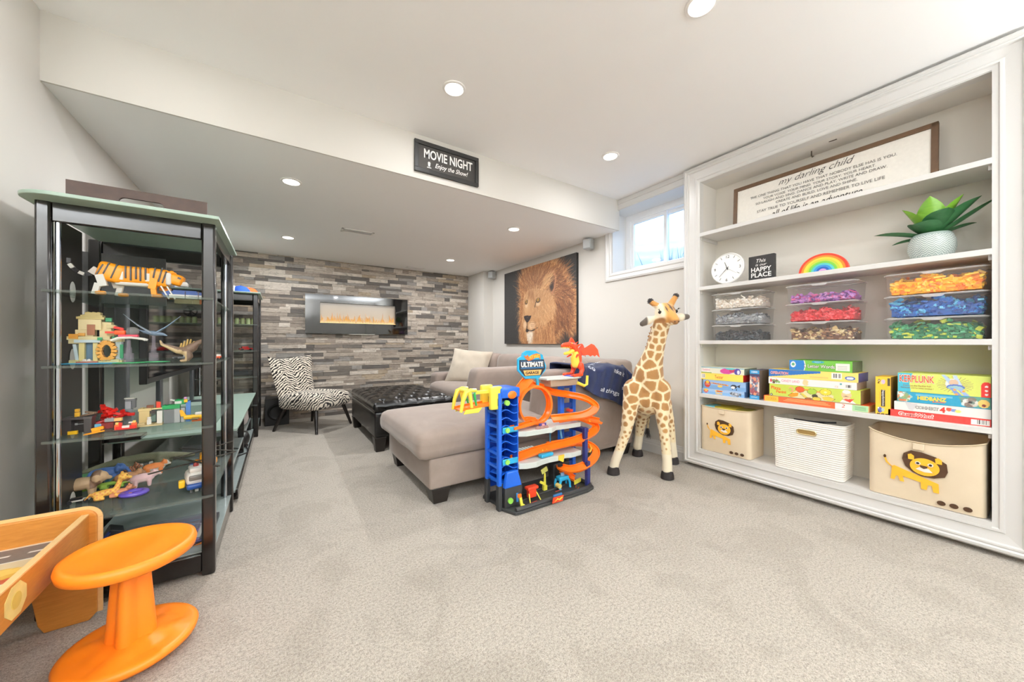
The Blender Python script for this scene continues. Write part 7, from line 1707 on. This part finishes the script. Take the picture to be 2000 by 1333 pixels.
# --- fourth shelf: animal figures
def animal(name, label, px, py, rz, L, col, col2=None, kind='', z=S4, lie=False):
    p = onZ(px, py, z); k = L / .10; m = MB(); leg = .0 if lie else 1.0; hh = (.030 if lie else .048) * k
    def q(x, y, zz): return Vector((x * k, y * k, zz * k))
    bz = .026 if lie else .046
    fat = {'elephant': 1.25, 'hippo': 1.35, 'bear': 1.2, 'pig': 1.15, 'lion': 1.05, 'fox': .8, 'croc': .55, 'giraffe': .7}.get(kind, 1.0)
    m.chain([(q(-.030, 0, bz), .021 * fat * k), (q(.0, 0, bz + .002), .022 * fat * k), (q(.026, 0, bz + .002), .019 * fat * k)], 10)
    if not lie:
        for x in (-.03, .024):
            for y in (-.012, .012): m.chain([(q(x, y * fat, .034), .010 * fat * k), (q(x, y * fat, .006), .0075 * fat * k)], 8)
    else:
        for x in (-.03, .03):
            for y in (-.02, .02): m.chain([(q(x, y * fat, .012), .009 * k), (q(x + .02, y * fat * 1.2, .008), .007 * k)], 8)
    hx, hz = {'giraffe': (.050, .085), 'croc': (.055, bz - .004), 'elephant': (.046, .064)}.get(kind, (.045, bz + .018))
    if kind == 'giraffe': m.chain([(q(.026, 0, bz), .012 * k), (q(.045, 0, .085), .008 * k)], 8)
    if kind == 'croc':
        m.chain([(q(.03, 0, bz), .013 * k), (q(.055, 0, bz - .002), .010 * k), (q(.095, 0, bz - .008), .006 * k)], 8); m.chain([(q(-.03, 0, bz), .013 * k), (q(-.07, .008, bz - .008), .008 * k), (q(-.12, -.008, bz - .018), .003 * k)], 8)
    else:
        m.ball(q(hx, 0, hz), .017 * (1.15 if kind in ('bear', 'pig', 'elephant', 'lion') else 1) * k, 12); m.cap(q(hx + .008, 0, hz - .004), q(hx + .022, 0, hz - .008), .009 * k, .007 * k, 8)
        er = .010 if kind == 'elephant' else .005
        for y in (-1, 1):
            if kind == 'elephant': m.ball(q(hx - .008, y * .024, hz), (.008 * k, .012 * k, .018 * k), 10)
            else: m.ball(q(hx - .004, y * .012, hz + .017), .006 * k, 8)
        if kind == 'elephant': m.chain([(q(hx + .018, 0, hz - .006), .007 * k), (q(hx + .030, 0, hz - .026), .006 * k), (q(hx + .036, 0, hz - .044), .005 * k)], 8)
        m.chain([(q(-.046, 0, bz + .006), .005 * k), (q(-.062, .004, bz - .006 if not lie else .012), .0035 * k)], 6)
        if kind == 'lion': m.ball(q(hx - .008, 0, hz - .002), (.018 * k, .026 * k, .027 * k), 12)
    c1, c2 = np.array(col, float), np.array(col2 or col, float)
    def paint(co, nr):
        x, y, zz = co[:, 0] / k, co[:, 1] / k, co[:, 2] / k; out = np.repeat(c1[None], len(co), 0)
        if kind == 'lion': mk_ = (np.hypot(x - hx + .008, zz - hz) > .012) & (x > .022) & (x < .047) & (zz > .03)
        elif kind == 'panda': mk_ = ((x > -.012) & (x < .028)) | (zz < .02) | (zz > hz + .012)
        elif kind == 'tiger': mk_ = (np.sin(x * 520 + 2 * np.sin(zz * 200)) > .35)
        elif kind == 'giraffe': mk_ = (np.sin(x * 420) * np.sin(zz * 380 + 1) * np.cos(y * 300) > .12)
        else: mk_ = (nr[:, 2] < -.2) | ((x > hx + .010) & (kind not in ('croc', 'elephant', 'hippo')))
        out[mk_] = c2; return out
    t = thing(name, label, 'toy animal', (p.x, p.y, z), rz, 'animal figures on the low glass shelf')
    bake_blob(name + '_skin', m, .0030 * max(.8, k), t, paint, .55, 0, 2, 0)
    if kind != 'croc':
        for y in (-1, 1): MB().ball(q(hx + .011, y * .009, hz + .006), .0026 * k, 6).build('eye', bk((20, 18, 18)), t)
    return t
animal('lion_figure', 'tan lion figure with a brown mane and a toy car under it', 160, 972, .1, .125, (206, 172, 132), (116, 78, 52), 'lion')
animal('elephant_figure', 'blue toy elephant figure beside the green turtle', 206, 945, .2, .105, (34, 98, 176), (30, 84, 150), 'elephant')
animal('turtle_figure', 'dark green humped toy figure beside the blue elephant', 172, 945, .1, .095, (36, 118, 64), (24, 90, 48), 'bear', lie=True)
animal('whale_figure', 'small teal and blue toy sea animal behind the elephant', 226, 944, .3, .06, (30, 110, 140), (30, 98, 176), 'hippo', lie=True)
animal('tiger_figure', 'small striped brown tiger figure lying near the wall', 246, 928, .3, .085, (176, 92, 40), (50, 34, 26), 'tiger', lie=True)
animal('panda_figure', 'small black and white panda figure beside the crocodile', 283, 918, .3, .055, (232, 230, 224), (40, 40, 42), 'panda')
animal('fox_figure', 'orange and white fox figure sitting before the crocodile', 302, 928, .3, .085, (226, 124, 40), (220, 214, 206), 'bear')
animal('crocodile_figure', 'long olive crocodile figure stretched along the back of the low shelf', 275, 918, .12, .22, (92, 94, 66), (70, 74, 54), 'croc', lie=True)
animal('bear_figure', 'tan rounded bear figure beside the pink pig', 250, 948, .15, .085, (186, 130, 84), (150, 100, 62), 'bear')
animal('pig_figure', 'pale pink pig figure beside the tan bear', 280, 950, .2, .085, (236, 196, 200), (240, 214, 214), 'pig')
animal('giraffe_figure', 'yellow spotted giraffe figure lying at the front edge of the low shelf', 208, 975, .25, .10, (240, 190, 70), (226, 130, 50), 'giraffe', lie=True)
animal('fawn_figure', 'small reddish brown animal figure lying beside the purple ring', 232, 970, .2, .075, (196, 120, 78), (160, 92, 56), 'fox', lie=True)
animal('lizard_figure', 'lime green lizard figure in front of the blue elephant', 215, 955, .1, .085, (150, 196, 56), (110, 160, 40), 'croc', lie=True)
p = onZ(262, 968, S4); tag(MB().lathe([(.030 + .010 * math.cos(2 * PI * k / 12), .011 + .010 * math.sin(2 * PI * k / 12)) for k in range(13)], n=28, caps=False, sx=1.25).build('teething_ring', bk((96, 76, 176)), loc=(p.x, p.y, S4)), 'purple rubber ring at the front of the low shelf', 'toy ring')
p = onZ(150, 980, S4); t = model('toy_racing_car', 'low white and black toy car under the lion figure', 'toy car', (p.x + .01, p.y - .02, S4), .1, [('body', WH, [(0, 0, 8, 70, 26, 6)], 0), ('cabin', DK, [(-4, 0, 14, 34, 20, 8)], 0)])
for x in (-.022, .024):
    for y in (-.014, .014): MB().cyl((x, y - .004, .008), (x, y + .004, .008), .008, n=10).build('wheel', bk((50, 50, 52)), t)
# --- rescue helicopter
p = onZ(372, 948, S4)
t = thing('brick_rescue_helicopter', 'white, blue and yellow brick rescue helicopter with long dark rotor blades', 'toy helicopter', (-.325, 2.20, S4), -1.35)
MB().rbox((-.005, 0, .062), (.12, .075, .060), .022, n=4).build('cabin', bk(WH), t); MB().rbox((.0, 0, .032), (.125, .072, .026), .010, n=3).build('keel', bk(BL), t); MB().rbox((.048, 0, .070), (.020, .056, .024), .006, n=2).build('windscreen', bk((120, 116, 110)), t); MB().rbox((.0, 0, .100), (.08, .05, .022), .008, n=3).build('engine_cowl', bk(WH), t); MB().box((-.11, 0, .075), (.12, .024, .024)).build('tail_boom', bk(BL), t, bevel=.002)
for s_ in (-1, 1): MB().rbox((.02, s_ * .050, .045), (.03, .022, .034), .006, n=2).build('pontoon', bk(YEL), t); MB().cyl((.03, s_ * .018, .0), (.03, s_ * .018, .020), .005, n=8).build('strut', bk((120, 120, 122)), t)
MB().cyl((.03, -.006, .009), (.03, .006, .009), .009, n=12).build('nose_wheel', bk((206, 206, 200)), t); MB().cyl((-.03, -.02, .009), (-.03, .02, .009), .009, n=12).build('rear_wheel', bk((80, 80, 82)), t)
MB().cyl((0, 0, .11), (0, 0, .128), .010, n=10).build('rotor_hub', bk((150, 60, 60)), t)
for k in range(4): MB().box((.085 * math.cos(.4 + k * PI / 2), .085 * math.sin(.4 + k * PI / 2), .130), (.17, .010, .004), R=rotm(0, 0, .4 + k * PI / 2)).build('rotor_blade', bk((58, 54, 48)), t)
t = thing('brick_yellow_helicopter', 'yellow brick helicopter with dark rotor blades at the back of the low shelf', 'toy helicopter', (-.33, 2.50, S4), -1.4)
MB().rbox((0, 0, .062), (.08, .05, .07), .012, n=3).build('cabin', bk((246, 166, 30)), t); MB().bb(-.03, .03, -.02, .02, .0, .03).build('undercarriage', bk((60, 58, 56)), t, bevel=.002)
for s_ in (-1, 1): MB().rbox((.0, s_ * .036, .05), (.03, .022, .03), .005, n=2).build('engine', bk((240, 150, 30)), t)
MB().cyl((0, 0, .095), (0, 0, .112), .008, n=10).build('rotor_hub', bk((120, 118, 116)), t)
for k in range(4): MB().box((.08 * math.cos(.7 + k * PI / 2), .08 * math.sin(.7 + k * PI / 2), .113), (.16, .009, .004), R=rotm(0, 0, .7 + k * PI / 2)).build('rotor_blade', bk((66, 62, 56)), t)
# --- low panel: big boxed track game
t = thing('boxed_track_game', 'large black, blue and purple boxed game under a clear cover, on the bottom panel', 'board game', (-.50, 2.30, S5))
MB().box((.02, .03, .012), (.42, .30, .024)).build('tray', bk((34, 34, 42)), t, bevel=.002)
cv = Canvas(130, 90, (96, 92, 110))
rg = random.Random(12)
for k in range(46): cv.line([(rg.random(), rg.random()), (rg.random() * .3 + rg.random() * .7, rg.random())], .010, rg.choice([(60, 66, 150), (52, 160, 206), (226, 120, 60), (130, 90, 170), (150, 196, 90), (180, 178, 186), (40, 40, 48), (206, 120, 150)]), .8)
for x, y in ((.3, .45), (.55, .5), (.42, .3), (.75, .65)): cv.ell(x, y, .05, .06, (60, 160, 210))
cv.rect(.0, .0, .06, 1, (44, 50, 110)); cv.rect(.90, 0, 1, 1, (40, 40, 46)); cv.rect(.92, .5, .97, .9, (60, 170, 216)); cv.rect(.86, .1, .90, .9, (170, 166, 160)); cv.poly([(.70, .2), (.78, .5), (.84, .2), (.78, .36)], (60, 170, 216))
painted('printed_board', cv.a, m_print, t, (-.188, -.118, .0245), (1, 0, 0), (0, 1, 0), .416, .296)
MB().box((-.165, .0, .050), (.012, .20, .055), R=rotm(0, .6, 0)).build('end_flap', bk((52, 60, 130)), t, bevel=.002); MB().box((-.150, .11, .045), (.05, .08, .06), R=rotm(0, .5, .3)).build('corner_flap', bk((40, 40, 46)), t, bevel=.002)
MB().rbox((.0, .02, .040), (.34, .24, .028), .012, n=4).build('clear_cover', glassy('blister_clear', (224, 224, 232), .14, .04), t)
fc = Canvas(120, 14, (40, 38, 46))
for k in range(6): fc.poly([(.06 + k * .16, .1), (.14 + k * .16, .5), (.24 + k * .16, .5), (.16 + k * .16, .1)], [(206, 110, 160), (240, 140, 50), (70, 180, 220), (110, 96, 200)][k % 4])
fc.rect(0, .7, 1, .95, (88, 84, 170))
painted('front_print', fc.a, m_print, t, (-.188, -.1206, .0008), (1, 0, 0), (0, 0, 1), .416, .0225)

# ================================================================== far tower and low stand contents
def F2(px, py, Y): return onY(px, py, Y)
for (px, c1, c2, lab, Y) in ((452, (232, 230, 224), (90, 130, 100), 'white cap with green trim on the far tower', 5.05), (470, (36, 82, 176), (28, 66, 150), 'royal blue cap on the far tower', 5.05), (486, (214, 96, 44), (232, 230, 222), 'orange and white cap on the far tower', 5.15)):
    x = onY(px, 548, Y).x; t = thing('baseball_cap', lab, 'cap', (x, Y, 1.603), -.9, 'caps on top of the far tower')
    MB().lathe([(.085, 0), (.086, .02), (.078, .055), (.055, .080), (.02, .092), (.001, .093)], n=24, caps=False, sy=1.1).build('crown', M('cap_%d_%d_%d' % c1, c1, .85, var=.08), t, smooth=60)
    P_ = [(.075 * math.cos(a_), .08 * math.sin(a_) - .04) for a_ in [PI + PI * k / 14 for k in range(15)]]; P_ = [(x_, y_ - .055) for x_, y_ in P_] + [(.085, -.03), (-.085, -.03)]
    MB().ext(P_[::-1], -.006, (0, 0, .004), (1, 0, 0), (0, 1, 0)).build('brim', M('capb_%d_%d_%d' % c2, c2, .85, var=.08), t, bevel=.001)
    MB().ball((0, 0, .094), (.008, .008, .005), 8).build('button', M('capb_%d_%d_%d' % c2, c2, .85, var=.08), t)
# far tower shelf goods
t = thing('bottle_row_tray', 'tray of small pale green jars on the upper shelf of the far tower', 'jar tray', (-.40, 5.10, 1.2535)); MB().box((0, 0, .005), (.36, .10, .01)).build('tray', bk((120, 130, 96)), t)
for k in range(7): j = MB().cyl((-.15 + k * .05, -.01, .01), (-.15 + k * .05, -.01, .065), .020, .021, 12).build('jar', glassy('jade_glass', (206, 222, 170), .7), t); MB().cyl((-.15 + k * .05, -.01, .065), (-.15 + k * .05, -.01, .078), .019, n=12).build('jar_lid', bk((150, 160, 110)), j)
t = thing('film_reel_ornament', 'dark metal film reel ornament standing in the far tower', 'ornament', (-.50, 5.2, 1.3335 - .08)); 
rl = MB(); [rl.tube([(.055 * math.cos(2 * PI * k / 24), y_, .145 + .055 * math.sin(2 * PI * k / 24)) for k in range(25)], .005, 6) for y_ in (-.012, .012)]
for k in range(5): rl.cyl((0, 0, .145), (.052 * math.cos(k * 1.257), 0, .145 + .052 * math.sin(k * 1.257)), .006, n=6)
rl.build('reel', M('reel_iron', (40, 38, 38), .5, .3), t); MB().cyl((0, 0, .012), (0, 0, .145), .006, n=8).bb(-.04, .04, -.03, .03, 0, .012).build('stand', M('reel_iron', (40, 38, 38), .5, .3), t)
t = model('toy_vintage_car', 'shiny red toy vintage car on the middle shelf of the far tower', 'toy car', (-.315, 5.0, .9625), .3, [('body', (176, 24, 24), [(0, 0, 10, 120, 44, 18)], 0), ('cabin', (196, 40, 36), [(-8, 0, 28, 60, 38, 18)], 0), ('bumper', (196, 196, 196), [(0, 0, 9, 126, 40, 5)], 0)])
for x in (-.036, .038):
    for y in (-.021, .021): MB().cyl((x, y - .005, .012), (x, y + .005, .012), .012, n=12).build('wheel', bk((30, 30, 30)), t)
t = thing('pillar_candle', 'slim white candle on the middle shelf of the far tower', 'candle', (-.49, 5.0, .9625)); MB().cyl((0, 0, .008), (0, 0, .115), .013, n=14).build('wax', bk(WH), t); MB().cyl((0, 0, 0), (0, 0, .008), .022, n=16).build('dish', bk((60, 58, 56)), t); MB().cyl((0, 0, .115), (0, 0, .124), .0012, n=5).build('wick', bk(DK), t)
t = thing('media_box', 'flat dark set-top box on the lower shelf of the far tower', 'media player', (-.42, 5.1, .6765)); MB().box((0, 0, .035), (.34, .26, .06)).build('case', bk((28, 28, 30)), t, bevel=.003); MB().box((.02, -.131, .035), (.22, .003, .03)).build('front_panel', M('panel_dark', (46, 52, 56), .15), t)
for x in (-.14, .14): MB().box((x, 0, .0025), (.03, .2, .006)).build('foot', bk(DK), t)
# low stand goods
t = thing('game_console', 'flat grey game console on the middle shelf of the low stand', 'game console', (-.46, 3.65, .2375)); MB().box((0, 0, .03), (.26, .36, .055)).build('case', bk((150, 152, 156)), t, bevel=.004); MB().box((.131, 0, .03), (.003, .30, .02)).build('front_panel', bk((40, 42, 46)), t); MB().bb(-.1, .1, -.15, .15, 0, .004).build('foot', bk(DK), t)
t = thing('black_router', 'black upright router with cables on the low stand', 'router', (-.36, 3.15, .2375)); MB().box((0, 0, .075), (.05, .16, .15)).build('case', bk((26, 26, 28)), t, bevel=.004); MB().tube([(-.02, .08, .05), (-.06, .14, .03), (-.04, .24, .006), (.05, .30, .006), (.10, .26, .006)], .004, 6).build('cable', bk(DK), t)
t = thing('dome_speaker', 'round black dome speaker with a trailing cable on the base of the low stand', 'speaker', (-.285, 4.05, .1025)); MB().ball((0, 0, .075), (.062, .075, .075), 20).build('dome', M('dome_black', (30, 30, 31), .35), t); MB().cyl((0, 0, 0), (0, 0, .012), .05, n=20).build('foot', bk(DK), t); MB().tube([(.03, -.05, .02), (.05, -.12, .006), (.06, -.26, .006), (.0, -.34, .006), (-.02, -.45, .006)], .005, 6).build('cable', bk(DK), t)
t = thing('fleece_bag', 'crumpled pale grey bag on the middle shelf of the low stand', 'bag', (-.33, 4.40, .2375)); MB().rbox((0, 0, .10), (.13, .22, .20), .05, n=6, wr=.022, ws=11).build('bag_body', M('bag_grey', (176, 168, 164), .8, var=.15), t, smooth=180); MB().tube([(0, -.05, .19), (0, 0, .225), (0, .05, .19)], .006, 6).build('bag_strap', bk(GRY), t)
